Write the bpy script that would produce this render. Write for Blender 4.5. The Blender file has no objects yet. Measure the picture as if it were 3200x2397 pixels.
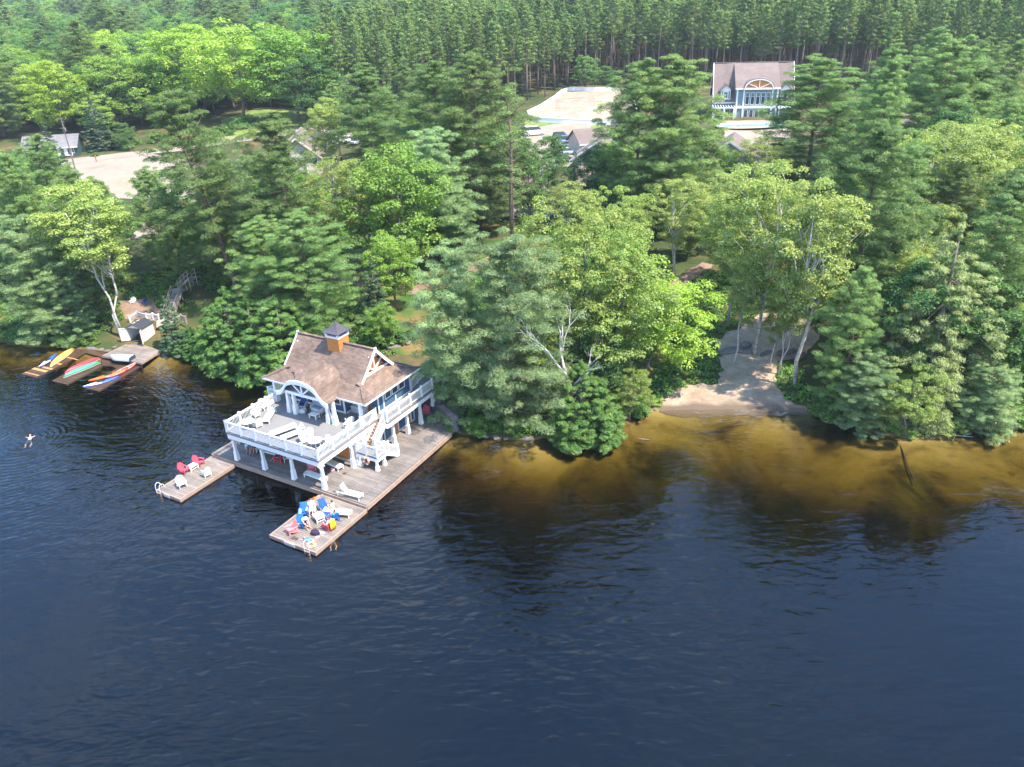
import bpy, bmesh, math, random
import numpy as np
from mathutils import Vector, Matrix, noise
from mathutils.geometry import delaunay_2d_cdt
R = math.radians
rnd = random.Random(7)
sc = bpy.context.scene

# ------------------------------------------------------------------ camera
FPX, PITCH, ROLL, CAMZ = 2433.6, R(26.987), R(-2.105), 38.0      # focal length in pixels of a 3200 x 2397 frame
cam_data = bpy.data.cameras.new('camera')
cam = bpy.data.objects.new('camera', cam_data)
sc.collection.objects.link(cam)
cam_data.sensor_width = 36.0
cam_data.sensor_fit = 'HORIZONTAL'
cam_data.lens = FPX / 3200 * 36.0
cam_data.clip_start = 0.5
cam_data.clip_end = 6000
cam.matrix_world = Matrix.Translation((0, 0, CAMZ)) @ Matrix.Rotation(math.pi / 2 - PITCH, 4, 'X') @ Matrix.Rotation(ROLL, 4, 'Z')
sc.camera = cam

# ------------------------------------------------------------------ sky and sun
SUN_EL, SUN_AZ = R(59), R(-30)          # azimuth measured from +X towards +Y
to_sun = Vector((math.cos(SUN_EL) * math.cos(SUN_AZ), math.cos(SUN_EL) * math.sin(SUN_AZ), math.sin(SUN_EL)))
world = bpy.data.worlds.new('World')
sc.world = world
world.use_nodes = True
wn, wl = world.node_tree.nodes, world.node_tree.links
wn.clear()
wo = wn.new('ShaderNodeOutputWorld')
bgn = wn.new('ShaderNodeBackground')
sky = wn.new('ShaderNodeTexSky')
sky.sky_type = 'NISHITA'
sky.sun_disc = False
sky.sun_elevation = SUN_EL
sky.sun_rotation = math.pi / 2 - SUN_AZ
sky.air_density = 1.0
sky.dust_density = 0.2
sky.ozone_density = 5.0
# soft broken cloud in the sky itself (white where the noise is high)
tc = wn.new('ShaderNodeTexCoord')
mp = wn.new('ShaderNodeMapping'); mp.inputs['Scale'].default_value = (1.0, 1.0, 2.6)
cn = wn.new('ShaderNodeTexNoise'); cn.inputs['Scale'].default_value = 2.1; cn.inputs['Detail'].default_value = 6; cn.inputs['Roughness'].default_value = 0.55
cr = wn.new('ShaderNodeValToRGB')
cr.color_ramp.elements[0].position = 0.48; cr.color_ramp.elements[0].color = (0, 0, 0, 1)
cr.color_ramp.elements[1].position = 0.62; cr.color_ramp.elements[1].color = (0.85, 0.85, 0.85, 1)
mixc = wn.new('ShaderNodeMixRGB'); mixc.inputs['Color2'].default_value = (9.0, 9.3, 9.8, 1)
wl.new(tc.outputs['Generated'], mp.inputs['Vector']); wl.new(mp.outputs['Vector'], cn.inputs['Vector'])
wl.new(cn.outputs['Fac'], cr.inputs['Fac'])
sxyz = wn.new('ShaderNodeSeparateXYZ'); wl.new(tc.outputs['Generated'], sxyz.inputs[0])
lowb = wn.new('ShaderNodeMapRange'); lowb.inputs['From Min'].default_value = .74; lowb.inputs['From Max'].default_value = .30; lowb.inputs['To Min'].default_value = .15; lowb.inputs['To Max'].default_value = 1.0
wl.new(sxyz.outputs['Z'], lowb.inputs['Value'])      # more cloud towards the horizon, clear blue overhead
cm_ = wn.new('ShaderNodeMath'); cm_.operation = 'MULTIPLY'; wl.new(cr.outputs['Color'], cm_.inputs[0]); wl.new(lowb.outputs[0], cm_.inputs[1])
wl.new(cm_.outputs[0], mixc.inputs['Fac'])
veil = wn.new('ShaderNodeMixRGB'); veil.inputs['Fac'].default_value = .55; veil.inputs['Color2'].default_value = (2.1, 4.6, 9.4, 1)   # thin bright summer veil
wl.new(sky.outputs['Color'], veil.inputs['Color1']); wl.new(veil.outputs['Color'], mixc.inputs['Color1'])
wl.new(mixc.outputs['Color'], bgn.inputs['Color'])
bgn.inputs['Strength'].default_value = 0.15
wl.new(bgn.outputs['Background'], wo.inputs['Surface'])
sun_data = bpy.data.lights.new('sun', 'SUN')
sun_data.energy = 5.0
sun_data.angle = R(0.8)
sun_data.color = (1.0, 0.92, 0.79)
sun = bpy.data.objects.new('sun', sun_data)
sc.collection.objects.link(sun)
sun.rotation_euler = to_sun.to_track_quat('Z', 'Y').to_euler()
sc.view_settings.view_transform = 'Standard'
sc.view_settings.look = 'None'
sc.view_settings.gamma = 1
sc.view_settings.use_curve_mapping = False
sc.view_settings.exposure = 1.28
sc.cycles.max_bounces = 7
sc.cycles.diffuse_bounces = 3
sc.cycles.glossy_bounces = 2
sc.cycles.transmission_bounces = 3
sc.cycles.transparent_max_bounces = 10
sc.cycles.volume_bounces = 0
sc.cycles.caustics_reflective = False
sc.cycles.caustics_refractive = False

# ------------------------------------------------------------------ projection helpers (frame pixels of 3200 x 2397)
def ray(px, py):
    a, b = px - 1600.0, py - 1198.5
    X = a * math.cos(ROLL) + b * math.sin(ROLL)
    Y = -a * math.sin(ROLL) + b * math.cos(ROLL)
    return X, FPX * math.cos(PITCH) - Y * math.sin(PITCH), -FPX * math.sin(PITCH) - Y * math.cos(PITCH)
def at(px, py, z):
    x, y, w = ray(px, py)
    t = (z - CAMZ) / w
    return Vector((x * t, y * t, z))
def proj(p):
    x, y, z = p[0], p[1], p[2] - CAMZ
    zc = y * math.cos(PITCH) - z * math.sin(PITCH)
    yc = y * math.sin(PITCH) + z * math.cos(PITCH)
    X, Y = FPX * x / zc, -FPX * yc / zc
    return 1600 + X * math.cos(ROLL) - Y * math.sin(ROLL), 1198.5 + X * math.sin(ROLL) + Y * math.cos(ROLL)
K = 3200 / 2212.0
def dat(x, y, z): return at(x * K, y * K, z)

# ------------------------------------------------------------------ terrain height
SHORE_PX = [(-300, 700), (0, 740), (60, 748), (150, 752), (215, 757), (250, 765), (345, 765), (400, 762), (440, 770), (480, 782), (560, 800), (600, 810)]
SHORE2_PX = [(975, 925), (1000, 940), (1100, 950), (1160, 950), (1230, 932), (1330, 912), (1420, 885), (1470, 882), (1580, 884), (1735, 890),
             (1790, 912), (1850, 928), (1950, 946), (2040, 946), (2120, 932), (2212, 926), (2500, 915)]
shore = [(-1500, 150), (-420, 120), (-160, 98)] + [tuple(dat(x, y, 0)[:2]) for x, y in SHORE_PX]
shore += [(-21.5, 75.5), (-17.0, 72.5), (-12.0, 70.0)]
shore += [tuple(dat(x, y, 0)[:2]) for x, y in SHORE2_PX] + [(120, 58), (400, 40), (1500, -100)]
SH = np.array(shore, float)
def shore_sd(x, y):
    """signed distance to the shoreline, positive inland"""
    x = np.asarray(x, float); y = np.asarray(y, float)
    best = np.full(x.shape, 1e18); sg = np.ones(x.shape)
    for i in range(len(SH) - 1):
        ax, ay = SH[i]; bx, by = SH[i + 1]
        dx, dy = bx - ax, by - ay
        t = np.clip(((x - ax) * dx + (y - ay) * dy) / (dx * dx + dy * dy), 0, 1)
        ex, ey = x - (ax + t * dx), y - (ay + t * dy)
        d2 = ex * ex + ey * ey
        m = d2 < best
        best = np.where(m, d2, best)
    ys = np.interp(x, SH[:, 0], SH[:, 1])
    return np.sqrt(best) * np.where(y > ys, 1, -1)
BEACH = dat(1610, 800, 1)
def vnoise(x, y, s, seed=0.0):
    f = np.vectorize(lambda a, b: noise.noise((a / s + seed, b / s - seed, seed * 1.7)))
    return f(x, y)
def smooth(a, b, x):
    t = np.clip((x - a) / (b - a), 0, 1)
    return t * t * (3 - 2 * t)
def H(x, y):
    x = np.atleast_1d(np.asarray(x, float)); y = np.atleast_1d(np.asarray(y, float))
    d = shore_sd(x, y)
    n1 = np.sin(x * .11 + 1.3) * np.cos(y * .09 + .4) + .5 * np.sin(x * .27 + y * .21)
    up = np.interp(d, [0, 1.2, 4, 12, 40, 75, 130, 200, 300, 500, 900, 2500], [0, .45, 1.2, 2.9, 4.3, 5.0, 7.6, 9.5, 12, 17, 24, 30])
    up = up + n1 * .3 * smooth(3, 20, d)
    bd = np.exp(-(((x - BEACH.x - (y - BEACH.y) * .05) / 9.5) ** 2) ** 2 - ((y - BEACH.y) / 17) ** 4)
    flat = np.clip(d * .075, 0, 2.3) + .02
    up = up * (1 - bd) + np.minimum(up, flat) * bd
    sp = np.exp(-(((x + 44.3) ** 2 + (y - 90.0) ** 2) / 42.0) ** 2)     # levelled spot round the shed
    up = up * (1 - sp) + np.minimum(up, .72 + .1 * np.maximum(0, y - 88)) * sp
    # low ledge below the left boat dock and the ground behind the boathouse
    shelf = np.interp(x, [-60, -40, -25, -5, 4, 12, 22, 32, 45, 70], [2, 3, 2.6, 2, 4.5, 6, 10.5, 9.5, 8, 7])
    dn = -np.where(-d < shelf, .05 + .17 * (-d) ** .9, .05 + .17 * shelf ** .9 + (-d - shelf) * .5)
    dn = np.maximum(dn, -9) + .06 * np.sin(x * 1.1 + y * .7) * smooth(1, 4, -d)
    return np.where(d > 0, up, dn)
def h1(x, y): return float(H(x, y)[0])
def ground(px, py, off=0.0):
    """where the line of sight through a pixel meets the ground"""
    dx, dy, dz = ray(px, py)
    L = math.hypot(dx, dy)
    s = np.arange(38.0, 900.0, .75)
    z = CAMZ + s * dz / L
    hh = np.maximum(H(s * dx / L, s * dy / L), 0)
    k = int(np.argmax(z <= hh))
    if k == 0: k = len(s) - 1
    a = s[k - 1] + .75 * (z[k - 1] - hh[k - 1]) / max(1e-6, (z[k - 1] - hh[k - 1]) - (z[k] - hh[k]))
    x, y = a * dx / L, a * dy / L
    return Vector((x, y, max(0, h1(x, y)) + off))
def dground(x, y, off=0.0): return ground(x * K, y * K, off)

# ------------------------------------------------------------------ object helpers
COL = sc.collection
def empty(name, label=None, cat=None, loc=(0, 0, 0), rz=0.0, group=None, kind=None, rot=None, scale=None, parent=None):
    o = bpy.data.objects.new(name, None)
    o.empty_display_size = .3
    COL.objects.link(o)
    o.location = loc
    o.rotation_euler = rot if rot else (0, 0, rz)
    if scale: o.scale = scale
    if label: o['label'] = label
    if cat: o['category'] = cat
    if group: o['group'] = group
    if kind: o['kind'] = kind
    if parent: o.parent = parent
    return o
def tag(o, label=None, cat=None, group=None, kind=None):
    if label: o['label'] = label
    if cat: o['category'] = cat
    if group: o['group'] = group
    if kind: o['kind'] = kind
    return o
def link_mesh(name, me, m, parent=None, loc=None, rz=0):
    o = bpy.data.objects.new(name, me)
    COL.objects.link(o)
    if m is not None and len(me.materials) == 0: me.materials.append(m)
    if parent: o.parent = parent
    if loc is not None: o.location = loc
    if rz: o.rotation_euler = (0, 0, rz)
    return o
KIDS = {}
def kids(o):
    return [c for c in o.children]
def copy_tree(o, parent=None):
    c = o.copy(); COL.objects.link(c); c.parent = parent
    for ch in list(o.children): copy_tree(ch, c)
    return c
def dup(o, loc, rz=0, label=None, group=None, scale=None, rot=None):
    c = copy_tree(o)
    c.location = loc
    c.rotation_euler = rot if rot else (0, 0, rz)
    if label: c['label'] = label
    if group: c['group'] = group
    if scale: c.scale = scale
    return c

class MB:
    """collects boxes, beams and tubes into one mesh"""
    def __init__(s): s.v = []; s.f = []
    def add(s, vs, fs):
        n = len(s.v); s.v += [tuple(a) for a in vs]; s.f += [tuple(i + n for i in f) for f in fs]; return s
    def box(s, x0, x1, y0, y1, z0, z1):
        return s.add([(x0, y0, z0), (x1, y0, z0), (x1, y1, z0), (x0, y1, z0), (x0, y0, z1), (x1, y0, z1), (x1, y1, z1), (x0, y1, z1)],
                     [(0, 3, 2, 1), (4, 5, 6, 7), (0, 1, 5, 4), (1, 2, 6, 5), (2, 3, 7, 6), (3, 0, 4, 7)])
    def cbox(s, c, d, rz=0, ry=0, rx=0):
        M = Matrix.Translation(c) @ Matrix.Rotation(rz, 4, 'Z') @ Matrix.Rotation(ry, 4, 'Y') @ Matrix.Rotation(rx, 4, 'X')
        x, y, z = d[0] / 2, d[1] / 2, d[2] / 2
        vs = [M @ Vector(p) for p in [(-x, -y, -z), (x, -y, -z), (x, y, -z), (-x, y, -z), (-x, -y, z), (x, -y, z), (x, y, z), (-x, y, z)]]
        return s.add(vs, [(0, 3, 2, 1), (4, 5, 6, 7), (0, 1, 5, 4), (1, 2, 6, 5), (2, 3, 7, 6), (3, 0, 4, 7)])
    def beam(s, a, b, w, h, up=(0, 0, 1)):
        a, b = Vector(a), Vector(b); d = (b - a).normalized(); up = Vector(up)
        if abs(d.dot(up)) > .99: up = Vector((1, 0, 0))
        x = d.cross(up).normalized() * w / 2; y = x.cross(d).normalized() * h / 2
        vs = [a - x - y, a + x - y, a + x + y, a - x + y, b - x - y, b + x - y, b + x + y, b - x + y]
        return s.add(vs, [(0, 1, 2, 3), (7, 6, 5, 4), (0, 4, 5, 1), (1, 5, 6, 2), (2, 6, 7, 3), (3, 7, 4, 0)])
    def tube(s, pts, rad, n=6, cap=True):
        pts = [Vector(p) for p in pts]
        if not isinstance(rad, (list, tuple)): rad = [rad] * len(pts)
        base = len(s.v); prev = None
        for i, p in enumerate(pts):
            d = (pts[min(i + 1, len(pts) - 1)] - pts[max(i - 1, 0)])
            d = d.normalized() if d.length > 1e-9 else Vector((0, 0, 1))
            if prev is None:
                x = d.orthogonal().normalized()
            else:
                x = (prev - d * prev.dot(d))
                x = x.normalized() if x.length > 1e-6 else d.orthogonal().normalized()
            prev = x; y = d.cross(x)
            for k in range(n):
                a = 2 * math.pi * k / n
                s.v.append(tuple(p + (x * math.cos(a) + y * math.sin(a)) * rad[i]))
        for i in range(len(pts) - 1):
            for k in range(n):
                a, b = base + i * n + k, base + i * n + (k + 1) % n
                s.f.append((a, b, b + n, a + n))
        if cap:
            s.f.append(tuple(base + k for k in range(n))[::-1])
            s.f.append(tuple(base + (len(pts) - 1) * n + k for k in range(n)))
        return s
    def ring(s, c, r, r2, axis='Z', n=20, m=8):
        base = len(s.v)
        for i in range(n):
            a = 2 * math.pi * i / n
            for j in range(m):
                b = 2 * math.pi * j / m
                q = ((r + r2 * math.cos(b)) * math.cos(a), (r + r2 * math.cos(b)) * math.sin(a), r2 * math.sin(b))
                if axis == 'Y': q = (q[0], q[2], q[1])
                if axis == 'X': q = (q[2], q[0], q[1])
                s.v.append((c[0] + q[0], c[1] + q[1], c[2] + q[2]))
        for i in range(n):
            for j in range(m):
                s.f.append((base + i * m + j, base + ((i + 1) % n) * m + j, base + ((i + 1) % n) * m + (j + 1) % m, base + i * m + (j + 1) % m))
        return s
    def lathe(s, prof, c=(0, 0, 0), n=16):
        base = len(s.v)
        for r, z in prof:
            for k in range(n):
                a = 2 * math.pi * k / n
                s.v.append((c[0] + r * math.cos(a), c[1] + r * math.sin(a), c[2] + z))
        for i in range(len(prof) - 1):
            for k in range(n):
                a, b = base + i * n + k, base + i * n + (k + 1) % n
                s.f.append((a, b, b + n, a + n))
        s.f.append(tuple(base + k for k in range(n))[::-1]); s.f.append(tuple(base + (len(prof) - 1) * n + k for k in range(n)))
        return s
    def prism(s, poly, z0, z1):
        n = len(poly)
        return s.add([(p[0], p[1], z0) for p in poly] + [(p[0], p[1], z1) for p in poly],
                     [tuple(range(n))[::-1], tuple(range(n, 2 * n))] + [(i, (i + 1) % n, (i + 1) % n + n, i + n) for i in range(n)])
    def sheet(s, rows, close=False):
        """rows of points -> quads"""
        base = len(s.v); n = len(rows[0])
        for r in rows: s.v += [tuple(p) for p in r]
        for i in range(len(rows) - 1):
            for j in range(n - 1):
                a = base + i * n + j
                s.f.append((a, a + 1, a + 1 + n, a + n))
        return s
    def build(s, name, m, parent=None, smooth=False, solid=0, bevel=0, fix=True):
        me = bpy.data.meshes.new(name)
        me.from_pydata(s.v, [], s.f)
        if fix or solid or bevel:
            bm = bmesh.new(); bm.from_mesh(me)
            if solid: 
                bmesh.ops.remove_doubles(bm, verts=bm.verts, dist=1e-5)
                bmesh.ops.recalc_face_normals(bm, faces=bm.faces)
                bmesh.ops.solidify(bm, geom=bm.faces[:], thickness=solid)
            if bevel:
                bmesh.ops.bevel(bm, geom=bm.edges[:], offset=bevel, segments=1, affect='EDGES')
            bmesh.ops.recalc_face_normals(bm, faces=bm.faces)
            bm.to_mesh(me); bm.free()
        if smooth: me.polygons.foreach_set('use_smooth', [True] * len(me.polygons))
        return link_mesh(name, me, m, parent)

# ------------------------------------------------------------------ materials
MATS = {}
def nodes(name):
    m = bpy.data.materials.new(name); m.use_nodes = True
    nt = m.node_tree; nt.nodes.clear()
    out = nt.nodes.new('ShaderNodeOutputMaterial')
    MATS[name] = m
    return m, nt, nt.nodes, nt.links, out
def mixrgb(N, L, fac, a, b, mode='MIX'):
    x = N.new('ShaderNodeMixRGB'); x.blend_type = mode
    if isinstance(fac, (int, float)): x.inputs[0].default_value = fac
    else: L.new(fac, x.inputs[0])
    for i, c in ((1, a), (2, b)):
        if isinstance(c, (tuple, list)): x.inputs[i].default_value = (*c[:3], 1)
        else: L.new(c, x.inputs[i])
    return x.outputs[0]
def ntex(N, L, vec, scale, detail=4, rough=.55, dist=0):
    t = N.new('ShaderNodeTexNoise'); t.inputs['Scale'].default_value = scale; t.inputs['Detail'].default_value = detail
    t.inputs['Roughness'].default_value = rough; t.inputs['Distortion'].default_value = dist
    if vec is not None: L.new(vec, t.inputs['Vector'])
    return t.outputs['Fac']
def ramp(N, L, f, stops):
    r = N.new('ShaderNodeValToRGB'); L.new(f, r.inputs[0]); e = r.color_ramp.elements
    while len(e) < len(stops): e.new(.5)
    for i, (p, c) in enumerate(stops):
        e[i].position = p
        e[i].color = (*c, 1) if isinstance(c, (tuple, list)) else (c, c, c, 1)
    return r.outputs[0]
def coord(N, L, kind='Object', scale=None):
    t = N.new('ShaderNodeTexCoord')
    if not scale: return t.outputs[kind]
    mp = N.new('ShaderNodeMapping'); mp.inputs['Scale'].default_value = scale; L.new(t.outputs[kind], mp.inputs['Vector'])
    return mp.outputs[0]
def plain(name, col, rough=.6, var=.15, scale=3.0, bump=0.0, spec=.4, metal=0, fine=40):
    """painted or raw surface with slight mottling and wear"""
    if name in MATS: return MATS[name]
    m, nt, N, L, out = nodes(name)
    p = N.new('ShaderNodeBsdfPrincipled')
    v = coord(N, L)
    n1 = ntex(N, L, v, scale, 5, .6); n2 = ntex(N, L, v, fine, 2, .5)
    dark = tuple(c * (1 - var) for c in col); lite = tuple(min(1, c * (1 + var * .6)) for c in col)
    c = ramp(N, L, n1, [(.3, dark), (.72, lite)])
    c = mixrgb(N, L, .25 if var > 0 else 0, c, mixrgb(N, L, n2, dark, lite))
    L.new(c, p.inputs['Base Color'])
    p.inputs['Roughness'].default_value = rough; p.inputs['Specular IOR Level'].default_value = spec; p.inputs['Metallic'].default_value = metal
    if bump:
        b = N.new('ShaderNodeBump'); b.inputs['Strength'].default_value = bump; b.inputs['Distance'].default_value = .02
        L.new(n2, b.inputs['Height']); L.new(b.outputs[0], p.inputs['Normal'])
    L.new(p.outputs[0], out.inputs[0])
    return m
def rows(name, cols, axis_u, row_axis, length, height, gap=.03, gapcol=.3, rough=.8, stain=0.3, bump=.3, stainscale=.35):
    """planks / shingles / siding: brick texture on chosen object axes"""
    if name in MATS: return MATS[name]
    m, nt, N, L, out = nodes(name)
    p = N.new('ShaderNodeBsdfPrincipled')
    t = N.new('ShaderNodeTexCoord')
    du = N.new('ShaderNodeVectorMath'); du.operation = 'DOT_PRODUCT'; du.inputs[1].default_value = axis_u; L.new(t.outputs['Object'], du.inputs[0])
    dv = N.new('ShaderNodeVectorMath'); dv.operation = 'DOT_PRODUCT'; dv.inputs[1].default_value = row_axis; L.new(t.outputs['Object'], dv.inputs[0])
    cb = N.new('ShaderNodeCombineXYZ'); L.new(du.outputs['Value'], cb.inputs[0]); L.new(dv.outputs['Value'], cb.inputs[1])
    b = N.new('ShaderNodeTexBrick'); L.new(cb.outputs[0], b.inputs['Vector'])
    b.inputs['Scale'].default_value = 1; b.inputs['Brick Width'].default_value = length; b.inputs['Row Height'].default_value = height
    b.inputs['Mortar Size'].default_value = gap * height * .5; b.inputs['Mortar Smooth'].default_value = .3; b.inputs['Bias'].default_value = 0
    b.inputs['Color1'].default_value = (*cols[0], 1); b.inputs['Color2'].default_value = (*cols[1], 1)
    b.inputs['Mortar'].default_value = (*[c * gapcol for c in cols[0]], 1)
    n1 = ntex(N, L, t.outputs['Object'], stainscale, 6, .65, .4)
    n2 = ntex(N, L, t.outputs['Object'], 9, 3, .6)
    s = ramp(N, L, n1, [(.35, 1 - stain), (.65, 1.0)])
    c = mixrgb(N, L, 1, b.outputs['Color'], s, 'MULTIPLY')
    c = mixrgb(N, L, .5, c, ramp(N, L, n2, [(.3, .65), (.7, 1.0)]), 'MULTIPLY')
    L.new(c, p.inputs['Base Color']); p.inputs['Roughness'].default_value = rough; p.inputs['Specular IOR Level'].default_value = .25
    bu = N.new('ShaderNodeBump'); bu.inputs['Strength'].default_value = bump; bu.inputs['Distance'].default_value = .01; bu.invert = True
    L.new(b.outputs['Fac'], bu.inputs['Height']); L.new(bu.outputs[0], p.inputs['Normal'])
    L.new(p.outputs[0], out.inputs[0])
    return m
def foliage(name, c1, c2, c3=None, trans=.35, objvar=.35, gloss=.25, scale=.8):
    c1, c2, c3 = [tuple(min(.6, a * b) for a, b in zip(c, (1.38, 1.30, 1.25))) for c in (c1, c2, c3)]
    """leaf material: two or three leaf colours mixed in clumps, a shift per tree, light passing through"""
    m, nt, N, L, out = nodes(name)
    oi = N.new('ShaderNodeObjectInfo')
    geo = N.new('ShaderNodeNewGeometry')
    v = coord(N, L)
    n = ntex(N, L, v, scale, 3, .6)
    c = mixrgb(N, L, ramp(N, L, n, [(.36, 0.0), (.64, 1.0)]), c1, c2)
    if c3:
        n3 = ntex(N, L, v, scale * 2.3, 2, .5)
        c = mixrgb(N, L, ramp(N, L, n3, [(.55, 0.0), (.75, .7)]), c, c3)
    hs = N.new('ShaderNodeHueSaturation')
    L.new(c, hs.inputs['Color'])
    def mr(a, b):
        q = N.new('ShaderNodeMapRange'); q.inputs['To Min'].default_value = a; q.inputs['To Max'].default_value = b; return q
    q1 = mr(1 - objvar, 1 + objvar); L.new(oi.outputs['Random'], q1.inputs['Value']); L.new(q1.outputs[0], hs.inputs['Value'])
    mm = N.new('ShaderNodeMath'); mm.operation = 'FRACT'; mul = N.new('ShaderNodeMath'); mul.operation = 'MULTIPLY'; mul.inputs[1].default_value = 7.31
    L.new(oi.outputs['Random'], mul.inputs[0]); L.new(mul.outputs[0], mm.inputs[0])
    q2 = mr(.5 - objvar * .05, .5 + objvar * .035); L.new(mm.outputs[0], q2.inputs['Value']); L.new(q2.outputs[0], hs.inputs['Hue'])
    # every leaf a little different
    q3 = mr(.8, 1.2); L.new(geo.outputs['Random Per Island'], q3.inputs['Value'])
    hs2 = N.new('ShaderNodeHueSaturation'); L.new(hs.outputs[0], hs2.inputs['Color']); L.new(q3.outputs[0], hs2.inputs['Value'])
    d = N.new('ShaderNodeBsdfDiffuse'); L.new(hs2.outputs[0], d.inputs['Color'])
    tr = N.new('ShaderNodeBsdfTranslucent')
    tcol = mixrgb(N, L, 1, hs2.outputs[0], (1.25, 1.3, .55), 'MULTIPLY'); L.new(tcol, tr.inputs['Color'])
    mx = N.new('ShaderNodeMixShader'); mx.inputs[0].default_value = trans; L.new(d.outputs[0], mx.inputs[1]); L.new(tr.outputs[0], mx.inputs[2])
    g = N.new('ShaderNodeBsdfGlossy'); g.inputs['Roughness'].default_value = .5; g.inputs['Color'].default_value = (.9, .95, .9, 1)
    mg = N.new('ShaderNodeMixShader'); mg.inputs[0].default_value = .02 * gloss / .25; L.new(mx.outputs[0], mg.inputs[1]); L.new(g.outputs[0], mg.inputs[2])
    L.new(mg.outputs[0], out.inputs[0])
    return m
# ------------------------------------------------------------------ ground and lakebed
def inpoly(x, y, poly):
    x = np.asarray(x, float); y = np.asarray(y, float); c = np.zeros(x.shape, bool)
    n = len(poly)
    for i in range(n):
        ax, ay = poly[i][0], poly[i][1]; bx, by = poly[(i + 1) % n][0], poly[(i + 1) % n][1]
        if ay == by: continue
        m = ((ay > y) != (by > y)) & (x < (bx - ax) * (y - ay) / (by - ay) + ax)
        c ^= m
    return c
def gmat(name, stops, scale=.25, stops2=None, scale2=3.0, bump=.5, rough=.95, detail=8):
    m, nt, N, L, out = nodes(name)
    p = N.new('ShaderNodeBsdfPrincipled'); v = coord(N, L)
    n1 = ntex(N, L, v, scale, detail, .62, .3); n2 = ntex(N, L, v, scale2, 6, .65)
    c = ramp(N, L, n1, stops)
    if stops2: c = mixrgb(N, L, ramp(N, L, n2, [(.45, 0), (.62, .75)]), c, ramp(N, L, n1, stops2))
    fine = ntex(N, L, v, scale2 * 6, 3, .6)
    c = mixrgb(N, L, .6, c, ramp(N, L, fine, [(.3, .55), (.7, 1.15)]), 'MULTIPLY')
    L.new(c, p.inputs['Base Color']); p.inputs['Roughness'].default_value = rough; p.inputs['Specular IOR Level'].default_value = .15
    b = N.new('ShaderNodeBump'); b.inputs['Strength'].default_value = bump; b.inputs['Distance'].default_value = .12
    L.new(n2, b.inputs['Height']); L.new(b.outputs[0], p.inputs['Normal'])
    L.new(p.outputs[0], out.inputs[0])
    return m
M_ground = gmat('forest_floor', [(.30, (.030, .048, .014)), (.46, (.055, .075, .022)), (.56, (.10, .085, .035)), (.70, (.20, .105, .05))], .16,
                [(.3, (.035, .05, .02)), (.7, (.09, .09, .03))], 1.4)
M_sand = gmat('beach_sand', [(.3, (.26, .185, .13)), (.55, (.36, .275, .20)), (.75, (.42, .335, .255))], .35, [(.3, (.30, .21, .15)), (.7, (.48, .38, .29))], .9, .35)
M_path = gmat('packed_earth', [(.3, (.17, .11, .075)), (.6, (.25, .18, .135)), (.8, (.30, .235, .185))], .5, [(.3, (.2, .1, .06)), (.7, (.35, .22, .16))], 2.5, .3)
M_gravel = gmat('pale_gravel', [(.3, (.22, .175, .125)), (.52, (.31, .25, .195)), (.72, (.22, .19, .10))], .09, [(.3, (.24, .19, .14)), (.7, (.34, .28, .225))], 1.2, .3)
M_meadow = gmat('meadow_grass', [(.3, (.11, .17, .035)), (.5, (.18, .23, .055)), (.7, (.30, .28, .11))], .12, [(.3, (.09, .14, .035)), (.7, (.18, .20, .07))], .8, .6)
M_lawn = gmat('lawn_grass', [(.34, (.035, .085, .018)), (.47, (.06, .12, .025)), (.56, (.16, .13, .045)), (.66, (.30, .14, .06))], .22, [(.3, (.05, .10, .02)), (.7, (.10, .13, .03))], 1.8, .4)
M_rocky = gmat('stony_bank', [(.3, (.05, .05, .035)), (.6, (.13, .11, .085)), (.8, (.2, .16, .12))], .9, None, 3, .7)

def axis(parts):
    out = [parts[0][0]]
    for a, b, st in parts:
        n = max(1, int(round((b - a) / st)))
        out += [a + (b - a) * i / n for i in range(1, n + 1)]
    return out
gx = axis([(-1500, -500, 100), (-500, -160, 20), (-160, -80, 4), (-80, 62, 1.0), (62, 160, 4), (160, 500, 20), (500, 1500, 100)])
gy = axis([(-500, -100, 60), (-100, 20, 12), (20, 56, 3), (56, 112, 1.0), (112, 150, 2), (150, 300, 5), (300, 500, 15), (500, 2600, 90)])
GX, GY = np.meshgrid(gx, gy)
GZ = H(GX.ravel(), GY.ravel()).reshape(GX.shape)
far = smooth(350, 700, GY)
GZ = GZ + far * 5 * np.sin(GX * .009 + 1) * np.cos(GY * .006)
nx, ny = len(gx), len(gy)
allv = np.stack([GX.ravel(), GY.ravel(), GZ.ravel()], 1)
def grid_mesh(name, keep, m):
    idx = []
    for j in range(ny - 1):
        for i in range(nx - 1):
            a = j * nx + i
            if keep(GZ[j, i], GZ[j, i + 1], GZ[j + 1, i], GZ[j + 1, i + 1]): idx.append((a, a + 1, a + 1 + nx, a + nx))
    used = sorted({i for f in idx for i in f}); mp_ = {u: k for k, u in enumerate(used)}
    me = bpy.data.meshes.new(name)
    me.from_pydata([tuple(allv[u]) for u in used], [], [tuple(mp_[i] for i in f) for f in idx])
    me.polygons.foreach_set('use_smooth', [True] * len(me.polygons))
    return tag(link_mesh(name, me, m), kind='structure')
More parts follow.
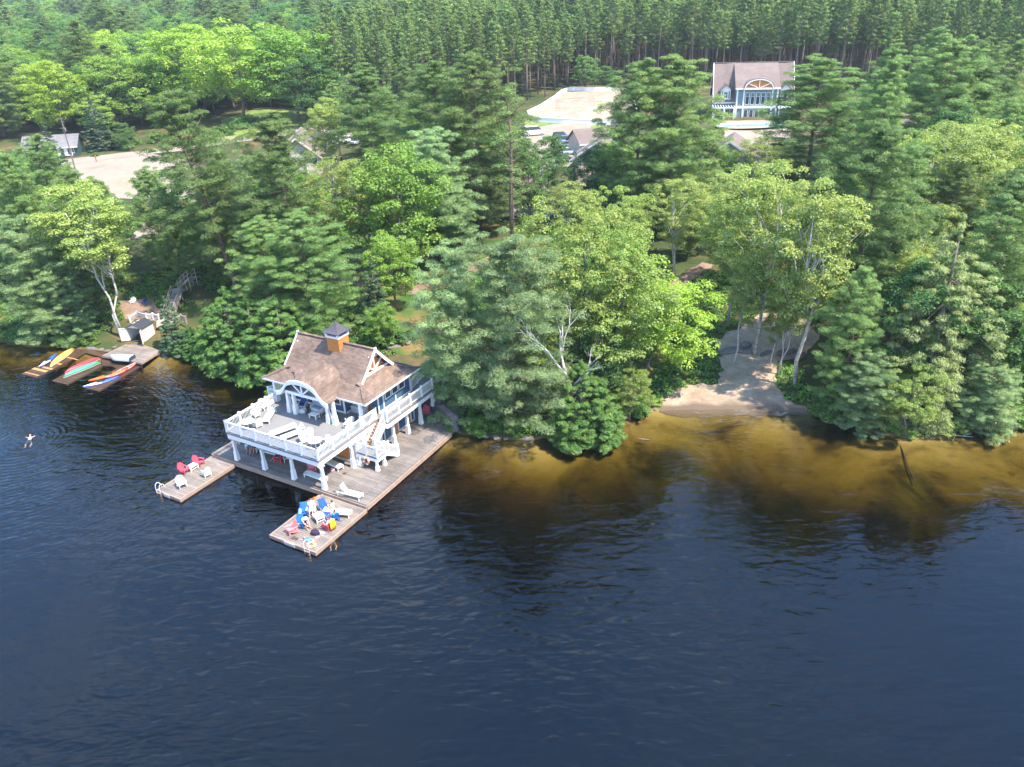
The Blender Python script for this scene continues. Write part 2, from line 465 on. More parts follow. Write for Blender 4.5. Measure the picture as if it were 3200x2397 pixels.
# the bank below the water line is the same golden sand as the lakebed
def bed_colour(N, L, v):
    n1 = ntex(N, L, v, .13, 6, .6, .8); n2 = ntex(N, L, v, .9, 6, .65)
    c = ramp(N, L, n1, [(.36, (.04, .028, .010)), (.47, (.17, .125, .040)), (.62, (.27, .205, .08))])
    return mixrgb(N, L, ramp(N, L, n2, [(.56, 0), (.70, .6)]), c, (.06, .035, .014))
nt = M_ground.node_tree; N, L = nt.nodes, nt.links
pr = [n for n in N if n.type == 'BSDF_PRINCIPLED'][0]
old = pr.inputs['Base Color'].links[0].from_socket
v = coord(N, L); sx = N.new('ShaderNodeSeparateXYZ'); L.new(v, sx.inputs[0])
ml = N.new('ShaderNodeMapRange'); ml.inputs['From Min'].default_value = -.02; ml.inputs['From Max'].default_value = .16; L.new(sx.outputs['Z'], ml.inputs['Value'])
L.new(mixrgb(N, L, ml.outputs[0], bed_colour(N, L, v), old), pr.inputs['Base Color'])
grid_mesh('ground', lambda *z: max(z) > -0.6, M_ground)
# lakebed: golden sand in the shallows, darker weed and mud in patches
m, nt, N, L, out = nodes('lakebed_sand')
p = N.new('ShaderNodeBsdfPrincipled'); v = coord(N, L)
c = bed_colour(N, L, v)
L.new(c, p.inputs['Base Color']); p.inputs['Roughness'].default_value = 1; p.inputs['Specular IOR Level'].default_value = 0
L.new(p.outputs[0], out.inputs[0])
grid_mesh('lakebed', lambda *z: max(z) <= -0.6, m)

# ------------------------------------------------------------------ lake water: a closed body with a rippled surface and tea-coloured water inside
m, nt, N, L, out = nodes('lake_water')
v = coord(N, L)
mpa = N.new('ShaderNodeMapping'); mpa.inputs['Rotation'].default_value = (0, 0, R(28)); mpa.inputs['Scale'].default_value = (.55, 1.25, 1); L.new(v, mpa.inputs['Vector'])
calm = ramp(N, L, ntex(N, L, v, .035, 3, .5), [(.35, .25), (.65, 1.0)])
w1 = ntex(N, L, mpa.outputs[0], .62, 1, .4, .6); w2 = ntex(N, L, mpa.outputs[0], 1.5, 1, .4, .9); w3 = ntex(N, L, v, 6.5, 2, .5)
def math_(op, a, b):
    x = N.new('ShaderNodeMath'); x.operation = op
    for i, q in ((0, a), (1, b)):
        if isinstance(q, (int, float)): x.inputs[i].default_value = q
        else: L.new(q, x.inputs[i])
    return x.outputs[0]
# expanding rings round the swimmer off the left dock
SWIM = at(91 + 0, 1372, 0)
mr_ = N.new('ShaderNodeMapping'); mr_.inputs['Location'].default_value = (-SWIM.x, -SWIM.y, 0); L.new(v, mr_.inputs['Vector'])
wv = N.new('ShaderNodeTexWave'); wv.wave_type = 'RINGS'; wv.rings_direction = 'Z'; wv.inputs['Scale'].default_value = .55; wv.inputs['Distortion'].default_value = 3.5; wv.inputs['Detail'].default_value = 2; wv.inputs['Detail Scale'].default_value = .6
L.new(mr_.outputs[0], wv.inputs['Vector'])
ln = N.new('ShaderNodeVectorMath'); ln.operation = 'LENGTH'; L.new(mr_.outputs[0], ln.inputs[0])
fall = N.new('ShaderNodeMapRange'); fall.inputs['From Min'].default_value = 1; fall.inputs['From Max'].default_value = 30; fall.inputs['To Min'].default_value = .10; fall.inputs['To Max'].default_value = 0
L.new(ln.outputs['Value'], fall.inputs['Value'])
hgt = math_('ADD', math_('MULTIPLY', w1, 1.0), math_('ADD', math_('MULTIPLY', w2, .55), math_('MULTIPLY', w3, .03)))
hgt = math_('MULTIPLY', hgt, calm)
hgt = math_('ADD', hgt, math_('MULTIPLY', wv.outputs['Fac'], fall.outputs[0]))
bu = N.new('ShaderNodeBump'); bu.inputs['Strength'].default_value = 1.0; bu.inputs['Distance'].default_value = .165
L.new(hgt, bu.inputs['Height'])
fr = N.new('ShaderNodeFresnel'); fr.inputs['IOR'].default_value = 1.42; L.new(bu.outputs[0], fr.inputs['Normal'])
gl = N.new('ShaderNodeBsdfGlossy'); gl.inputs['Roughness'].default_value = .004; gl.inputs['Color'].default_value = (1, 1, 1, 1); L.new(bu.outputs[0], gl.inputs['Normal'])
tp = N.new('ShaderNodeBsdfTransparent')
mx = N.new('ShaderNodeMixShader'); L.new(fr.outputs[0], mx.inputs[0]); L.new(tp.outputs[0], mx.inputs[1]); L.new(gl.outputs[0], mx.inputs[2])
L.new(mx.outputs[0], out.inputs['Surface'])
va = N.new('ShaderNodeVolumeAbsorption'); va.inputs['Color'].default_value = (.54, .485, .06, 1); va.inputs['Density'].default_value = 1.05
L.new(va.outputs[0], out.inputs['Volume'])
M_water = m
wb = MB().box(-1500, 1500, -500, 400, -14, 0)
lake = tag(wb.build('water', M_water), kind='structure')

# ------------------------------------------------------------------ draped sheets
def drape(name, poly, m, off=.04, step=1.5, jit=.25, seed=1.0, kind='structure', thick=True):
    poly = [Vector((p[0], p[1])) for p in poly]
    bd = []
    for i in range(len(poly)):
        a, b = poly[i], poly[(i + 1) % len(poly)]
        n = max(1, int((b - a).length / step))
        nrm = Vector((-(b - a).y, (b - a).x)); nrm = nrm.normalized() if nrm.length > 0 else nrm
        for k in range(n):
            q = a.lerp(b, k / n)
            if k: q = q + nrm * (noise.noise((q.x * .8 / step, q.y * .8 / step, seed)) * jit * 2.2)
            bd.append(q)
    xs = [p.x for p in bd]; ys = [p.y for p in bd]
    gxx, gyy = np.meshgrid(np.arange(min(xs), max(xs), step), np.arange(min(ys), max(ys), step))
    gxx = gxx.ravel(); gyy = gyy.ravel()
    k = inpoly(gxx, gyy, bd); gxx = gxx[k]; gyy = gyy[k]
    B = np.array([(p.x, p.y) for p in bd])
    if len(gxx):
        dmin = np.min((gxx[:, None] - B[None, :, 0]) ** 2 + (gyy[:, None] - B[None, :, 1]) ** 2, axis=1)
        k = dmin > (step * .45) ** 2; gxx = gxx[k]; gyy = gyy[k]
    pts = bd + [Vector((float(a), float(b))) for a, b in zip(gxx, gyy)]
    vs, es, fs, *_ = delaunay_2d_cdt(pts, [(i, (i + 1) % len(bd)) for i in range(len(bd))], [tuple(range(len(bd)))], 1, 1e-4)
    z = surf(np.array([q.x for q in vs]), np.array([q.y for q in vs]))
    me = bpy.data.meshes.new(name)
    me.from_pydata([(q.x, q.y, float(zz) + off) for q, zz in zip(vs, z)], [], [tuple(f) for f in fs])
    me.polygons.foreach_set('use_smooth', [True] * len(me.polygons))
    bm = bmesh.new(); bm.from_mesh(me); bmesh.ops.recalc_face_normals(bm, faces=bm.faces)
    if bm.faces and sum(f.normal.z for f in bm.faces) < 0: bmesh.ops.reverse_faces(bm, faces=bm.faces)
    bm.to_mesh(me); bm.free()
    o = link_mesh(name, me, m)
    return tag(o, kind=kind)
_gx, _gy = np.array(gx), np.array(gy)
def surf(x, y):
    """height of the ground mesh itself (bilinear on its grid)"""
    x = np.atleast_1d(np.asarray(x, float)); y = np.atleast_1d(np.asarray(y, float))
    i = np.clip(np.searchsorted(_gx, x) - 1, 0, nx - 2); j = np.clip(np.searchsorted(_gy, y) - 1, 0, ny - 2)
    tx = (x - _gx[i]) / (_gx[i + 1] - _gx[i]); ty = (y - _gy[j]) / (_gy[j + 1] - _gy[j])
    return (GZ[j, i] * (1 - tx) + GZ[j, i + 1] * tx) * (1 - ty) + (GZ[j + 1, i] * (1 - tx) + GZ[j + 1, i + 1] * tx) * ty
def gp(pts): return [ground(x, y)[:2] for x, y in pts]
def gd(pts): return [dground(x, y)[:2] for x, y in pts]
BEACH_POLY = gp([(2070, 1225), (2170, 1205), (2245, 1200), (2254, 1148), (2235, 1064), (2290, 1034), (2358, 994), (2400, 976), (2445, 978), (2540, 1000),
                 (2560, 1060), (2520, 1110), (2430, 1130), (2425, 1200), (2450, 1245), (2530, 1285)])
BEACH_POLY += [tuple(at(2515, 1296, 0)[:2]), tuple(at(2300, 1296, 0)[:2]), tuple(at(2120, 1296, 0)[:2]), tuple(at(2060, 1285, 0)[:2])]
nt = M_sand.node_tree; N, L = nt.nodes, nt.links       # darker wet sand at the water's edge, scuffed patches higher up
pr = [n for n in N if n.type == 'BSDF_PRINCIPLED'][0]; old = pr.inputs['Base Color'].links[0].from_socket
v = coord(N, L); sx = N.new('ShaderNodeSeparateXYZ'); L.new(v, sx.inputs[0]); nz = ntex(N, L, v, .55, 4, .6)
ad = math_('ADD', sx.outputs['Z'], math_('MULTIPLY', nz, .22))
ml = N.new('ShaderNodeMapRange'); ml.inputs['From Min'].default_value = .20; ml.inputs['From Max'].default_value = .34; L.new(ad, ml.inputs['Value'])
L.new(mixrgb(N, L, ml.outputs[0], (.13, .095, .07), mixrgb(N, L, ramp(N, L, ntex(N, L, v, .8, 5, .7, 1.2), [(.52, 0), (.66, .55)]), old, (.20, .135, .095))), pr.inputs['Base Color'])
drape('beach', BEACH_POLY, M_sand, .05, .7, .3)
def strip(name, cl, w, m, off=.05, step=1.0):
    c = [Vector(q[:2]) for q in cl]; left = []; right = []
    for i, q in enumerate(c):
        d = (c[min(i + 1, len(c) - 1)] - c[max(i - 1, 0)]).normalized(); nrm = Vector((-d.y, d.x)) * w / 2
        left.append(q + nrm); right.append(q - nrm)
    poly = left + right[::-1]
    drape(name, poly, m, off, step, .25)
    return [tuple(p) for p in poly]
PATH1 = strip('path', gd([(700, 596), (760, 606), (830, 618), (890, 628), (960, 612), (1010, 584), (1070, 560)]), 3.0, M_path)
PATH2 = strip('path', gd([(1440, 640), (1470, 610), (1500, 588), (1530, 570)]), 1.8, M_path)
LAWN1 = gd([(770, 650), (860, 640), (930, 640), (1000, 690), (1010, 800), (960, 790), (900, 770), (850, 760), (800, 720)])
drape('lawn', LAWN1, M_lawn, .03, 1.5, .5)
LAWN2 = gd([(740, 590), (740, 540), (900, 520), (1040, 520), (1180, 500), (1190, 560), (1060, 552), (1000, 575), (890, 615), (800, 608)])
drape('lawn', LAWN2, M_lawn, .03, 2, .5)
LOT = gp([(120, 560), (205, 500), (340, 495), (470, 480), (560, 495), (700, 560), (640, 640), (470, 690), (440, 625), (170, 600)])
drape('gravel_lot', LOT, M_gravel, .06, 3, .6)
LOT2 = gp([(400, 750), (440, 700), (560, 690), (520, 760)])
drape('gravel_patch', LOT2, M_gravel, .05, 2, .4)
ROAD = strip('gravel_road', gp([(120, 525), (210, 508), (330, 492), (480, 474), (600, 462), (720, 440), (860, 425), (970, 395), (1100, 420), (1260, 430)]), 6, M_gravel, .10, 3)
MEADOW = gp([(560, 470), (700, 430), (690, 375), (820, 335), (960, 340), (980, 390), (860, 420), (720, 438), (600, 458)])
drape('meadow', MEADOW, M_meadow, .05, 4, 1.0)
MEADOW2 = gp([(1640, 385), (1660, 345), (1750, 290), (1900, 295), (1900, 400), (1850, 425), (1640, 430)])
drape('meadow', MEADOW2, M_meadow, .05, 4, 1.0)
PARK = gp([(1520, 460), (1600, 420), (1700, 395), (1850, 380), (1850, 410), (1800, 425), (1810, 520), (1560, 520)])
drape('parking_lot', PARK, M_gravel, .12, 3, .4)
TERR = gp([(2250, 378), (2480, 378), (2470, 440), (2400, 455), (2270, 440)])
drape('paving', TERR, M_gravel, .10, 2, .3)
BARE = gd([(255, 650), (330, 645), (350, 690), (270, 690)])
drape('bare_earth', BARE, M_path, .04, 1, .3)
CLEAR = [BARE, BEACH_POLY, PATH1, PATH2, LAWN1, LOT, LOT2, ROAD, PARK, TERR]

# ------------------------------------------------------------------ building frame
BX0, BY0, BYAW = -16.165, 55.012, R(-30.22)
def B(u, v, z=0): return Vector((BX0 + u * math.cos(BYAW) - v * math.sin(BYAW), BY0 + u * math.sin(BYAW) + v * math.cos(BYAW), z))
def Binv(p):
    x, y = p[0] - BX0, p[1] - BY0
    return x * math.cos(BYAW) + y * math.sin(BYAW), -x * math.sin(BYAW) + y * math.cos(BYAW)
# ------------------------------------------------------------------ foliage materials
F_wpine = foliage('white_pine_needles', (.080, .150, .045), (.138, .220, .062), (.235, .305, .095), .30, .26)
F_wpine2 = foliage('blue_pine_needles', (.115, .195, .085), (.185, .275, .11), (.27, .345, .15), .30, .18)
F_rpine = foliage('plantation_pine_needles', (.072, .135, .036), (.122, .188, .050), (.19, .22, .075), .30, .30, scale=.35)
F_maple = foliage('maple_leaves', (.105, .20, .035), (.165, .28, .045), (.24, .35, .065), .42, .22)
F_bright = foliage('sunlit_maple_leaves', (.20, .31, .045), (.27, .39, .058), (.35, .45, .09), .45, .15)  # the bright maples' own yellow-green leaf colour
F_dark = foliage('oak_leaves', (.050, .135, .038), (.090, .185, .046), (.15, .23, .055), .38, .3)
F_birch = foliage('birch_leaves', (.17, .24, .065), (.25, .31, .085), (.33, .37, .12), .42, .2)
F_ash = foliage('ash_leaves', (.15, .225, .055), (.215, .29, .068), (.29, .34, .10), .42, .2)
F_cedar = foliage('cedar_sprays', (.045, .115, .028), (.080, .165, .036), (.15, .235, .055), .34, .25)
F_hem = foliage('hemlock_needles', (.17, .22, .09), (.24, .29, .11), (.31, .34, .15), .35, .12)
F_spruce = foliage('spruce_needles', (.045, .090, .050), (.075, .135, .062), (.12, .175, .075), .25, .3)
F_under = foliage('fern_and_shrub_leaves', (.06, .15, .03), (.11, .22, .04), (.19, .28, .06), .4, .25)
B_pine = plain('pine_bark', (.17, .11, .08), .9, .45, 3, .5)
B_red = plain('red_pine_bark', (.25, .185, .15), .9, .35, 3, .4)
B_grey = plain('grey_bark', (.17, .145, .12), .9, .35, 3, .4)
B_dead = plain('dead_wood', (.42, .38, .34), .9, .3, 4, .3)
# birch bark: white with dark lenticels and patches
m, nt, N, L, out = nodes('birch_bark')
p = N.new('ShaderNodeBsdfPrincipled'); v = coord(N, L, 'Object', (2.0, 2.0, 9.0)); v2 = coord(N, L)
c = mixrgb(N, L, ramp(N, L, ntex(N, L, v, 1.1, 4, .7), [(.54, 0), (.60, 1)]), (.55, .52, .47), (.10, .08, .07))
c = mixrgb(N, L, ramp(N, L, ntex(N, L, v2, .5, 3, .6), [(.35, .5), (.6, 1.0)]), (.40, .32, .25), c)
L.new(c, p.inputs['Base Color']); p.inputs['Roughness'].default_value = .8; L.new(p.outputs[0], out.inputs[0])
B_birch = m

# ------------------------------------------------------------------ leaf clusters
def quads_mesh(name, P):
    """P: (n,4,3) array -> mesh of separate quads"""
    n = len(P)
    me = bpy.data.meshes.new(name)
    me.vertices.add(n * 4); me.vertices.foreach_set('co', P.reshape(-1).astype(np.float32))
    me.loops.add(n * 4); me.loops.foreach_set('vertex_index', np.arange(n * 4, dtype=np.int32))
    me.polygons.add(n); me.polygons.foreach_set('loop_start', np.arange(0, n * 4, 4, dtype=np.int32)); me.polygons.foreach_set('loop_total', np.full(n, 4, dtype=np.int32))
    me.update(calc_edges=True)
    return me
def cluster(rg, cen, rad, cnt, size, up=.5, outw=.6, jit=.6, blade=False, asp=.5, top=.35, axis_bias=None):
    """leaves round each cluster centre. cen (m,3), rad (m,3), cnt leaves each"""
    cen = np.asarray(cen, float); rad = np.asarray(rad, float); m_ = len(cen)
    idx = np.repeat(np.arange(m_), cnt)
    n = len(idx)
    d = rg.normal(size=(n, 3)); d /= np.linalg.norm(d, axis=1)[:, None]
    low = d[:, 2] < 0; flip = low & (rg.random(n) < top * 2); d[flip, 2] *= -1
    r = (.35 + .65 * rg.random(n) ** .45)[:, None]
    pos = cen[idx] + d * r * rad[idx]
    nrm = d * outw + np.array([0, 0, up]) + rg.normal(size=(n, 3)) * jit
    nrm /= np.linalg.norm(nrm, axis=1)[:, None] + 1e-9
    if blade:      # needle tufts: long axis points outwards and up
        nrm = d * .75 + np.array([0, 0, .50]) + rg.normal(size=(n, 3)) * .38
        nrm /= np.linalg.norm(nrm, axis=1)[:, None] + 1e-9
        t = d * .6 + rg.normal(size=(n, 3)) * .7 + np.array([0, 0, .15])
        if axis_bias is not None: t = t + axis_bias[idx]
        t = t - nrm * np.sum(t * nrm, axis=1)[:, None]
    else:
        t = np.cross(nrm, rg.normal(size=(n, 3)))
    t /= np.linalg.norm(t, axis=1)[:, None] + 1e-9
    b = np.cross(nrm, t)
    s = (size * (.7 + .6 * rg.random(n)))[:, None]
    w = s * asp
    P = np.stack([pos - t * s * .5, pos + b * w * .5, pos + t * s * .5, pos - b * w * .5], 1)
    return P
def limb_path(p0, p1, rg, wob=.08, n=4, sag=0):
    p0, p1 = np.array(p0, float), np.array(p1, float); L_ = np.linalg.norm(p1 - p0)
    out = []
    for i in range(n + 1):
        t = i / n
        q = p0 + (p1 - p0) * t + rg.normal(size=3) * wob * L_ * math.sin(math.pi * t) * .5
        q[2] += sag * L_ * math.sin(math.pi * t)
        out.append(q)
    return out
PROTO = {}
def proto(kind, trunk_mb, P, bark, leaf, h):
    tm = bpy.data.meshes.new(kind + '_trunk'); tm.from_pydata(trunk_mb.v, [], trunk_mb.f); tm.materials.append(bark)
    tm.polygons.foreach_set('use_smooth', [True] * len(tm.polygons))
    cm = None
    if P is not None:
        cm = quads_mesh(kind + '_crown', P); cm.materials.append(leaf)
    PROTO[kind] = (tm, cm, h)

def white_pine(kind, seed, h=20, spread=.26, leaf=None, base=.18, dens=1.0, lean=0.0, blade=.34, sparse=0.0, topw=.35, irregular=.3, asp=.13, cnt=210):
    rg = np.random.default_rng(seed); mb = MB()
    tp = [(lean * h * (t ** 1.5) + rg.normal() * .06, rg.normal() * .06, h * t * .97) for t in (0, .15, .35, .55, .75, 1)]
    mb.tube(tp, [h * .016, h * .0135, h * .011, h * .008, h * .005, .03], 8)
    def tr(z):
        t = z / h; return np.array([np.interp(z, [a[2] for a in tp], [a[0] for a in tp]), np.interp(z, [a[2] for a in tp], [a[1] for a in tp]), z])
    cen, rad = [], []
    z = h * base * .7
    side = [1 + irregular * rg.normal() for _ in range(8)]
    while z < h * .985:
        t = z / h
        full = spread * h * (np.interp(t, [base * .7, base, .40, .65, .85, 1], [.6, .82, 1.0, .93, topw + .30, .20]))
        nb = int(rg.integers(4, 7)) if t > base else int(rg.integers(1, 3))
        a0 = rg.random() * 6.28
        for k in range(nb):
            a = a0 + k * 6.28 / nb + rg.normal() * .25
            L_ = full * (.75 + .35 * rg.random()) * np.clip(side[int(a % 6.283 / 6.284 * 8) % 8], .55, 1.4)
            if rg.random() < sparse: L_ *= .5
            el = np.interp(t, [0, .3, .7, 1], [-.05, .14, .45, 1.0]) + rg.normal() * .14
            d = np.array([math.cos(a) * math.cos(el), math.sin(a) * math.cos(el), math.sin(el)])
            p0 = tr(z); p1 = p0 + d * L_; 
            path = limb_path(p0, p1, rg, .06, 4, -.05)
            mb.tube(path, [h * .0042 * (1 - t * .6), h * .003 * (1 - t * .6), h * .002, .03, .015], 4, cap=False)
            if rg.random() < sparse: continue
            nc = max(2, int(L_ / .78 * dens))
            perp = np.array([-math.sin(a), math.cos(a), 0])
            for j in range(nc):
                f = .32 + .68 * (j + rg.random() * .7) / nc
                i = min(int(f * 4), 3); q = path[i] + (path[i + 1] - path[i]) * (f * 4 - i)
                wv_ = L_ * .30 * math.sin(math.pi * min(1, f * .8)) 
                q = q + perp * rg.normal() * wv_ * .8 + np.array([0, 0, .12 + .25 * rg.normal()])
                s = (.62 + .36 * rg.random()) * (1.0 if t < .8 else .75)
                cen.append(q); rad.append((s, s, s * .46))
        z += h * .046 * (.8 + .5 * rg.random()) * (1 + sparse * .6) * (1.15 - .45 * t)
    for k in range(5):
        cen.append(tr(h * (.93 + .015 * k)) + np.array([0, 0, .1])); rad.append((.28, .28, .45))
    P = cluster(rg, cen, rad, cnt, blade, blade=True, asp=asp, top=.38)
    proto(kind, mb, P, B_pine, leaf or F_wpine, h)

def red_pine(kind, seed, h=24, bare=.5):
    rg = np.random.default_rng(seed); mb = MB()
    tp = [(rg.normal() * .12 * t, rg.normal() * .12 * t, h * t * .97) for t in (0, .3, .6, .85, 1)]
    mb.tube(tp, [.21, .18, .14, .09, .03], 5)
    cen, rad = [], []
    for k in range(9):       # dead stubs
        z = h * (.2 + .035 * k); a = rg.random() * 6.28; L_ = .8 + rg.random() * .8
        mb.tube([(0, 0, z), (math.cos(a) * L_, math.sin(a) * L_, z - .1)], [.04, .012], 3, cap=False)
    z = h * bare
    while z < h * .98:
        t = (z / h - bare) / (1 - bare)
        full = np.interp(t, [0, .25, .6, 1], [1.9, 2.35, 1.9, .35])
        nb = int(rg.integers(4, 6)); a0 = rg.random() * 6.28
        for k in range(nb):
            a = a0 + k * 6.28 / nb + rg.normal() * .3; L_ = full * (.7 + .5 * rg.random()); el = .05 + .75 * t
            p1 = np.array([math.cos(a) * math.cos(el) * L_, math.sin(a) * math.cos(el) * L_, z + math.sin(el) * L_])
            mb.tube([(0, 0, z), tuple(p1)], [.05, .015], 3, cap=False)
            for f in (.55, .95):
                cen.append(np.array([0, 0, z]) + (p1 - np.array([0, 0, z])) * f + rg.normal(size=3) * .12); rad.append((.62, .62, .40))
        z += 1.0 * (.8 + .4 * rg.random())
    cen.append(np.array([0, 0, h * .98])); rad.append((.35, .35, .7))
    P = cluster(rg, cen, rad, 30, .62, blade=True, asp=.26, top=.3)
    proto(kind, mb, P, B_red, F_rpine, h)

def broadleaf(kind, seed, h=16, w=.36, leaf=None, bark=None, base=.28, ncl=150, size=.26, cnt=110, trunks=1, crad=1.05, flat=.55, gap=.0, lobes=7, tall=1.0, asp=.8, brn=26, trad=.016):
    rg = np.random.default_rng(seed); mb = MB(); cen, rad = [], []
    tops = []
    for tnk in range(trunks):
        sx, sy = (rg.normal() * .06 * h, rg.normal() * .06 * h) if trunks > 1 else (rg.normal() * .03 * h, rg.normal() * .03 * h)
        o = np.array([rg.normal() * .25, rg.normal() * .25, 0]) if trunks > 1 else np.zeros(3)
        tp = limb_path(o, (sx * 1.6, sy * 1.6, h * .86), rg, .05, 6)
        mb.tube(tp, list(np.linspace(h * trad / (trunks ** .4), .035, 7)), 8); tops.append(tp)
    # lumps of the crown: a few big lobes, clusters spread over them
    cz = h * (base + (1 - base) * .52)
    lob = []
    for i in range(lobes):
        a = i * 2.4 + rg.random(); t = (i + .5) / lobes
        rr = w * h * math.sqrt(max(.05, 1 - (2 * t - 1) ** 2)) * .62
        lob.append((np.array([math.cos(a) * rr, math.sin(a) * rr, h * (base + .12 + (1 - base) * t * .72) * tall]), w * h * (.50 + .18 * rg.random())))
    lob.append((np.array([0, 0, h * .80]), w * h * .5)); lob.append((np.array([0, 0, cz]), w * h * .75))
    tries = 0
    while len(cen) < ncl and tries < 6000:
        tries += 1
        c, r = lob[int(rg.integers(len(lob)))]
        d = rg.normal(size=3); d /= np.linalg.norm(d)
        q = c + d * r * np.array([1, 1, .85]) * (.72 + .34 * rg.random())
        if q[2] > h or q[2] < h * base * .8: continue
        inside = any(np.linalg.norm((q - c2) / np.array([1, 1, .85])) < r2 * .68 for c2, r2 in lob)
        if inside and rg.random() > .12: continue
        if rg.random() < gap: continue
        s = crad * (.7 + .6 * rg.random()); cen.append(q); rad.append((s, s, s * flat))
    for q in [cen[int(i)] for i in rg.integers(0, len(cen), brn)]:
        tp = tops[int(rg.integers(trunks))]
        fi = float(np.clip(q[2] / h * 6 * .72, 1.6 if bark is B_birch else 1.0, 5)); i = int(fi); p0 = np.array(tp[i]) + (np.array(tp[min(i + 1, 6)]) - np.array(tp[i])) * (fi - i)
        mb.tube(limb_path(p0, q, rg, .14, 4, .04), list(np.linspace(h * .0042, .015, 5)), 4, cap=False)
    P = cluster(rg, cen, rad, cnt, size, up=.75, outw=.75, jit=.45, asp=asp, top=.35)
    proto(kind, mb, P, bark or B_grey, leaf or F_maple, h)

def conifer_cone(kind, seed, h=8, w=.22, leaf=None, base=.02, droop=-.15, blade=.30, n=260, cnt=80, shape=.8, flat=.4, asp=.35, bark=None, s0=.42, irr=.18):
    rg = np.random.default_rng(seed); mb = MB(); cen, rad, ax = [], [], []
    mb.tube([(0, 0, 0), (0, 0, h * .5), (0, 0, h * .98)], [h * .018, h * .011, .02], 6)
    side = [1 + irr * rg.normal() for _ in range(12)]
    for i in range(n):
        t = base + (1 - base) * (1 - math.sqrt(rg.random())) if shape < 1.5 else base + (1 - base) * rg.random()
        t = min(t, .97); a = rg.random() * 6.28
        rr = w * h * np.interp(t, [0, .12, .3, .7, 1], [.72, 1, .92, .5, .03]) ** shape * side[int(a / 6.284 * 12)] * (.80 + .3 * rg.random() ** .5)
        if rg.random() < .2: rr *= .6
        q = np.array([math.cos(a) * rr, math.sin(a) * rr, h * t + droop * rr])
        s = s0 * (.7 + .6 * rg.random()) * (1.1 - .5 * t); cen.append(q); rad.append((s, s, s * flat))
        ax.append((math.cos(a) * .6, math.sin(a) * .6, droop * 2.5))
        if i % 5 == 0: mb.tube([(0, 0, h * t - droop * .3 * rr), tuple(q)], [.035, .01], 3, cap=False)
    for k in range(4): cen.append((0, 0, h * (.9 + .03 * k))); rad.append((.16, .16, .3)); ax.append((0, 0, .5))
    P = cluster(rg, cen, rad, cnt, blade, blade=True, asp=asp, top=.3, axis_bias=np.array(ax))
    proto(kind, mb, P, bark or B_grey, leaf or F_cedar, h)

def bare_tree(kind, seed, h=9, bark=None, lv=3, r0=.13, spread=.5, fork=.45, twigs=5):
    rg = np.random.default_rng(seed); mb = MB()
    def grow(p, d, L_, r, lev):
        q = p + d * L_; mid = (p + q) / 2 + rg.normal(size=3) * L_ * .07
        mb.tube([p, mid, q], [r, r * .8, r * .58], 5 if lev > 1 else 3, cap=False)
        if lev == 0: return
        for k in range(int(rg.integers(2, 4)) if lev < lv else 3):
            dd = d + rg.normal(size=3) * spread; dd[2] = abs(dd[2]) * .8 + .25; dd /= np.linalg.norm(dd)
            s = p + (q - p) * (.55 + .45 * rg.random())
            grow(s, dd, L_ * (.5 + .22 * rg.random()), r * .5, lev - 1)
    grow(np.zeros(3), np.array([0, 0, 1.0]), h * fork, r0, lv)
    proto(kind, mb, None, bark or B_dead, None, h)

def shrub(kind, seed, leaf, h=1.8, w=1.3, n=26, cnt=70, size=.20, crad=.42):
    rg = np.random.default_rng(seed); mb = MB(); cen, rad = [], []
    for i in range(n):
        d = rg.normal(size=3); d /= np.linalg.norm(d); d[2] = abs(d[2])
        q = d * np.array([w, w, h * .8]) * (.5 + .45 * rg.random()); q[2] += .1; s = crad * (.7 + .6 * rg.random())
        cen.append(q); rad.append((s, s, s * .7))
        if i % 3 == 0: mb.tube([(0, 0, 0), tuple(q)], [.03, .01], 3, cap=False)
    P = cluster(rg, cen, rad, cnt, size, up=.7, outw=.6, jit=.5, asp=.7, top=.4)
    proto(kind, mb, P, B_grey, leaf, h)

for i in range(4): white_pine('white_pine_%d' % i, 10 + i, h=20, spread=[.25, .29, .23, .27][i], leaf=F_wpine, base=[.22, .12, .30, .10][i])
white_pine('leaning_pine', 31, h=22, spread=.27, base=.36, lean=-.10, irregular=.35, sparse=.05)
white_pine('soft_pine_0', 21, h=16, spread=.30, leaf=F_wpine2, base=.08, dens=1.1, irregular=.3)
white_pine('soft_pine_1', 22, h=16, spread=.27, leaf=F_wpine2, base=.05, dens=1.1)
white_pine('sparse_pine', 41, h=20, spread=.16, base=.30, sparse=.62, cnt=46, irregular=.5)
for i in range(4): red_pine('red_pine_%d' % i, 50 + i, 24, [.45, .52, .40, .56][i])
broadleaf('maple_0', 60, 14, .36, F_maple, base=.22, ncl=190)
broadleaf('maple_1', 61, 14, .40, F_maple, base=.18, ncl=190)
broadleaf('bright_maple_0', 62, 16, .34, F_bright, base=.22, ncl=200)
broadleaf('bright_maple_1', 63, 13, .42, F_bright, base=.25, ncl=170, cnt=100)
broadleaf('oak_0', 64, 16, .36, F_dark, base=.15, ncl=190)
broadleaf('oak_1', 65, 15, .33, F_dark, base=.12, ncl=180)
broadleaf('ash_0', 66, 15, .40, F_ash, base=.18, ncl=230, cnt=110, crad=.85, size=.21)
broadleaf('ash_1', 67, 15, .36, F_ash, base=.2, ncl=200, cnt=110, crad=.8, size=.21)
broadleaf('birch_0', 68, 15, .22, F_birch, B_birch, base=.34, ncl=210, size=.165, cnt=110, crad=.68, gap=.05, lobes=8, trunks=1, brn=20, trad=.0125)
broadleaf('birch_1', 69, 15, .27, F_birch, B_birch, base=.36, ncl=220, size=.165, cnt=110, crad=.70, gap=.05, lobes=8, trunks=2, brn=20, trad=.0125)
broadleaf('birch_2', 70, 15, .20, F_birch, B_birch, base=.38, ncl=230, size=.165, cnt=110, crad=.68, gap=.05, lobes=7, trunks=2, brn=16, trad=.010)
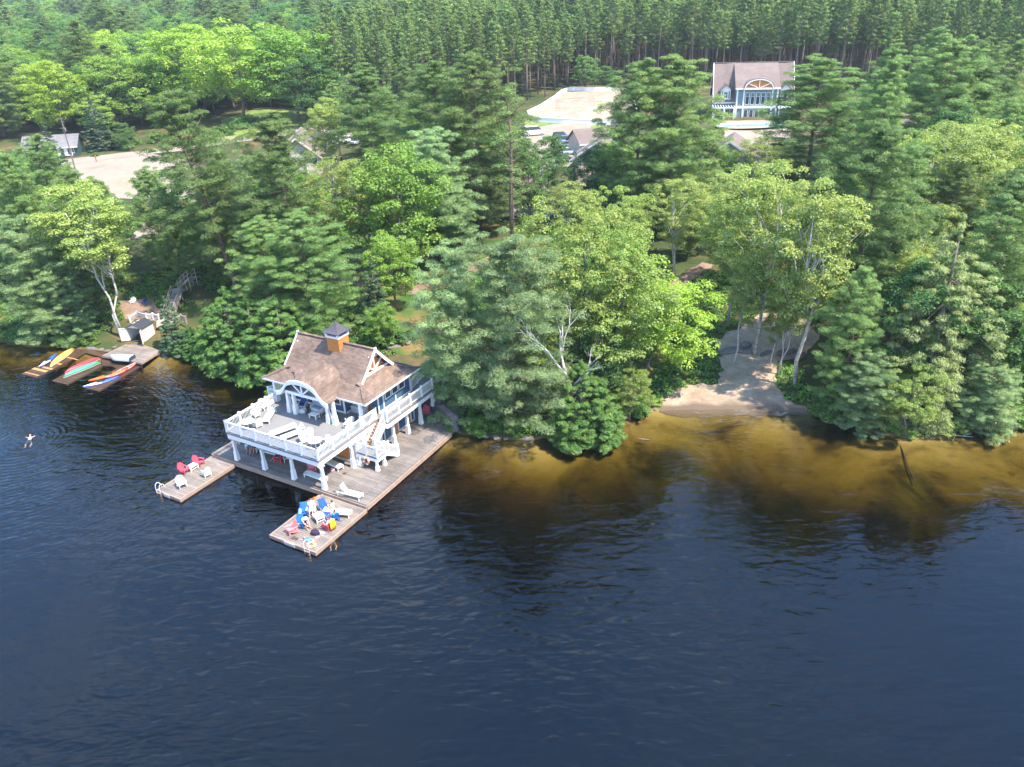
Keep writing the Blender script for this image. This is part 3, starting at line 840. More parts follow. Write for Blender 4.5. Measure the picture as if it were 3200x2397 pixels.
conifer_cone('cedar_0', 80, 7, .24, F_cedar, n=480, cnt=120, blade=.22, droop=-.05, asp=.24, flat=.8, s0=.30)
conifer_cone('cedar_1', 81, 7, .30, F_cedar, n=520, cnt=120, blade=.22, droop=-.08, asp=.24, flat=.75, s0=.32, irr=.25)
conifer_cone('hemlock', 82, 16, .27, F_hem, base=.03, n=720, cnt=130, blade=.27, droop=-.42, asp=.22, flat=.5, s0=.62, irr=.25, shape=.7)
conifer_cone('spruce_0', 83, 12, .19, F_spruce, n=420, cnt=64, blade=.34, droop=-.28, asp=.24, flat=.30, s0=.50)
conifer_cone('spruce_1', 84, 9, .22, F_spruce, n=320, cnt=64, blade=.30, droop=-.2, asp=.24, flat=.30, s0=.42)
bare_tree('dead_birch', 90, 9, plain('bleached_birch_wood', (.60, .57, .52), .8, .25, 3), 4, .19, .30, .48)
bare_tree('bare_branches', 91, 10, B_dead, 4, .12, .5, .33)
shrub('leafy_shrub_0', 95, F_under); shrub('leafy_shrub_1', 96, F_cedar, 1.4, 1.1); shrub('leafy_shrub_2', 97, F_ash, 2.2, 1.5, 34)

def plant(kind, name, label, cat, loc, h, wid=1.0, rz=None, tilt=(0, 0), group=None, leaf=None):
    tm, cm, h0 = PROTO[kind]
    s = h / h0
    rz = rnd.uniform(0, 6.28) if rz is None else rz
    e = empty(name, label, cat, loc, group=group, rot=(tilt[0], tilt[1], rz), scale=(s * wid, s * wid, s))
    t = link_mesh('trunk' if 'shrub' not in name else 'stems', tm, None, e)
    if cm:
        c = link_mesh('crown' if 'shrub' not in name else 'foliage', cm, None, e)
        if leaf:
            c.material_slots[0].link = 'OBJECT'; c.material_slots[0].material = leaf
    return e
def tree_px(kind, name, label, cat, tx, ty, by, wid=1.0, rz=None, tilt=(0, 0), group=None, bx=None, leaf=None):
    """a tree whose top shows at (tx,ty) and whose foot is at row by (2212-wide pixels); foot column follows the vertical"""
    vx, vy = 1600 + 4775 * math.sin(-ROLL), 1198.5 + 4775 * math.cos(ROLL)
    tX, tY, bY = tx * K, ty * K, by * K
    fx = bx * K if bx is not None else tX + (vx - tX) * (bY - tY) / (vy - tY)
    g = ground(fx, bY)
    lo, hi = .5, 45
    for _ in range(30):
        m_ = (lo + hi) / 2
        if proj((g.x, g.y, g.z + m_))[1] > tY: lo = m_
        else: hi = m_
    g.z -= .08
    return plant(kind, name, label, cat, g, lo, wid, rz, tilt, group, leaf)
# ------------------------------------------------------------------ boathouse
W_white = plain('white_paint', (.80, .78, .74), .45, .07, 1.5)
W_blue = rows('blue_siding', [(.055, .125, .215), (.065, .14, .235)], (1, 1, 0), (0, 0, 1), 6, .13, .05, .6, .6, .12, .2)
W_orange = rows('orange_shingle_siding', [(.58, .215, .055), (.64, .25, .07)], (1, 1, 0), (0, 0, 1), .4, .14, .06, .6, .7, .1, .2)
W_door = plain('brown_wood', (.34, .13, .05), .55, .25, 4)
R_shingle = rows('brown_roof_shingles', [(.27, .185, .14), (.18, .122, .093)], (1, 1, 0), (0, 0, 1), .42, .115, .10, .5, .9, .35, .5, .45)
R_metal = rows('dark_standing_seam', [(.085, .072, .085), (.10, .085, .095)], (0, 0, 1), (1, 1, 0), 8, .16, .16, .35, .45, .1, .4)
D_deck = rows('weathered_deck_boards', [(.30, .255, .225), (.20, .17, .15)], (1, 0, 0), (0, 1, 0), 3.6, .19, .16, .25, .85, .45, .4, .30)
D_float = rows('float_deck_boards', [(.32, .26, .215), (.22, .18, .155)], (1, 0, 0), (0, 1, 0), 3.2, .19, .16, .25, .85, .3, .4, .5)
D_edge = plain('float_edge_timber', (.34, .235, .175), .8, .3, 2)
D_pile = plain('dark_wet_timber', (.07, .05, .04), .7, .4, 2)
W_floor = plain('grey_deck_membrane', (.19, .18, .172), .8, .12, .5)
M_glass = plain('window_glass', (.05, .06, .07), .12, .3, .8, spec=.8)
M_curtain = plain('dark_interior', (.09, .075, .065), .7, .3, 2)
M_stone = gmat('grey_boulder_stone', [(.3, (.12, .105, .10)), (.6, (.22, .19, .18)), (.8, (.30, .26, .25))], .8, None, 4, .6)

bh = empty('boathouse', 'white and blue boathouse with brown shingle roof and large balcony on the dock', 'boathouse', (BX0, BY0, 0), BYAW)
DZ, FZ, EZ, RZ = .60, 3.70, 6.22, 9.45
# --- roof
PROF = [(0, 6.22), (.5, 6.34), (1.05, 6.57), (1.8, 7.02), (2.7, 7.90), (4.10, RZ)]
U0, U1, V0, V1 = -11.5, .72, 5.5, 13.7
def prof(d): return float(np.interp(d, [p[0] for p in PROF], [p[1] for p in PROF]))
GL, GR = -10.15, -1.0
mb = MB()
dl = [p[0] for p in PROF]
for sgn, v0 in ((1, V0), (-1, V1)):      # front and back slopes, hipped in the flare, gabled above
    rws = []
    for d in dl:
        c = min(d, 1.5)
        a, b = (U0 + c, U1 - c) if d <= 1.5 else (GL, GR)
        rws.append([(a + (b - a) * t, v0 + sgn * d, prof(d)) for t in np.linspace(0, 1, 9)])
    mb.sheet(rws)
for sgn, u0 in ((1, U0), (-1, U1)):      # side skirts
    rws = []
    for d in [0, .5, 1.05, 1.5, 1.8, 2.1]:
        c = min(d, 1.5)
        rws.append([(u0 + sgn * d, V0 + c + (V1 - V0 - 2 * c) * t, prof(min(d, 1.8)) + (max(0, d - 1.8)) * .4) for t in np.linspace(0, 1, 7)])
    mb.sheet(rws)
roof = mb.build('roof', R_shingle, bh, solid=.10)
cap = MB(); cap.beam((GL, 9.6, RZ + .03), (GR, 9.6, RZ + .03), .28, .07)
for (cu, cv, su, sv) in ((U1, V0, -1, 1), (U0, V0, 1, 1), (U1, V1, -1, -1), (U0, V1, 1, -1)):
    for a, b in ((0, .5), (.5, 1.05), (1.05, 1.5)):
        cap.beam((cu + su * a, cv + sv * a, prof(a) + .05), (cu + su * b, cv + sv * b, prof(b) + .05), .24, .05)
cap.build('ridge_cap', R_shingle, roof)
fa = MB()
for a, b in (((U0, V0), (U1, V0)), ((U1, V0), (U1, V1)), ((U1, V1), (U0, V1)), ((U0, V1), (U0, V0))):
    fa.beam((a[0], a[1], EZ - .10), (b[0], b[1], EZ - .10), .05, .17)
fa.build('eave_fascia', W_white, roof)
for u in (GR + .05, GL - .05):
    rk = MB()
    for sgn, v0 in ((1, V0), (-1, V1)):
        P_ = [(u, v0 + sgn * d, prof(d) - .06) for d in (1.8, 2.7, 4.10)]
        for a, b in zip(P_, P_[1:]): rk.beam(a, b, .07, .26)
    rk.cbox((u, 9.6, RZ + .02), (.10, .3, .3))
    rk.build('rake_board', W_white, roof)
for u, s in ((GR - .5, 1), (GL + .5, -1)):
    g = MB(); g.add([(u, 7.75, 7.12), (u, 11.45, 7.12), (u, 9.6, 9.05)], [(0, 1, 2)])
    gp_ = g.build('gable_panel', W_orange, bh, solid=.06)
    t = MB(); x = u + s * .18
    t.beam((x, 7.6, 7.22), (x, 11.6, 7.22), .10, .20); t.beam((x, 9.6, 7.2), (x, 9.6, 9.2), .10, .13)
    t.beam((x, 9.6, 7.3), (x, 8.55, 8.15), .10, .12); t.beam((x, 9.6, 7.3), (x, 10.65, 8.15), .10, .12)
    t.beam((x, 9.0, 8.72), (x, 10.2, 8.72), .12, .30)
    t.build('gable_truss', W_white, gp_)
# vent pipes on the porch roof
vp = MB(); vp.tube([(-6.45, 4.75, 7.4), (-6.45, 4.75, 8.1)], .04, 6); vp.cbox((-6.5, 4.75, 8.12), (.28, .10, .10)); vp.build('vent_pipe', D_pile, roof)
# --- cupola
cu = MB(); cu.box(-5.95, -4.55, 8.9, 10.3, 8.2, 10.02)
cup = cu.build('cupola', W_orange, bh)
cf = MB(); cf.box(-6.02, -4.48, 8.83, 10.37, 10.02, 10.22); cf.box(-6.0, -4.5, 8.85, 10.35, 10.50, 10.60)
for a in (-5.92, -4.58):
    for b in (8.93, 10.27): cf.cbox((a, b, 10.36), (.22, .22, .28))
cf.build('cupola_frame', W_white, cup)
cg = MB(); cg.box(-5.85, -4.65, 9.0, 10.2, 10.22, 10.50); cg.build('cupola_window', M_glass, cup)
cr_ = MB(); rws = []
for d, z in ((1.0, 10.58), (.74, 10.68), (.48, 10.86), (.22, 11.15), (.0, 11.5)):
    rws.append([(-5.25 - d, 9.6 - d, z), (-5.25 + d, 9.6 - d, z), (-5.25 + d, 9.6 + d, z), (-5.25 - d, 9.6 + d, z), (-5.25 - d, 9.6 - d, z)])
cr_.sheet(rws); cr_.build('cupola_roof', R_metal, cup, solid=.05)
# --- arched porch roof
CU = -5.35
def arch(s):
    s = abs(s)
    if s < 1.75: return 6.62 + 1.13 * math.sqrt(max(0, 1 - (s / 2.05) ** 2))
    z0 = 6.62 + 1.13 * math.sqrt(1 - (1.75 / 2.05) ** 2)
    t = (s - 1.75) / 1.25
    return z0 + (6.16 - z0) * (1 - (1 - t) ** 2)
SS = [-3.0, -2.7, -2.4, -2.1, -1.9, -1.75, -1.55, -1.3, -1.0, -.7, -.35, 0, .35, .7, 1.0, 1.3, 1.55, 1.75, 1.9, 2.1, 2.4, 2.7, 3.0]
pr_ = MB(); rws = []
for v in (4.12, 5.0, 5.9, 6.8, 7.6, 8.35):
    r_ = []
    for s in SS:
        # the barrel dies into the main slope
        vv = v
        dz = arch(s)
        lim = V0 + float(np.interp(dz, [p[1] for p in PROF], [p[0] for p in PROF])) + .25
        r_.append((CU + s, min(vv, lim), dz))
    rws.append(r_)
pr_.sheet(rws); porch = pr_.build('porch_roof', R_shingle, bh, solid=.09)
af = MB()
for a, b in zip(SS, SS[1:]):
    za, zb = arch(a), arch(b); h = .34
    af.add([(CU + a, 4.02, za - h), (CU + b, 4.02, zb - h), (CU + b, 4.02, zb + .05), (CU + a, 4.02, za + .05),
            (CU + a, 4.16, za - h), (CU + b, 4.16, zb - h), (CU + b, 4.16, zb + .05), (CU + a, 4.16, za + .05)],
           [(0, 1, 2, 3), (7, 6, 5, 4), (3, 2, 6, 7), (0, 4, 5, 1), (0, 3, 7, 4), (1, 5, 6, 2)])
af.build('arch_fascia', W_white, porch)
at_ = MB()
at_.beam((CU - 2.75, 4.95, 6.02), (CU + 2.75, 4.95, 6.02), .26, .34)
at_.beam((CU - 2.1, 4.30, 6.28), (CU + 2.1, 4.30, 6.28), .12, .26); at_.beam((CU, 4.3, 6.3), (CU, 4.3, 7.5), .12, .14)
at_.beam((CU, 4.3, 6.35), (CU - .95, 4.3, 7.15), .12, .12); at_.beam((CU, 4.3, 6.35), (CU + .95, 4.3, 7.15), .12, .12)
for u in (CU - 2.6, CU + 2.6): at_.beam((u, 4.15, 6.04), (u, 6.9, 6.04), .22, .30)
at_.build('porch_truss', W_white, porch)
ce = MB(); ce.box(CU - 2.6, CU + 2.6, 4.2, 7.0, 6.20, 6.23); ce.build('porch_ceiling', W_white, porch)
def column(u, v, z0, z1, ped=.95, w=.22, wp=.36, name='post', brackets=True, parent=bh):
    m_ = MB(); 
    m_.add([(u + a * wp / 2 * k, v + b * wp / 2 * k, z) for z, k in ((z0, 1.06), (z0 + .12, 1.06), (z0 + .12, 1.0), (z0 + ped, .82), (z0 + ped, .66), (z1, .60)) for a, b in ((-1, -1), (1, -1), (1, 1), (-1, 1))],
           [(0, 3, 2, 1), (20, 21, 22, 23)] + [(i * 4 + k, i * 4 + (k + 1) % 4, i * 4 + 4 + (k + 1) % 4, i * 4 + 4 + k) for i in range(5) for k in range(4)])
    if brackets:
        m_.box(u - .17, u + .17, v - .17, v + .17, z1 - .14, z1)
        for a, b in ((1, 0), (-1, 0), (0, 1), (0, -1)):
            m_.add([(u + a * .11 + b * .05, v + b * .11 + a * .05, z1 - .5), (u + a * .42 + b * .05, v + b * .42 + a * .05, z1), (u + a * .11 + b * .05, v + b * .11 + a * .05, z1),
                    (u + a * .11 - b * .05, v + b * .11 - a * .05, z1 - .5), (u + a * .42 - b * .05, v + b * .42 - a * .05, z1), (u + a * .11 - b * .05, v + b * .11 - a * .05, z1)],
                   [(0, 1, 2), (5, 4, 3), (0, 3, 4, 1), (1, 4, 5, 2), (2, 5, 3, 0)])
    return m_.build(name, W_white, parent)
for u in (-7.95, -7.22, -3.25, -2.52): column(u, 4.95, FZ, 6.0, .9, .22, .42, 'porch_post', False)
column(-.35, 6.0, FZ, 6.1, .9, .22, .40, 'porch_post', False); column(-10.6, 6.0, FZ, 6.1, .9, .22, .40, 'porch_post', False)
# --- upper storey walls
def wall(name, p, q, z0, z1, m, parent, th=.12):
    w = MB(); w.beam((p[0], p[1], (z0 + z1) / 2), (q[0], q[1], (z0 + z1) / 2), th, z1 - z0); return w.build(name, m, parent)
UP = [((-10.2, 7.0), (-3.0, 7.0)), ((-3.0, 7.06), (-3.0, 8.3)), ((-2.94, 8.3), (-.36, 8.3)), ((-.3, 8.24), (-.3, 13.2)), ((-.36, 13.2), (-10.14, 13.2)), ((-10.2, 13.26), (-10.2, 7.06))]
walls = [wall('wall', a, b, FZ, 6.5, W_blue, bh) for a, b in UP]
def trim(parent, items, name='trim'):
    t = MB()
    for p, q, z0, z1, th in items: t.beam((p[0], p[1], (z0 + z1) / 2), (q[0], q[1], (z0 + z1) / 2), th, z1 - z0)
    return t.build(name, W_white, parent)
def vtrim(u, v, z0, z1, s=.17): return ((u - s / 2, v), (u + s / 2, v), z0, z1, s)
trim(walls[3], [((-.215, 8.2), (-.215, 13.25), FZ, FZ + .16, .05), ((-.215, 8.2), (-.215, 13.25), 5.98, 6.2, .05)] + [((-.215, v - .08), (-.215, v + .08), FZ + .16, 5.98, .05) for v in (8.29, 9.05, 13.14)] + [((-.215, 10.75), (-.215, 10.87), FZ + .16, 4.45, .05)])
trim(walls[0], [((-10.2, 6.915), (-3.0, 6.915), FZ, FZ + .16, .05)] + [((u - .09, 6.915), (u + .09, 6.915), FZ + .16, 6.1, .05) for u in (-10.1, -8.3, -6.9, -4.9, -3.09)])
trim(walls[1], [((-2.915, 7.0), (-2.915, 8.2), FZ, FZ + .16, .05)])
trim(walls[2], [((-2.9, 8.215), (-2.2, 8.215), FZ, FZ + .16, .05)])
def window(parent, axis, c, z0, w, h, s, mull=True):
    """axis 'u': faces +-u (s sign) at plane c[0]; axis 'v': faces +-v"""
    f = MB(); g = MB(); m2 = MB(); t = .09; d = .05
    def bx(mbx, a0, a1, b0, b1, e0, e1):
        lo, hi = (e0, e1) if e0 < e1 else (e1, e0)
        if axis == 'u': mbx.box(c[0] + lo, c[0] + hi, c[1] + a0, c[1] + a1, b0, b1)
        else: mbx.box(c[0] + a0, c[0] + a1, c[1] + lo, c[1] + hi, b0, b1)
    e = s * d
    bx(f, -w / 2 - t, w / 2 + t, z0 - t, z0, 0, e * 1.3); bx(f, -w / 2 - t, w / 2 + t, z0 + h, z0 + h + t, 0, e * 1.2)
    bx(f, -w / 2 - t, -w / 2, z0, z0 + h, 0, e); bx(f, w / 2, w / 2 + t, z0, z0 + h, 0, e)
    if mull:
        bx(f, -w / 2, w / 2, z0 + h * .66, z0 + h * .66 + .05, 0, e * .9)
        for k in (-1, 1): bx(f, k * w / 6 - .018, k * w / 6 + .018, z0 + h * .66 + .05, z0 + h, 0, e * .8)
    fr_ = f.build('window', W_white, parent)
    bx(g, -w / 2, w / 2, z0, z0 + h, 0, e * .3); g.build('pane', M_glass, fr_)
    return fr_
for v in (9.75, 10.8, 11.85): window(walls[3], 'u', (-.24, v), 4.72, .74, 1.12, 1)
window(walls[0], 'v', (-3.95, 6.94), 4.55, .8, 1.25, -1); window(walls[0], 'v', (-9.2, 6.94), 4.55, .8, 1.25, -1)
dm = MB(); dm.box(-6.72, -5.08, 6.90, 6.94, FZ + .03, 5.95); dr = dm.build('door', M_glass, walls[0])
df = MB()
for u in (-6.76, -5.9, -5.04): df.box(u - .06, u + .06, 6.86, 6.90, FZ, 5.98)
df.box(-6.8, -5.0, 6.86, 6.90, 5.98, 6.08); df.build('door_frame', W_white, dr)
ed = MB(); ed.box(-1.9, -1.0, 8.19, 8.235, FZ + .03, 5.9); ed.build('door', W_door, walls[2])
# --- balcony slab, walkways, edge beams
slab = MB()
slab.prism([(-10.62, -.42), (.22, -.42), (.22, 7.4), (1.5, 7.4), (1.5, 14.6), (.5, 17.9), (-1.4, 17.9), (-.6, 13.9), (-11.2, 13.9), (-11.9, 13.0), (-11.9, 6.1), (-10.62, 6.1)], FZ - .18, FZ)
bal = slab.build('balcony_floor', W_floor, bh)
eb = MB()
loop = [(-10.5, -.30), (.10, -.30), (.10, 7.3), (1.38, 7.3), (1.38, 14.5), (.4, 17.8)]
for a, b in zip(loop, loop[1:]):
    eb.beam((*a, FZ - .42), (*b, FZ - .42), .16, .42)
for a, b in (((-10.5, -.30), (-10.5, 6.2)), ((-11.8, 6.2), (-11.8, 13.0)), ((-11.8, 6.2), (-10.5, 6.2))):
    eb.beam((*a, FZ - .42), (*b, FZ - .42), .16, .42)
for v in (1.2, 2.8, 4.3): eb.beam((-10.4, v, FZ - .36), (0, v, FZ - .36), .14, .3)
eb.build('edge_beam', W_white, bh)
for u in (-10.36, -6.91, -3.45, 0): column(u, 0, DZ, 3.08)
column(0, 3.78, DZ, 3.08); 
for v in (8.55, 10.7, 12.8, 15.0): column(.92, v, DZ if v < 14 else 1.5, 3.08)
column(-10.36, 3.78, DZ, 3.08)
for v in (7.5, 10.0, 12.5): column(-11.2, v, DZ - .9, 3.08)
# --- railings
POSTED = set()
def railing(parent, p, q, z0, z1=None, h=1.02, bay=1.75, name='railing', m=None, step=.15, ends=(True, True)):
    m = m or W_white; z1 = z0 if z1 is None else z1
    a, b = Vector((*p, z0)), Vector((*q, z1)); L_ = (b - a).length; r_ = MB()
    r_.beam(a + Vector((0, 0, h)), b + Vector((0, 0, h)), .11, .06); r_.beam(a + Vector((0, 0, .12)), b + Vector((0, 0, .12)), .06, .06); r_.beam(a + Vector((0, 0, h - .12)), b + Vector((0, 0, h - .12)), .05, .05)
    n = int(L_ / step)
    for i in range(1, n):
        c = a.lerp(b, i / n); r_.box(c.x - .015, c.x + .015, c.y - .015, c.y + .015, c.z + .12, c.z + h - .1)
    o = r_.build(name, m, parent, fix=False)
    nb = max(1, round(L_ / bay))
    for i in range(nb + 1):
        if i == nb and (round(b.x, 2), round(b.y, 2)) in POSTED: continue
        c = a.lerp(b, i / nb)
        if (round(c.x, 2), round(c.y, 2)) in POSTED: continue
        POSTED.add((round(c.x, 2), round(c.y, 2))); pm = MB(); pm.box(c.x - .075, c.x + .075, c.y - .075, c.y + .075, c.z - .02, c.z + h + .10); pm.box(c.x - .1, c.x + .1, c.y - .1, c.y + .1, c.z + h + .10, c.z + h + .15)
        pm.build('rail_post', m, o)
    return o
for p, q in (((-10.5, -.32), (.1, -.32)), ((.1, -.30), (.1, 7.35)), ((-10.5, -.30), (-10.5, 6.2)), ((-10.5, 6.2), (-11.8, 6.2)), ((-11.8, 6.2), (-11.8, 12.9)), ((-11.8, 12.9), (-10.4, 13.8)),
             ((1.38, 7.35), (1.38, 14.5)), ((1.38, 14.5), (.4, 17.8)), ((-.3, 13.35), (-1.3, 17.8))):
    railing(bal, p, q, FZ)
# --- outside stairs with a landing
st = MB()
for i in range(9):
    v = 7.4 - .235 * (i + .5); z = FZ - .2 * (i + 1); st.box(.18, 1.12, v - .15, v + .15, z - .04, z)
stair = st.build('staircase', plain('worn_brown_treads', (.36, .17, .10), .8, .3, 6), bh)
sg = MB()
for u in (.14, 1.16): sg.beam((u, 7.45, FZ - .22), (u, 5.35, 1.85), .06, .30)
for u in (1.32, 2.40): sg.beam((u, 5.35, 1.80), (u, 7.15, .62), .06, .28)
sg.build('stringer', W_white, stair)
s2 = MB()
for i in range(6):
    v = 5.45 + .27 * (i + .5); z = 1.9 - .2 * (i + 1); s2.box(1.36, 2.36, v - .15, v + .15, z - .04, z)
s2.build('lower_steps', W_floor, stair)
ld = MB(); ld.box(0, 2.45, 4.25, 5.38, 1.78, 1.90); ld.build('landing', W_floor, stair)
lb = MB()
for a, b in (((0.03, 4.25), (2.45, 4.25)), ((2.45, 4.25), (2.45, 5.38)), ((0.03, 4.25), (0.03, 5.38))): lb.beam((*a, 1.66), (*b, 1.66), .1, .26)
lb.build('landing_beam', W_white, stair)
for u, v in ((.16, 4.27), (2.3, 4.27), (2.3, 5.28), (.45, 4.27)): column(u, v, DZ, 1.56, .5, .18, .30, 'stair_post', False, stair)
railing(stair, (.05, 4.28), (2.42, 4.28), 1.9, bay=1.2); railing(stair, (2.42, 4.28), (2.42, 5.36), 1.9, bay=1.1); railing(stair, (.05, 4.28), (.05, 5.3), 1.9, bay=1.1)
railing(stair, (1.17, 7.35), (1.17, 5.4), FZ, 1.9, bay=2.8); railing(stair, (.13, 7.35), (.13, 5.4), FZ, 1.9, bay=2.8)
railing(stair, (1.32, 5.4), (1.32, 7.15), 1.85, .62, bay=2.2); railing(stair, (2.42, 5.4), (2.42, 7.15), 1.85, .62, bay=2.2)
# --- lower storey
LW = [((-10.1, 4.5), (-.26, 4.5), W_orange), ((-.2, 4.44), (-.2, 8.2), W_white), ((-.2, 8.2), (-.2, 13.3), W_blue), ((-.26, 13.3), (-10.04, 13.3), W_blue), ((-10.1, 13.36), (-10.1, 4.56), W_blue)]
lw = [wall('lower_wall', a, b, DZ - .5, FZ - .2, m_, bh) for a, b, m_ in LW]
trim(lw[0], [((-10.1, 4.41), (-.2, 4.41), 2.9, 3.2, .05)] + [((u - .09, 4.41), (u + .09, 4.41), DZ, 2.9, .05) for u in (-10.0, -6.6, -3.2, -.29)] + [((u - .09, 4.41), (u + .09, 4.41), DZ, 2.9, .05) for u in (-8.3, -4.9)])
trim(lw[0], [((-10.0, 4.36), (-.3, 4.36), DZ, DZ + .12, .12)], 'sill')
for v0_, v1_ in ((8.45, 9.9), (10.55, 12.0), (12.55, 13.2)):
    trim(lw[2], [((-.115, v0_), (-.115, v1_), DZ, DZ + .15, .05), ((-.115, v0_), (-.115, v1_), 2.75, 2.9, .05), ((-.115, v0_), (-.115, v0_ + .13), DZ + .15, 2.75, .05), ((-.115, v1_ - .13), (-.115, v1_), DZ + .15, 2.75, .05)])
for v0_, v1_ in ((9.93, 10.52), (12.03, 12.52)):
    o_ = MB(); o_.box(-.14, -.11, v0_, v1_, DZ, 3.1); o_.build('lower_door', W_orange, lw[2])

# ------------------------------------------------------------------ docks
def piles(parent, pts, top, bot=-2.6, r=.12):
    for u, v in pts:
        p_ = MB(); p_.tube([(u, v, bot), (u, v, top)], r, 8); p_.build('pile', D_pile, parent)
dk = empty('dock', 'large weathered plank dock under and around the boathouse', 'dock', (BX0, BY0, 0), BYAW)
d = MB(); d.prism([(-13.44, -.25), (4.64, -.25), (4.40, 12.7), (1.6, 15.3), (-10.2, 15.0), (-13.2, 13.6)], DZ - .10, DZ)
d.build('deck', D_deck, dk)
d = MB(); d.beam((-13.44, -.29, DZ - .30), (4.66, -.29, DZ - .30), .08, .42); d.beam((4.68, -.25, DZ - .30), (4.44, 12.7, DZ - .30), .08, .42); d.beam((-13.48, -.25, DZ - .3), (-13.24, 13.6, DZ - .3), .08, .42); d.beam((4.44, 12.74, DZ - .3), (1.6, 15.34, DZ - .3), .08, .42)
d.build('rim_board', D_edge, dk)
cl = MB(); cl.tube([(1.0, .05, DZ), (1.0, .05, DZ + .08)], .03, 6); cl.beam((.85, .05, DZ + .09), (1.15, .05, DZ + .09), .05, .04); cl.build('mooring_cleat', plain('dull_metal', (.3, .3, .3), .4, .2, 4, metal=.7), dk)
piles(dk, [(u, v) for u in (-12.8, -8.6, -4.4, -.2, 4.0) for v in (.3, 5, 10)], DZ - .12)
def float_dock(u0, u1, v0, v1, z, label):
    f = empty('floating_dock', label, 'dock', B((u0 + u1) / 2, (v0 + v1) / 2, 0), BYAW)
    w, l = (u1 - u0) / 2, (v1 - v0) / 2
    a = MB(); a.box(-w, w, -l, l, z - .06, z); a.build('deck', D_float, f)
    a = MB(); t = .09
    a.box(-w - t, -w, -l - t, l, z - .30, z + .03); a.box(w, w + t, -l - t, l, z - .30, z + .03); a.box(-w, w, -l - t, -l, z - .30, z + .03)
    a.build('rim_board', D_edge, f)
    a = MB(); a.box(-w + .1, w - .1, -l + .1, l - .05, -.25, z - .10); a.build('float_drum', D_pile, f)
    a = MB(); a.box(-w * .35, w * .12, -l - t - .04, -l - t, z - .30, z + .02); a.build('fender', plain('pale_fender', (.55, .47, .45), .7, .2, 5), f)
    return f
fd1 = float_dock(-13.44, -10.55, -6.33, -.34, .26, 'narrower of the two floating docks, at the left, with red and white chairs')
fd2 = float_dock(0.02, 4.64, -6.42, -.34, .26, 'wider floating dock crowded with people at the front right')
M_chrome = plain('pale_tube_metal', (.75, .75, .74), .35, .05, 3, metal=.3)
def ladder(u, v, rz, label, z=.26):
    e = empty('swim_ladder', label, 'ladder', B(u, v, z), BYAW + rz)
    for y in (-.25, .25):
        t = MB(); t.tube([(-.35, y, 0), (-.35, y, .45), (-.22, y, .72), (.0, y, .82), (.16, y, .70), (.20, y, .40), (.20, y, -.9)], .026, 6); t.build('side_rail', M_chrome, e, smooth=True)
    for k in range(4):
        t = MB(); t.box(.12, .26, -.25, .25, -.05 - .27 * k, -.02 - .27 * k); t.build('step', D_edge, e)
    return e
ladder(-13.0, -6.35, R(-90), 'white hooped ladder at the corner of the narrow floating dock')
ladder(4.0, -6.45, R(-90), 'pale swim ladder at the front corner of the crowded floating dock')
# stone retaining wall behind the dock
def boulder(mb_, c, s, rg_, flat=.6, n=2):
    bm = bmesh.new(); bmesh.ops.create_icosphere(bm, subdivisions=n, radius=1)
    o = rg_.uniform(0, 50, 3); rz = rg_.uniform(0, 6.28)
    for v in bm.verts:
        q = v.co.normalized(); k = 1 + .30 * noise.noise(Vector(q * 1.1) + Vector(o)) + .12 * noise.noise(Vector(q * 3) + Vector(o))
        q = Vector([math.copysign(abs(a) ** .75, a) for a in q]) * k
        x, y = q.x * s[0], q.y * s[1]
        v.co = Vector((c[0] + x * math.cos(rz * .1) - y * math.sin(rz * .1), c[1] + x * math.sin(rz * .1) + y * math.cos(rz * .1), c[2] + q.z * s[2] * flat))
    mb_.add([v.co[:] for v in bm.verts], [tuple(v.index for v in f.verts) for f in bm.faces]); bm.free()
rw = MB(); rgb = np.random.default_rng(9)
for lvl in range(3):
    for i in range(13):
        t = (i + .5 * (lvl % 2)) / 12; q = Vector((4.3, 13.6)).lerp(Vector((-1.5, 16.8)), t); boulder(rw, (*B(q.x, q.y)[:2], .45 + lvl * .62), (.48, .42, .5), rgb, .75, 1)
tag(rw.build('retaining_wall', M_stone), 'dry stone retaining wall behind the right end of the dock', 'stone wall')
# ------------------------------------------------------------------ furniture
C_red = plain('red_plastic', (.62, .07, .10), .5, .1, 3)
C_pink = plain('faded_pink_plastic', (.70, .22, .22), .55, .12, 3)
C_white = plain('white_plastic', (.78, .77, .74), .5, .07, 3)
C_blue = plain('blue_plastic', (.02, .13, .45), .5, .12, 3)
C_black = plain('black_plastic', (.02, .02, .022), .5, .2, 3)
C_cream = plain('cream_fabric', (.66, .58, .42), .9, .12, 5)
C_bluecloth = plain('blue_cushion', (.015, .07, .25), .9, .18, 5)
C_greycloth = plain('blue_grey_cushion', (.25, .32, .42), .9, .12, 5)
C_beige = plain('beige_table_top', (.60, .50, .36), .5, .12, 3)
C_yellow = plain('yellow_cloth', (.80, .50, .02), .9, .12, 5)
C_wicker = rows('white_wicker', [(.76, .75, .72), (.66, .65, .62)], (1, 1, 0), (0, 0, 1), .08, .03, .12, .6, .7, .1, .4)
C_towel = plain('blue_towel', (.02, .12, .42), .95, .2, 6)
def piece(o, name, mb, m, **k): return mb.build(name, m, o, **k)
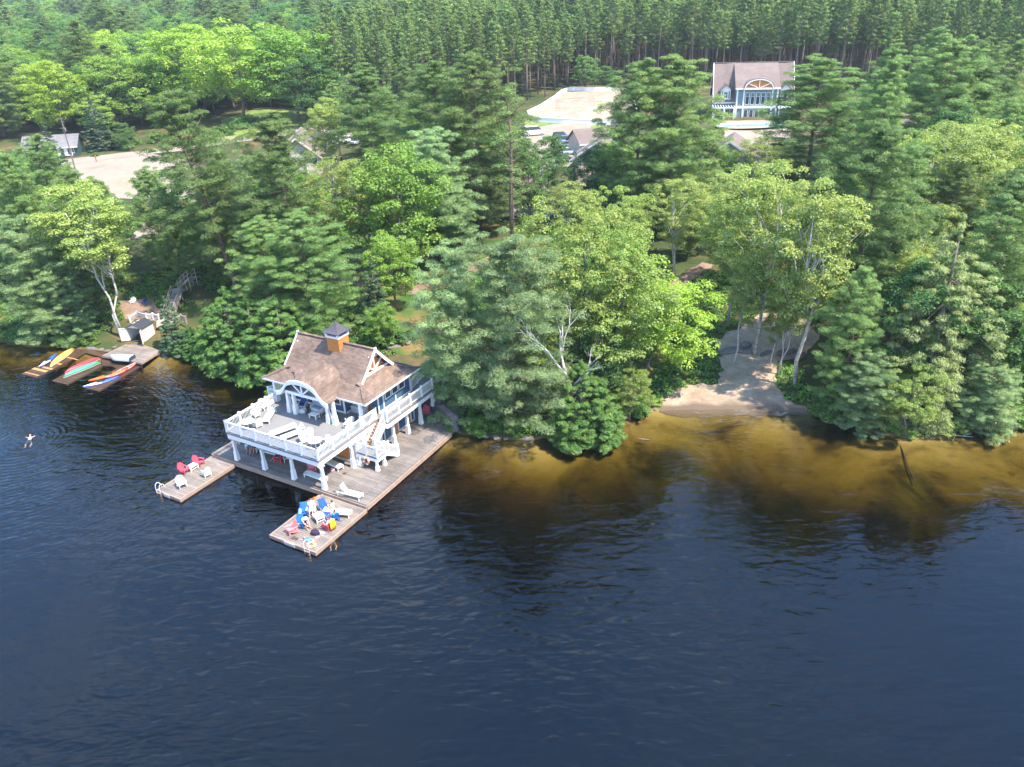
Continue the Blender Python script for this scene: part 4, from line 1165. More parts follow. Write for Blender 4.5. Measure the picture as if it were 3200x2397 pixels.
def adirondack(m, name='deck_chair'):
    e = empty(name)
    s = MB()
    for i in range(5): s.beam((-.22 + .115 * i, -.27, .26 + .035 * i), (-.22 + .115 * i, .27, .26 + .035 * i), .095, .022)
    piece(e, 'seat', s, m)
    b = MB()
    for k in range(-3, 4):
        h = .78 - .035 * k * k * .6; b.beam((-.24, k * .072, .25), (-.24 - h * .36, k * .098, .25 + h * .93), .076, .02, up=(1, 0, 0))
    b.beam((-.34, -.27, .45), (-.34, .27, .45), .03, .06); b.beam((-.44, -.27, .74), (-.44, .27, .74), .03, .05)
    piece(e, 'backrest', b, m)
    for y in (-.33, .33):
        a = MB(); a.prism([(-.45, y - .04), (.33, y - .07), (.36, y), (.33, y + .07), (-.45, y + .04)], .56, .585); piece(e, 'arm', a, m)
        l = MB(); l.beam((.27, y * .92, 0), (.27, y * .92, .56), .09, .03, up=(0, 1, 0)); piece(e, 'leg', l, m)
        l = MB(); l.beam((.32, y * .85, .36), (-.55, y * .85, .03), .12, .03, up=(0, 0, 1)); l.beam((-.38, y * .92, .02), (-.40, y * .92, .56), .07, .03, up=(0, 1, 0)); piece(e, 'leg', l, m)
    return e
def lounger(m, slat=None, back=35, cushion=None, name='sun_lounger', striped=False):
    e = empty(name); slat = slat or m
    f = MB()
    for y in (-.30, .30): f.beam((-.15, y, .34), (1.35, y, .34), .05, .08); f.beam((-.95, y, .34), (-.15, y, .34), .05, .08)
    f.beam((1.35, -.3, .34), (1.35, .3, .34), .05, .08); piece(e, 'frame', f, m)
    for x in (-.85, 1.25):
        for y in (-.30, .30):
            l = MB(); l.beam((x, y, 0), (x, y, .34), .07, .07); piece(e, 'leg', l, m)
    s = MB(); n = 5 if striped else 11
    if striped:
        for k in range(4): s.beam((-.15, -.25 + .167 * k, .39), (1.35, -.25 + .167 * k, .39), .065, .02)
    else:
        for i in range(12): s.beam((-.10 + .13 * i, -.28, .39), (-.10 + .13 * i, .28, .39), .105, .02)
    piece(e, 'seat', s, slat)
    b = MB(); c, q = math.cos(R(back)) * .78, math.sin(R(back)) * .78
    if striped:
        for k in range(4): b.beam((-.15, -.25 + .167 * k, .39), (-.15 - c, -.25 + .167 * k, .39 + q), .065, .02)
        b.f = b.f
        for t in (.05, .95): b.beam((-.15 - c * t, -.28, .375 + q * t), (-.15 - c * t, .28, .375 + q * t), .05, .03)
    else:
        for i in range(7):
            t = (i + .5) / 7; b.beam((-.15 - c * t, -.28, .39 + q * t), (-.15 - c * t, .28, .39 + q * t), .10, .02, up=(-q, 0, c))
    piece(e, 'backrest', b, slat)
    if striped:
        k = MB(); k.box(-.1, 1.3, -.27, .27, .35, .375); k.beam((-.16, 0, .37), (-.15 - c, 0, .37 + q), .52, .015, up=(-q, 0, c)); piece(e, 'under_panel', k, C_bluecloth)
    if cushion:
        k = MB(); k.cbox((.62, 0, .44), (1.5, .58, .09)); k.cbox((-.15 - c / 2, 0, .45 + q / 2), (.80, .58, .09), 0, R(back)); piece(e, 'cushion', k, cushion, bevel=.02)
    return e
def low_table(m, w=.9, d=.6, h=.45, name='table', top=None):
    e = empty(name)
    t = MB()
    for i in range(6): t.box(-w / 2 + w / 6 * i + .008, -w / 2 + w / 6 * (i + 1) - .008, -d / 2, d / 2, h - .03, h)
    t.box(-w / 2 + .03, w / 2 - .03, -d / 2 + .03, d / 2 - .03, h - .10, h - .035); piece(e, 'table_top', t, top or m)
    for x in (-w / 2 + .05, w / 2 - .05):
        for y in (-d / 2 + .05, d / 2 - .05):
            l = MB(); l.box(x - .035, x + .035, y - .035, y + .035, 0, h - .03); piece(e, 'leg', l, m)
    s = MB(); s.box(-w / 2 + .06, w / 2 - .06, -.02, .02, .14, .18)
    for x in (-w / 2 + .05, w / 2 - .05): s.box(x - .02, x + .02, -d / 2 + .06, d / 2 - .06, .14, .18)
    piece(e, 'stretcher', s, m)
    return e
def round_table(m, top, r=.62, h=.73):
    e = empty('table')
    t = MB(); t.lathe([(r * .97, h - .03), (r, h - .02), (r, h - .005), (r * .97, h)], n=24); piece(e, 'table_top', t, top, smooth=False)
    for k in range(4):
        a = k * math.pi / 2 + .78; l = MB(); l.tube([(r * .72 * math.cos(a), r * .72 * math.sin(a), 0), (r * .45 * math.cos(a), r * .45 * math.sin(a), h - .03)], .03, 6); piece(e, 'leg', l, m)
    return e
def wicker_chair(m, cush=None, w=.62, name='wicker_chair', seatw=None):
    e = empty(name); hw = (seatw or w) / 2
    s = MB(); s.box(-.27, .30, -hw, hw, .12, .40); piece(e, 'seat', s, m, bevel=.03)
    b = MB(); n = 9; rws = []
    for z, r, lean in ((.38, .0, 0), (.62, .02, .03), (.86, .03, .08), (.96, -.02, .11)):
        rws.append([(-.27 - lean - .10 * math.cos((i / (n - 1) - .5) * math.pi) * .6, (hw + r) * (2 * i / (n - 1) - 1), z - (.10 * abs(2 * i / (n - 1) - 1) ** 3 if z > .8 else 0)) for i in range(n)])
    b.sheet(rws); piece(e, 'backrest', b, m, solid=.05)
    for y in (-hw, hw):
        a = MB(); a.tube([(-.30, y, .62), (.0, y * 1.06, .64), (.26, y * 1.04, .60), (.32, y, .42), (.30, y, .02)], [.045, .05, .05, .045, .04], 7); a.sheet([[(-.28, y, .40), (.28, y, .40)], [(-.28, y, .62), (.26, y, .60)]]); piece(e, 'arm', a, m)
        l = MB(); l.tube([(-.26, y * .95, 0), (-.26, y * .95, .4)], .035, 6); piece(e, 'leg', l, m)
    if cush:
        c = MB(); c.cbox((.02, 0, .44), (.54, hw * 1.85, .10)); c.cbox((-.27, 0, .70), (.12, hw * 1.8, .46), 0, R(-12)); piece(e, 'cushion', c, cush, bevel=.03)
    return e
def finish(e, label, cat, loc, ang, group=None):
    e.location = loc; e.rotation_euler = (0, 0, BYAW + R(ang)); tag(e, label, cat, group); return e
def A(x, y, z=.26): return at(480 + x / 5.5225, 1300 + y / 5.5225, z)
def Bv(x, y, z=.26): return at(840 + x / 5.5235, 1450 + y / 5.5235, z)
def Cv(x, y, z=FZ): return at(700 + x / 5.5225, 1200 + y / 5.5225, z)
protoA = {}
def chair(kind, m, *a, **k):
    key = (kind, m.name)
    if key not in protoA:
        protoA[key] = adirondack(m, 'deck_chair') if kind == 'adi' else None; return finish(protoA[key], *a, **k)
    c = copy_tree(protoA[key]); return finish(c, *a, **k)
# narrow floating dock
chair('adi', C_red, 'red deck chair nearest the end of the narrow floating dock', 'chair', A(545, 985), 5)
chair('adi', C_red, 'red deck chair beside the small white table nearer the main dock', 'chair', A(800, 850), 12)
finish(low_table(C_white, .62, .9), 'small white slatted table between the two red chairs', 'table', A(680, 920), 0)
finish(wicker_chair(C_wicker), 'white armchair facing the small table on the narrow dock', 'chair', A(925, 1030), 165)
chair('adi', C_white, 'white deck chair at the outer end of the narrow dock', 'chair', A(500, 1225), -20)
# wide floating dock
chair('adi', C_pink, 'pink deck chair alone at the left edge of the crowded dock', 'chair', Bv(395, 1190), -110)
ch_b1 = chair('adi', C_blue, 'blue deck chair draped with towels on the crowded dock', 'chair', Bv(620, 900), -50)
ch_b2 = chair('adi', C_blue, 'blue deck chair under the person in the cream shirt', 'chair', Bv(610, 1075), -10)
ch_b3 = chair('adi', C_blue, 'blue deck chair facing the white table from the right', 'chair', Bv(1120, 980), 170)
ch_r1 = chair('adi', C_red, 'red deck chair with a yellow towel over its back', 'chair', Bv(1030, 1110), 175)
ch_w1 = chair('adi', C_white, 'white deck chair under the dark haired person on the crowded dock', 'chair', Bv(745, 850), -50)
tb = finish(low_table(C_white, .95, .75, .46), 'white slatted table in the middle of the crowded dock', 'table', Bv(870, 965), -25)
finish(lounger(C_white, None, 30, C_bluecloth), 'sun lounger with a thick blue cushion on the crowded dock', 'sun lounger', Bv(980, 830), -28)
finish(lounger(C_white, None, 5, C_cream), 'flat cream lounger beside the blue cushioned one', 'sun lounger', Bv(1150, 880), 20)
def cloth(name, m, label, cat, loc, ang, pts, th=.02, group=None):
    e = MB()
    e.sheet(pts); o = e.build(name, m, None, solid=th, smooth=True); o.location = loc; o.rotation_euler = (0, 0, BYAW + R(ang)); return tag(o, label, cat, group)
def drapepts(w, prof_):
    return [[(x, w * (j / 4 - .5) + .012 * math.sin(j * 2 + i), z + .012 * math.sin(j * 3 + i * 2)) for j in range(5)] for i, (x, z) in enumerate(prof_)]
cloth('towel', C_yellow, 'bright yellow towel hanging over the back of the red chair', 'towel', ch_r1.location, 175, drapepts(.55, [(-.36, .62), (-.47, .90), (-.53, 1.03), (-.60, .95), (-.62, .5), (-.63, .2)]), .03)
cloth('towel', C_towel, 'blue towel covering the back of the blue chair', 'towel', ch_b1.location, -50, drapepts(.58, [(.0, .45), (-.2, .42), (-.33, .60), (-.47, .92), (-.53, 1.05), (-.60, .9), (-.62, .6)]), .04)
cloth('towel', plain('pale_blue_towel', (.25, .50, .75), .95, .2, 5), 'pale blue towel bunched on the arm of the blue chair', 'towel', ch_b1.location, -50, [[(-.4 + .2 * i, -.44 + .09 * j, .60 - .1 * (j - 1.5) ** 2 * .35 + .02 * ((i * j) % 3)) for j in range(4)] for i in range(5)], .05)
cloth('towel', plain('striped_towel', (.35, .60, .62), .95, .2, 5), 'flat pale green towel lying on the planks by the dark bag', 'towel', Bv(890, 1180), 10, [[(-.35 + .12 * i, -.12 + .06 * j, .012 + .006 * ((i + j) % 2)) for j in range(5)] for i in range(7)], .015)
def bag(label, loc, ang, m, s=1.0, name='bag'):
    e = empty(name, label, 'bag', loc, BYAW + R(ang))
    b = MB(); b.lathe([(.02, 0), (.24 * s, .01), (.28 * s, .12 * s), (.25 * s, .26 * s), (.17 * s, .33 * s), (.10 * s, .34 * s)], n=14)
    b.v = [(x * 1.25, y * .75 + .02 * math.sin(x * 20), z + .015 * math.sin(y * 17)) for x, y, z in b.v]; piece(e, 'bag_body', b, m, smooth=True)
    h = MB(); h.tube([(-.12 * s, 0, .30 * s), (-.1 * s, .03, .44 * s), (.1 * s, .03, .44 * s), (.12 * s, 0, .30 * s)], .014, 6); piece(e, 'handle', h, m)
    return e
bag('dark purple beach bag at the front of the crowded dock', Bv(805, 1215), 20, plain('dark_purple_fabric', (.035, .02, .045), .9, .3, 8), 1.15)
bag('round white sun hat bag at the left of the cream shirted person', Bv(515, 1065), 0, plain('white_canvas', (.72, .70, .64), .9, .1, 6), .95)
bag('dark red bag under the cream lounger on the main dock', Cv(1820, 1500, .6), 0, plain('dark_red_fabric', (.16, .03, .04), .9, .3, 8), .8)
bag('small pink and white bag under the cream lounger on the main dock', Cv(1870, 1500, .6), 60, plain('pale_pink_fabric', (.65, .42, .40), .9, .3, 8), .7)
def shoes(label, loc, ang, m):
    e = empty('pair_of_sandals', label, 'sandals', loc, BYAW + R(ang))
    for y in (-.07, .07):
        s = MB(); s.prism([(-.13, y - .04), (.05, y - .045), (.13, y - .02), (.13, y + .02), (.05, y + .045), (-.13, y + .04)], 0, .022); s.tube([(.03, y - .045, .02), (.05, y, .06), (.03, y + .045, .02)], .012, 5); piece(e, 'sandal', s, m)
    return e
shoes('white sandals lying beside the dark purple bag', Bv(840, 1262), 30, C_white); shoes('pink sandals behind the life ring', Bv(800, 1315), 5, C_pink)
def life_ring(label, loc, ang, m, upright=False):
    e = empty('life_ring', label, 'life ring', loc, BYAW + R(ang)); s = MB(); s.ring((0, 0, .37 if upright else .06), .28, .075, 'Y' if upright else 'Z', 24, 8); piece(e, 'ring', s, m, smooth=True)
    b = MB()
    for k in range(4):
        a = k * math.pi / 2 + .4
        c = (.28 * math.cos(a), 0, .37 + .28 * math.sin(a)) if upright else (.28 * math.cos(a), .28 * math.sin(a), .06)
        b.cbox(c, (.16, .165, .10) if upright else (.14, .10, .165), 0 if upright else a, -a if upright else 0)
    piece(e, 'band', b, C_white)
    r_ = MB(); q = [(.37 * math.cos(a), -.05 if upright else .37 * math.sin(a), (.37 + .37 * math.sin(a)) if upright else .05 + .02 * math.sin(a * 4)) for a in np.linspace(0, 2 * math.pi, 17)]
    r_.tube(q, .012, 4); piece(e, 'grab_rope', r_, C_beige)
    return e
life_ring('yellow life ring lying by the swim ladder of the crowded dock', Bv(738, 1400), 0, plain('yellow_ring_vinyl', (.75, .42, .05), .5, .1, 4))
life_ring('orange life ring hanging on the stair landing of the boathouse', B(1.25, 4.12, 1.05), 0, plain('orange_ring_vinyl', (.80, .22, .08), .5, .1, 4), True)
# small things on the white table
def cup(label, loc, m, r=.04, h=.11):
    s = MB(); s.lathe([(r * .8, 0), (r, h), (r * .85, h), (r * .7, .01)], n=10); o = s.build('cup', m); o.location = loc; return tag(o, label, 'cup')
tl = Vector(tb.location)
cup('orange cup on the white table of the crowded dock', tl + Vector((.12, .1, .465)), plain('orange_cup', (.7, .3, .03), .5, .1, 5), .05, .13)
cup('blue cup on the white table of the crowded dock', tl + Vector((-.18, .05, .465)), C_blue)
bw_ = MB(); bw_.lathe([(.05, 0), (.13, .06), (.12, .06), (.04, .015)], n=14); o = bw_.build('bowl', C_yellow); o.location = tl + Vector((0, -.12, .465)); tag(o, 'yellow snack bowl on the white table of the crowded dock', 'bowl')
# main dock
chr_ = chair('adi', C_red, 'bright red deck chair under the balcony with a person in it', 'chair', Cv(945, 1330, .6), -165)
chair('adi', C_pink, 'faded pink deck chair behind the corner post of the balcony', 'chair', Cv(1530, 1530, .6), -40)
chair('adi', C_white, 'white deck chair hidden behind the third balcony post', 'chair', Cv(1120, 1330, .6), -60)
chair('adi', C_white, 'white deck chair at the far left under the balcony', 'chair', Cv(345, 1020, .6), -60)
chair('adi', C_red, 'red deck chair at the far end of the dock under the walkway', 'chair', B(-.0 + .5, 14.3, .6), -60)
lp = lounger(C_white, None, 5)
finish(lp, 'flat white lounger beside the corner post of the balcony', 'sun lounger', Cv(1560, 1625, .6), -2)
finish(lounger(C_white, None, 25, C_cream), 'lounger with a cream cushion in front of the orange wall', 'sun lounger', Cv(1850, 1410, .6), -8)
finish(lounger(C_white, None, 55), 'white lounger with a raised back in the open corner of the dock', 'sun lounger', Bv(1375, 545, .6), 5)
finish(copy_tree(lp), 'white lounger in the shade behind the second balcony post', 'sun lounger', Cv(800, 1215, .6), 5)
bench = low_table(C_white, 1.5, .5, .42, 'bench'); finish(bench, 'white bench under the balcony with two people sitting on it', 'bench', Cv(500, 1130, .6), 0)
# balcony
finish(lounger(C_white, C_white, 50), 'white lounger with its back to the left balcony railing', 'sun lounger', Cv(790, 350), -80)
finish(lounger(C_white, C_white, 25, None, striped=True), 'blue and white striped lounger near the left railing', 'sun lounger', Cv(800, 570), -62)
finish(lounger(C_white, C_white, 5, plain('white_cushion', (.78, .77, .74), .9, .06, 3)), 'flat white cushioned lounger in the middle of the balcony', 'sun lounger', Cv(1075, 830), -112)
finish(lounger(C_white, C_white, 50, None, striped=True), 'blue and white striped lounger with a raised back at the front railing', 'sun lounger', Cv(1265, 890), -112)
finish(round_table(C_white, C_beige), 'round beige table at the front left corner of the balcony', 'table', Cv(430, 760), 0)
wc = wicker_chair(C_wicker); finish(wc, 'white wicker chair right of the left round table', 'chair', Cv(590, 740), 170)
finish(copy_tree(wc), 'white wicker chair behind the left round table', 'chair', Cv(560, 560), -100)
finish(copy_tree(wc), 'white wicker chair against the left railing', 'chair', Cv(655, 440), -60)
finish(copy_tree(wc), 'white wicker chair behind the right round table', 'chair', Cv(1470, 950), -80)
finish(copy_tree(wc), 'white wicker chair right of the right round table', 'chair', Cv(1765, 1030), 175)
finish(copy_tree(wc), 'white wicker chair left of the right round table', 'chair', Cv(1390, 1010), -30)
finish(round_table(C_white, C_beige), 'round beige table at the front right of the balcony', 'table', Cv(1590, 1095), 0)
finish(wicker_chair(C_wicker, C_bluecloth, .66), 'wicker armchair with a deep blue cushion under the arched porch', 'chair', Cv(1375, 420), -70)
ot = MB(); ot.box(-.25, .25, -.26, .26, .05, .36); e = empty('footstool'); piece(e, 'stool_body', ot, C_wicker, bevel=.03)
k_ = MB(); k_.cbox((0, 0, .40), (.48, .5, .08)); piece(e, 'cushion', k_, C_wicker, bevel=.02)
finish(e, 'white wicker footstool in front of the blue cushioned armchair', 'footstool', Cv(1370, 500), -70)
finish(wicker_chair(C_wicker, C_greycloth, 1.35, 'wicker_sofa'), 'white wicker sofa with grey blue cushions under the porch', 'sofa', Cv(1640, 480), -95)
finish(low_table(C_white, .85, .6, .45), 'low white coffee table in front of the wicker sofa', 'table', Cv(1565, 585), 0)
finish(low_table(C_white, .7, .6, .5), 'small white side table at the right balcony railing', 'table', Cv(2150, 760), 0)
finish(wicker_chair(C_wicker), 'white chair squeezed against the right balcony railing', 'chair', Cv(2180, 700), 150)
e = empty('storage_bench'); s = MB(); s.box(-.75, .75, -.35, .35, 0, .55); piece(e, 'chest', s, plain('grey_chest', (.45, .45, .46), .6, .08, 2), bevel=.02); s = MB(); s.box(-.78, .78, -.38, .38, .55, .62); piece(e, 'lid', s, C_white, bevel=.015)
finish(e, 'long grey storage bench against the blue wall beside the porch', 'bench', B(-2.05, 7.75, FZ), 0)

# ------------------------------------------------------------------ people
S_skin = plain('skin', (.55, .33, .24), .55, .08, 6); S_tan = plain('tanned_skin', (.42, .22, .15), .55, .08, 6)
S_hair = plain('dark_hair', (.03, .018, .012), .6, .3, 12); S_hair2 = plain('brown_hair', (.12, .06, .03), .6, .3, 12)
def remesh(mb_, name, m, parent, vox):
    me = bpy.data.meshes.new('tmp'); me.from_pydata(mb_.v, [], mb_.f)
    bm = bmesh.new(); bm.from_mesh(me); bmesh.ops.recalc_face_normals(bm, faces=bm.faces); bm.to_mesh(me); bm.free()
    o = bpy.data.objects.new('tmp', me); COL.objects.link(o)
    r_ = o.modifiers.new('r', 'REMESH'); r_.mode = 'VOXEL'; r_.voxel_size = vox; r_.use_smooth_shade = True
    s_ = o.modifiers.new('s', 'SMOOTH'); s_.iterations = 3; s_.factor = .5
    dg = bpy.context.evaluated_depsgraph_get(); me2 = bpy.data.meshes.new_from_object(o.evaluated_get(dg))
    me2.name = name; me2.materials.clear(); bpy.data.objects.remove(o); bpy.data.meshes.remove(me)
    me2.polygons.foreach_set('use_smooth', [True] * len(me2.polygons))
    return link_mesh(name, me2, m, parent)
def cap_(mb_, pts, rad, n=10):
    """closed capsule chain"""
    P_ = [Vector(p) for p in pts]; d0 = (P_[0] - P_[1]).normalized(); d1 = (P_[-1] - P_[-2]).normalized()
    pp = [P_[0] + d0 * rad[0] * .95, P_[0] + d0 * rad[0] * .6] + P_ + [P_[-1] + d1 * rad[-1] * .6, P_[-1] + d1 * rad[-1] * .95]
    rr = [rad[0] * .25, rad[0] * .8] + list(rad) + [rad[-1] * .8, rad[-1] * .25]
    mb_.tube(pp, rr, n)
def ball(mb_, c, s, n=2):
    bm = bmesh.new(); bmesh.ops.create_icosphere(bm, subdivisions=n, radius=1)
    mb_.add([(c[0] + v.co.x * s[0], c[1] + v.co.y * s[1], c[2] + v.co.z * s[2]) for v in bm.verts], [tuple(v.index for v in f.verts) for f in bm.faces]); bm.free()
def person(label, loc, ang, J, skin, top=None, bottom=None, hair=S_hair, hat=None, s=1.0, group=None, long_hair=False, rz_abs=None):
    """J: joints in a frame facing +X. body grown as one voxel surface; clothes and hair are children"""
    J = {k: Vector(v) * s for k, v in J.items()}
    e = empty('person', label, 'person', loc, (BYAW + R(ang)) if rz_abs is None else rz_abs, group)
    b = MB(); pl, ch, nk, hd = J['pelvis'], J['chest'], J['neck'], J['head']
    side = Vector((0, 1, 0))
    cap_(b, [pl, pl.lerp(ch, .5), ch, nk - (nk - ch) * .15], [.135 * s, .115 * s, .135 * s, .075 * s])
    for y in (-1, 1): 
        cap_(b, [pl + side * y * .07 * s, pl.lerp(ch, .5) + side * y * .055 * s, ch + side * y * .09 * s], [.10 * s, .09 * s, .095 * s])
    cap_(b, [ch, nk, hd], [.07 * s, .055 * s, .055 * s])
    f = (J['face'] - hd).normalized() if 'face' in J else Vector((1, 0, 0)); up = (hd - nk).normalized()
    lat = up.cross(f).normalized()
    ball(b, hd, (.085 * s, .078 * s, .115 * s)); ball(b, hd + f * .03 * s - up * .05 * s, (.06 * s, .055 * s, .06 * s))
    cap_(b, [hd + f * .085 * s, hd + f * .105 * s - up * .02 * s], [.014 * s, .018 * s], 6)
    for y in (-1, 1): ball(b, hd + lat * y * .082 * s, (.018 * s, .014 * s, .03 * s), 1)
    for sd, y in (('L', 1), ('R', -1)):
        sh, el, ha = J['sh' + sd], J['el' + sd], J['ha' + sd]
        cap_(b, [ch.lerp(sh, .4), sh, sh.lerp(el, .5), el, el.lerp(ha, .4), ha], [.07 * s, .056 * s, .048 * s, .04 * s, .04 * s, .026 * s])
        dh = (ha - el).normalized(); q = dh.cross(Vector((0, 0, 1))); q = q.normalized() if q.length > .1 else Vector((0, 1, 0)); nrm = q.cross(dh)
        cap_(b, [ha, ha + dh * .045 * s], [.03 * s, .036 * s], 8); cap_(b, [ha + dh * .03 * s + q * .02 * s, ha + dh * .07 * s + q * .02 * s], [.02 * s, .02 * s], 6); cap_(b, [ha + dh * .03 * s - q * .02 * s, ha + dh * .07 * s - q * .02 * s], [.02 * s, .02 * s], 6)
        for k, ln in enumerate((.060, .075, .072, .055)):
            o0 = ha + dh * .08 * s + q * (.036 - .024 * k) * s; m1 = o0 + dh * ln * .5 * s + q * (.010 - .0065 * k) * s
            cap_(b, [o0, m1, m1 + dh * ln * .42 * s - nrm * ln * .35 * s], [.0105 * s, .0098 * s, .009 * s], 6)
        t0 = ha + dh * .02 * s + q * .035 * s; cap_(b, [t0, t0 + dh * .03 * s + q * .03 * s, t0 + dh * .065 * s + q * .035 * s], [.013 * s, .012 * s, .0105 * s], 6)
        hp, kn, an, to = J['hp' + sd], J['kn' + sd], J['an' + sd], J['to' + sd]
        cap_(b, [hp, hp.lerp(kn, .45), kn, kn.lerp(an, .3), an], [.095 * s, .08 * s, .057 * s, .057 * s, .036 * s])
        cap_(b, [an, an.lerp(to, .35), to], [.038 * s, .04 * s, .026 * s], 8)
    body = remesh(b, 'body', skin, e, .0115 * max(s, .8))
    if top:
        t = MB(); g = .016 * s; cap_(t, [pl + (ch - pl) * .05, pl.lerp(ch, .5), ch, nk - (nk - ch) * .4], [.14 * s, .13 * s, .15 * s, .085 * s])
        for y in (-1, 1): cap_(t, [pl + side * y * .07 * s, pl.lerp(ch, .5) + side * y * .06 * s, ch + side * y * .095 * s], [.115 * s, .11 * s, .115 * s])
        for sd in 'LR': cap_(t, [ch.lerp(J['sh' + sd], .4), J['sh' + sd], J['sh' + sd].lerp(J['el' + sd], .62)], [.085 * s, .075 * s, .066 * s])
        remesh(t, 'shirt', top, e, .016 * s)
    if bottom:
        t = MB(); cap_(t, [pl - side * .07 * s, pl + side * .07 * s], [.155 * s, .155 * s])
        for sd in 'LR': cap_(t, [J['hp' + sd], J['hp' + sd].lerp(J['kn' + sd], .65)], [.118 * s, .098 * s])
        remesh(t, 'shorts', bottom, e, .016 * s)
    h = MB(); ball(h, hd + up * .035 * s - f * .022 * s, (.095 * s, .09 * s, .105 * s))
    if long_hair: ball(h, hd - f * .07 * s - up * .06 * s, (.07 * s, .085 * s, .13 * s))
    hh = remesh(h, 'hair', hair, e, .014 * s)
    ey = MB()
    for y in (-1, 1): ball(ey, hd + f * .078 * s + lat * y * .03 * s + up * .005 * s, (.012 * s,) * 3, 1)
    ey.build('eyes', S_hair, e, smooth=True)
    if hat:
        t = MB(); t.lathe([(.19 * s, .0), (.18 * s, .015), (.105 * s, .02), (.10 * s, .09), (.06 * s, .12), (.01, .125)], n=16)
        o_ = t.build('sun_hat', hat, e, smooth=True); o_.location = hd + up * .06 * s
    return e
def J_sit(lean=-.28, fwd=0, arm='rest', knee=.50, foot=.02, legsplay=.12, zs=.40):
    """seated on a low chair, facing +X"""
    pel = (-.05, 0, zs); ch = (-.05 + lean * .9, 0, zs + .42); nk = (-.05 + lean * 1.25, 0, zs + .60); hd = (-.05 + lean * 1.25 + .03, 0, zs + .73)
    j = dict(pelvis=pel, chest=ch, neck=nk, head=hd, face=(hd[0] + 1, 0, hd[2] - .15))
    for sd, y in (('L', 1), ('R', -1)):
        j['sh' + sd] = (ch[0] + .0, y * .18, ch[2] + .08); 
        if arm == 'rest': j['el' + sd] = (ch[0] + .05, y * .32, zs + .22); j['ha' + sd] = (ch[0] + .32, y * .30, zs + .20)
        else: j['el' + sd] = (ch[0] + .16, y * .25, ch[2] - .18); j['ha' + sd] = (ch[0] + .36, y * .10, ch[2] - .12)
        j['hp' + sd] = (pel[0] + .02, y * .09, zs - .01); j['kn' + sd] = (pel[0] + .43, y * legsplay, zs + .10)
        j['an' + sd] = (pel[0] + .43 + .22, y * (legsplay + .02), .08 + foot); j['to' + sd] = (pel[0] + .43 + .42, y * (legsplay + .05), .03 + foot)
    return j
def J_bend():
    j = J_sit(.25, arm='reach'); j['neck'] = (.30, 0, .86); j['head'] = (.40, 0, .93); j['face'] = (1, 0, .3); 
    for sd, y in (('L', 1), ('R', -1)): j['el' + sd] = (.42, y * .22, .58); j['ha' + sd] = (.62, y * .12, .42)
    return j
def J_lie():
    j = dict(pelvis=(0, 0, .14), chest=(-.42, 0, .15), neck=(-.62, 0, .17), head=(-.76, 0, .19), face=(-.76, 0, 1))
    for sd, y in (('L', 1), ('R', -1)):
        j['sh' + sd] = (-.52, y * .18, .14); j['el' + sd] = (-.66, y * .38, .08); j['ha' + sd] = (-.86, y * .30, .06)
        j['hp' + sd] = (.02, y * .09, .13); j['kn' + sd] = (.44, y * .12, .12 + (.22 if y > 0 else 0)); j['an' + sd] = (.82 - (.12 if y > 0 else 0), y * .14, .07); j['to' + sd] = (1.0 - (.12 if y > 0 else 0), y * .17, .08)
    return j
def J_crouch():
    j = dict(pelvis=(-.12, 0, .32), chest=(.10, 0, .62), neck=(.22, 0, .76), head=(.31, 0, .86), face=(1.2, 0, .3))
    for sd, y in (('L', 1), ('R', -1)):
        j['sh' + sd] = (.14, y * .17, .68); j['el' + sd] = (.34, y * .20, .46); j['ha' + sd] = (.48, y * .12, .25)
        j['hp' + sd] = (-.10, y * .09, .32); j['kn' + sd] = (.28, y * .17, .40); j['an' + sd] = (.02, y * .14, .08); j['to' + sd] = (.20, y * .16, .03)
    return j
def J_swim(depth=0):
    j = dict(pelvis=(-.15, 0, -.16), chest=(.28, 0, -.04), neck=(.46, 0, .04), head=(.56, 0, .12), face=(1.6, 0, .25))
    for sd, y in (('L', 1), ('R', -1)):
        j['sh' + sd] = (.36, y * .18, -.02); j['el' + sd] = (.56, y * .36, -.06); j['ha' + sd] = (.74, y * .50 if y > 0 else -.28, -.10)
        j['hp' + sd] = (-.18, y * .09, -.17); j['kn' + sd] = (-.55, y * .28, -.30); j['an' + sd] = (-.90, y * .2, -.30); j['to' + sd] = (-1.05, y * .25, -.32)
    return j
def cm(name, c): return plain(name, c, .9, .12, 5)
person('person in a cream shirt leaning forward in a blue chair', ch_b2.location, -10, J_bend(), S_skin, cm('cream_shirt', (.70, .60, .40)), cm('navy_shorts', (.03, .08, .22)), S_hair2, cm('straw_hat', (.72, .64, .46)))
person('dark haired person in a pale top sitting in the white chair', ch_w1.location, -50, J_sit(-.24), S_skin, cm('pale_top', (.72, .55, .45)), cm('cream_trousers', (.68, .58, .38)), S_hair)
person('person with dark hair tied up sitting on the cream lounger', Bv(1105, 850), 190, J_sit(-.05, arm='reach', zs=.44), S_skin, cm('peach_top', (.72, .45, .33)), cm('white_shorts', (.7, .68, .62)), S_hair)
person('person in a turquoise top sitting in the blue chair by the table', ch_b3.location, 170, J_sit(-.25, arm='reach'), S_tan, cm('turquoise_top', (.03, .35, .60)), cm('dark_shorts', (.05, .07, .12)), S_hair)
person('person in white and purple clothes in the red chair with the yellow towel', ch_r1.location, 175, J_sit(-.27), S_skin, cm('white_top', (.72, .68, .62)), cm('purple_shorts', (.08, .07, .28)), S_hair2)
person('child in blue swimwear lying behind the yellow life ring', Bv(700, 1335), -4, J_lie(), S_skin, cm('blue_swim_top', (.03, .20, .55)), cm('light_blue_shorts', (.12, .40, .75)), S_hair2, s=.72)
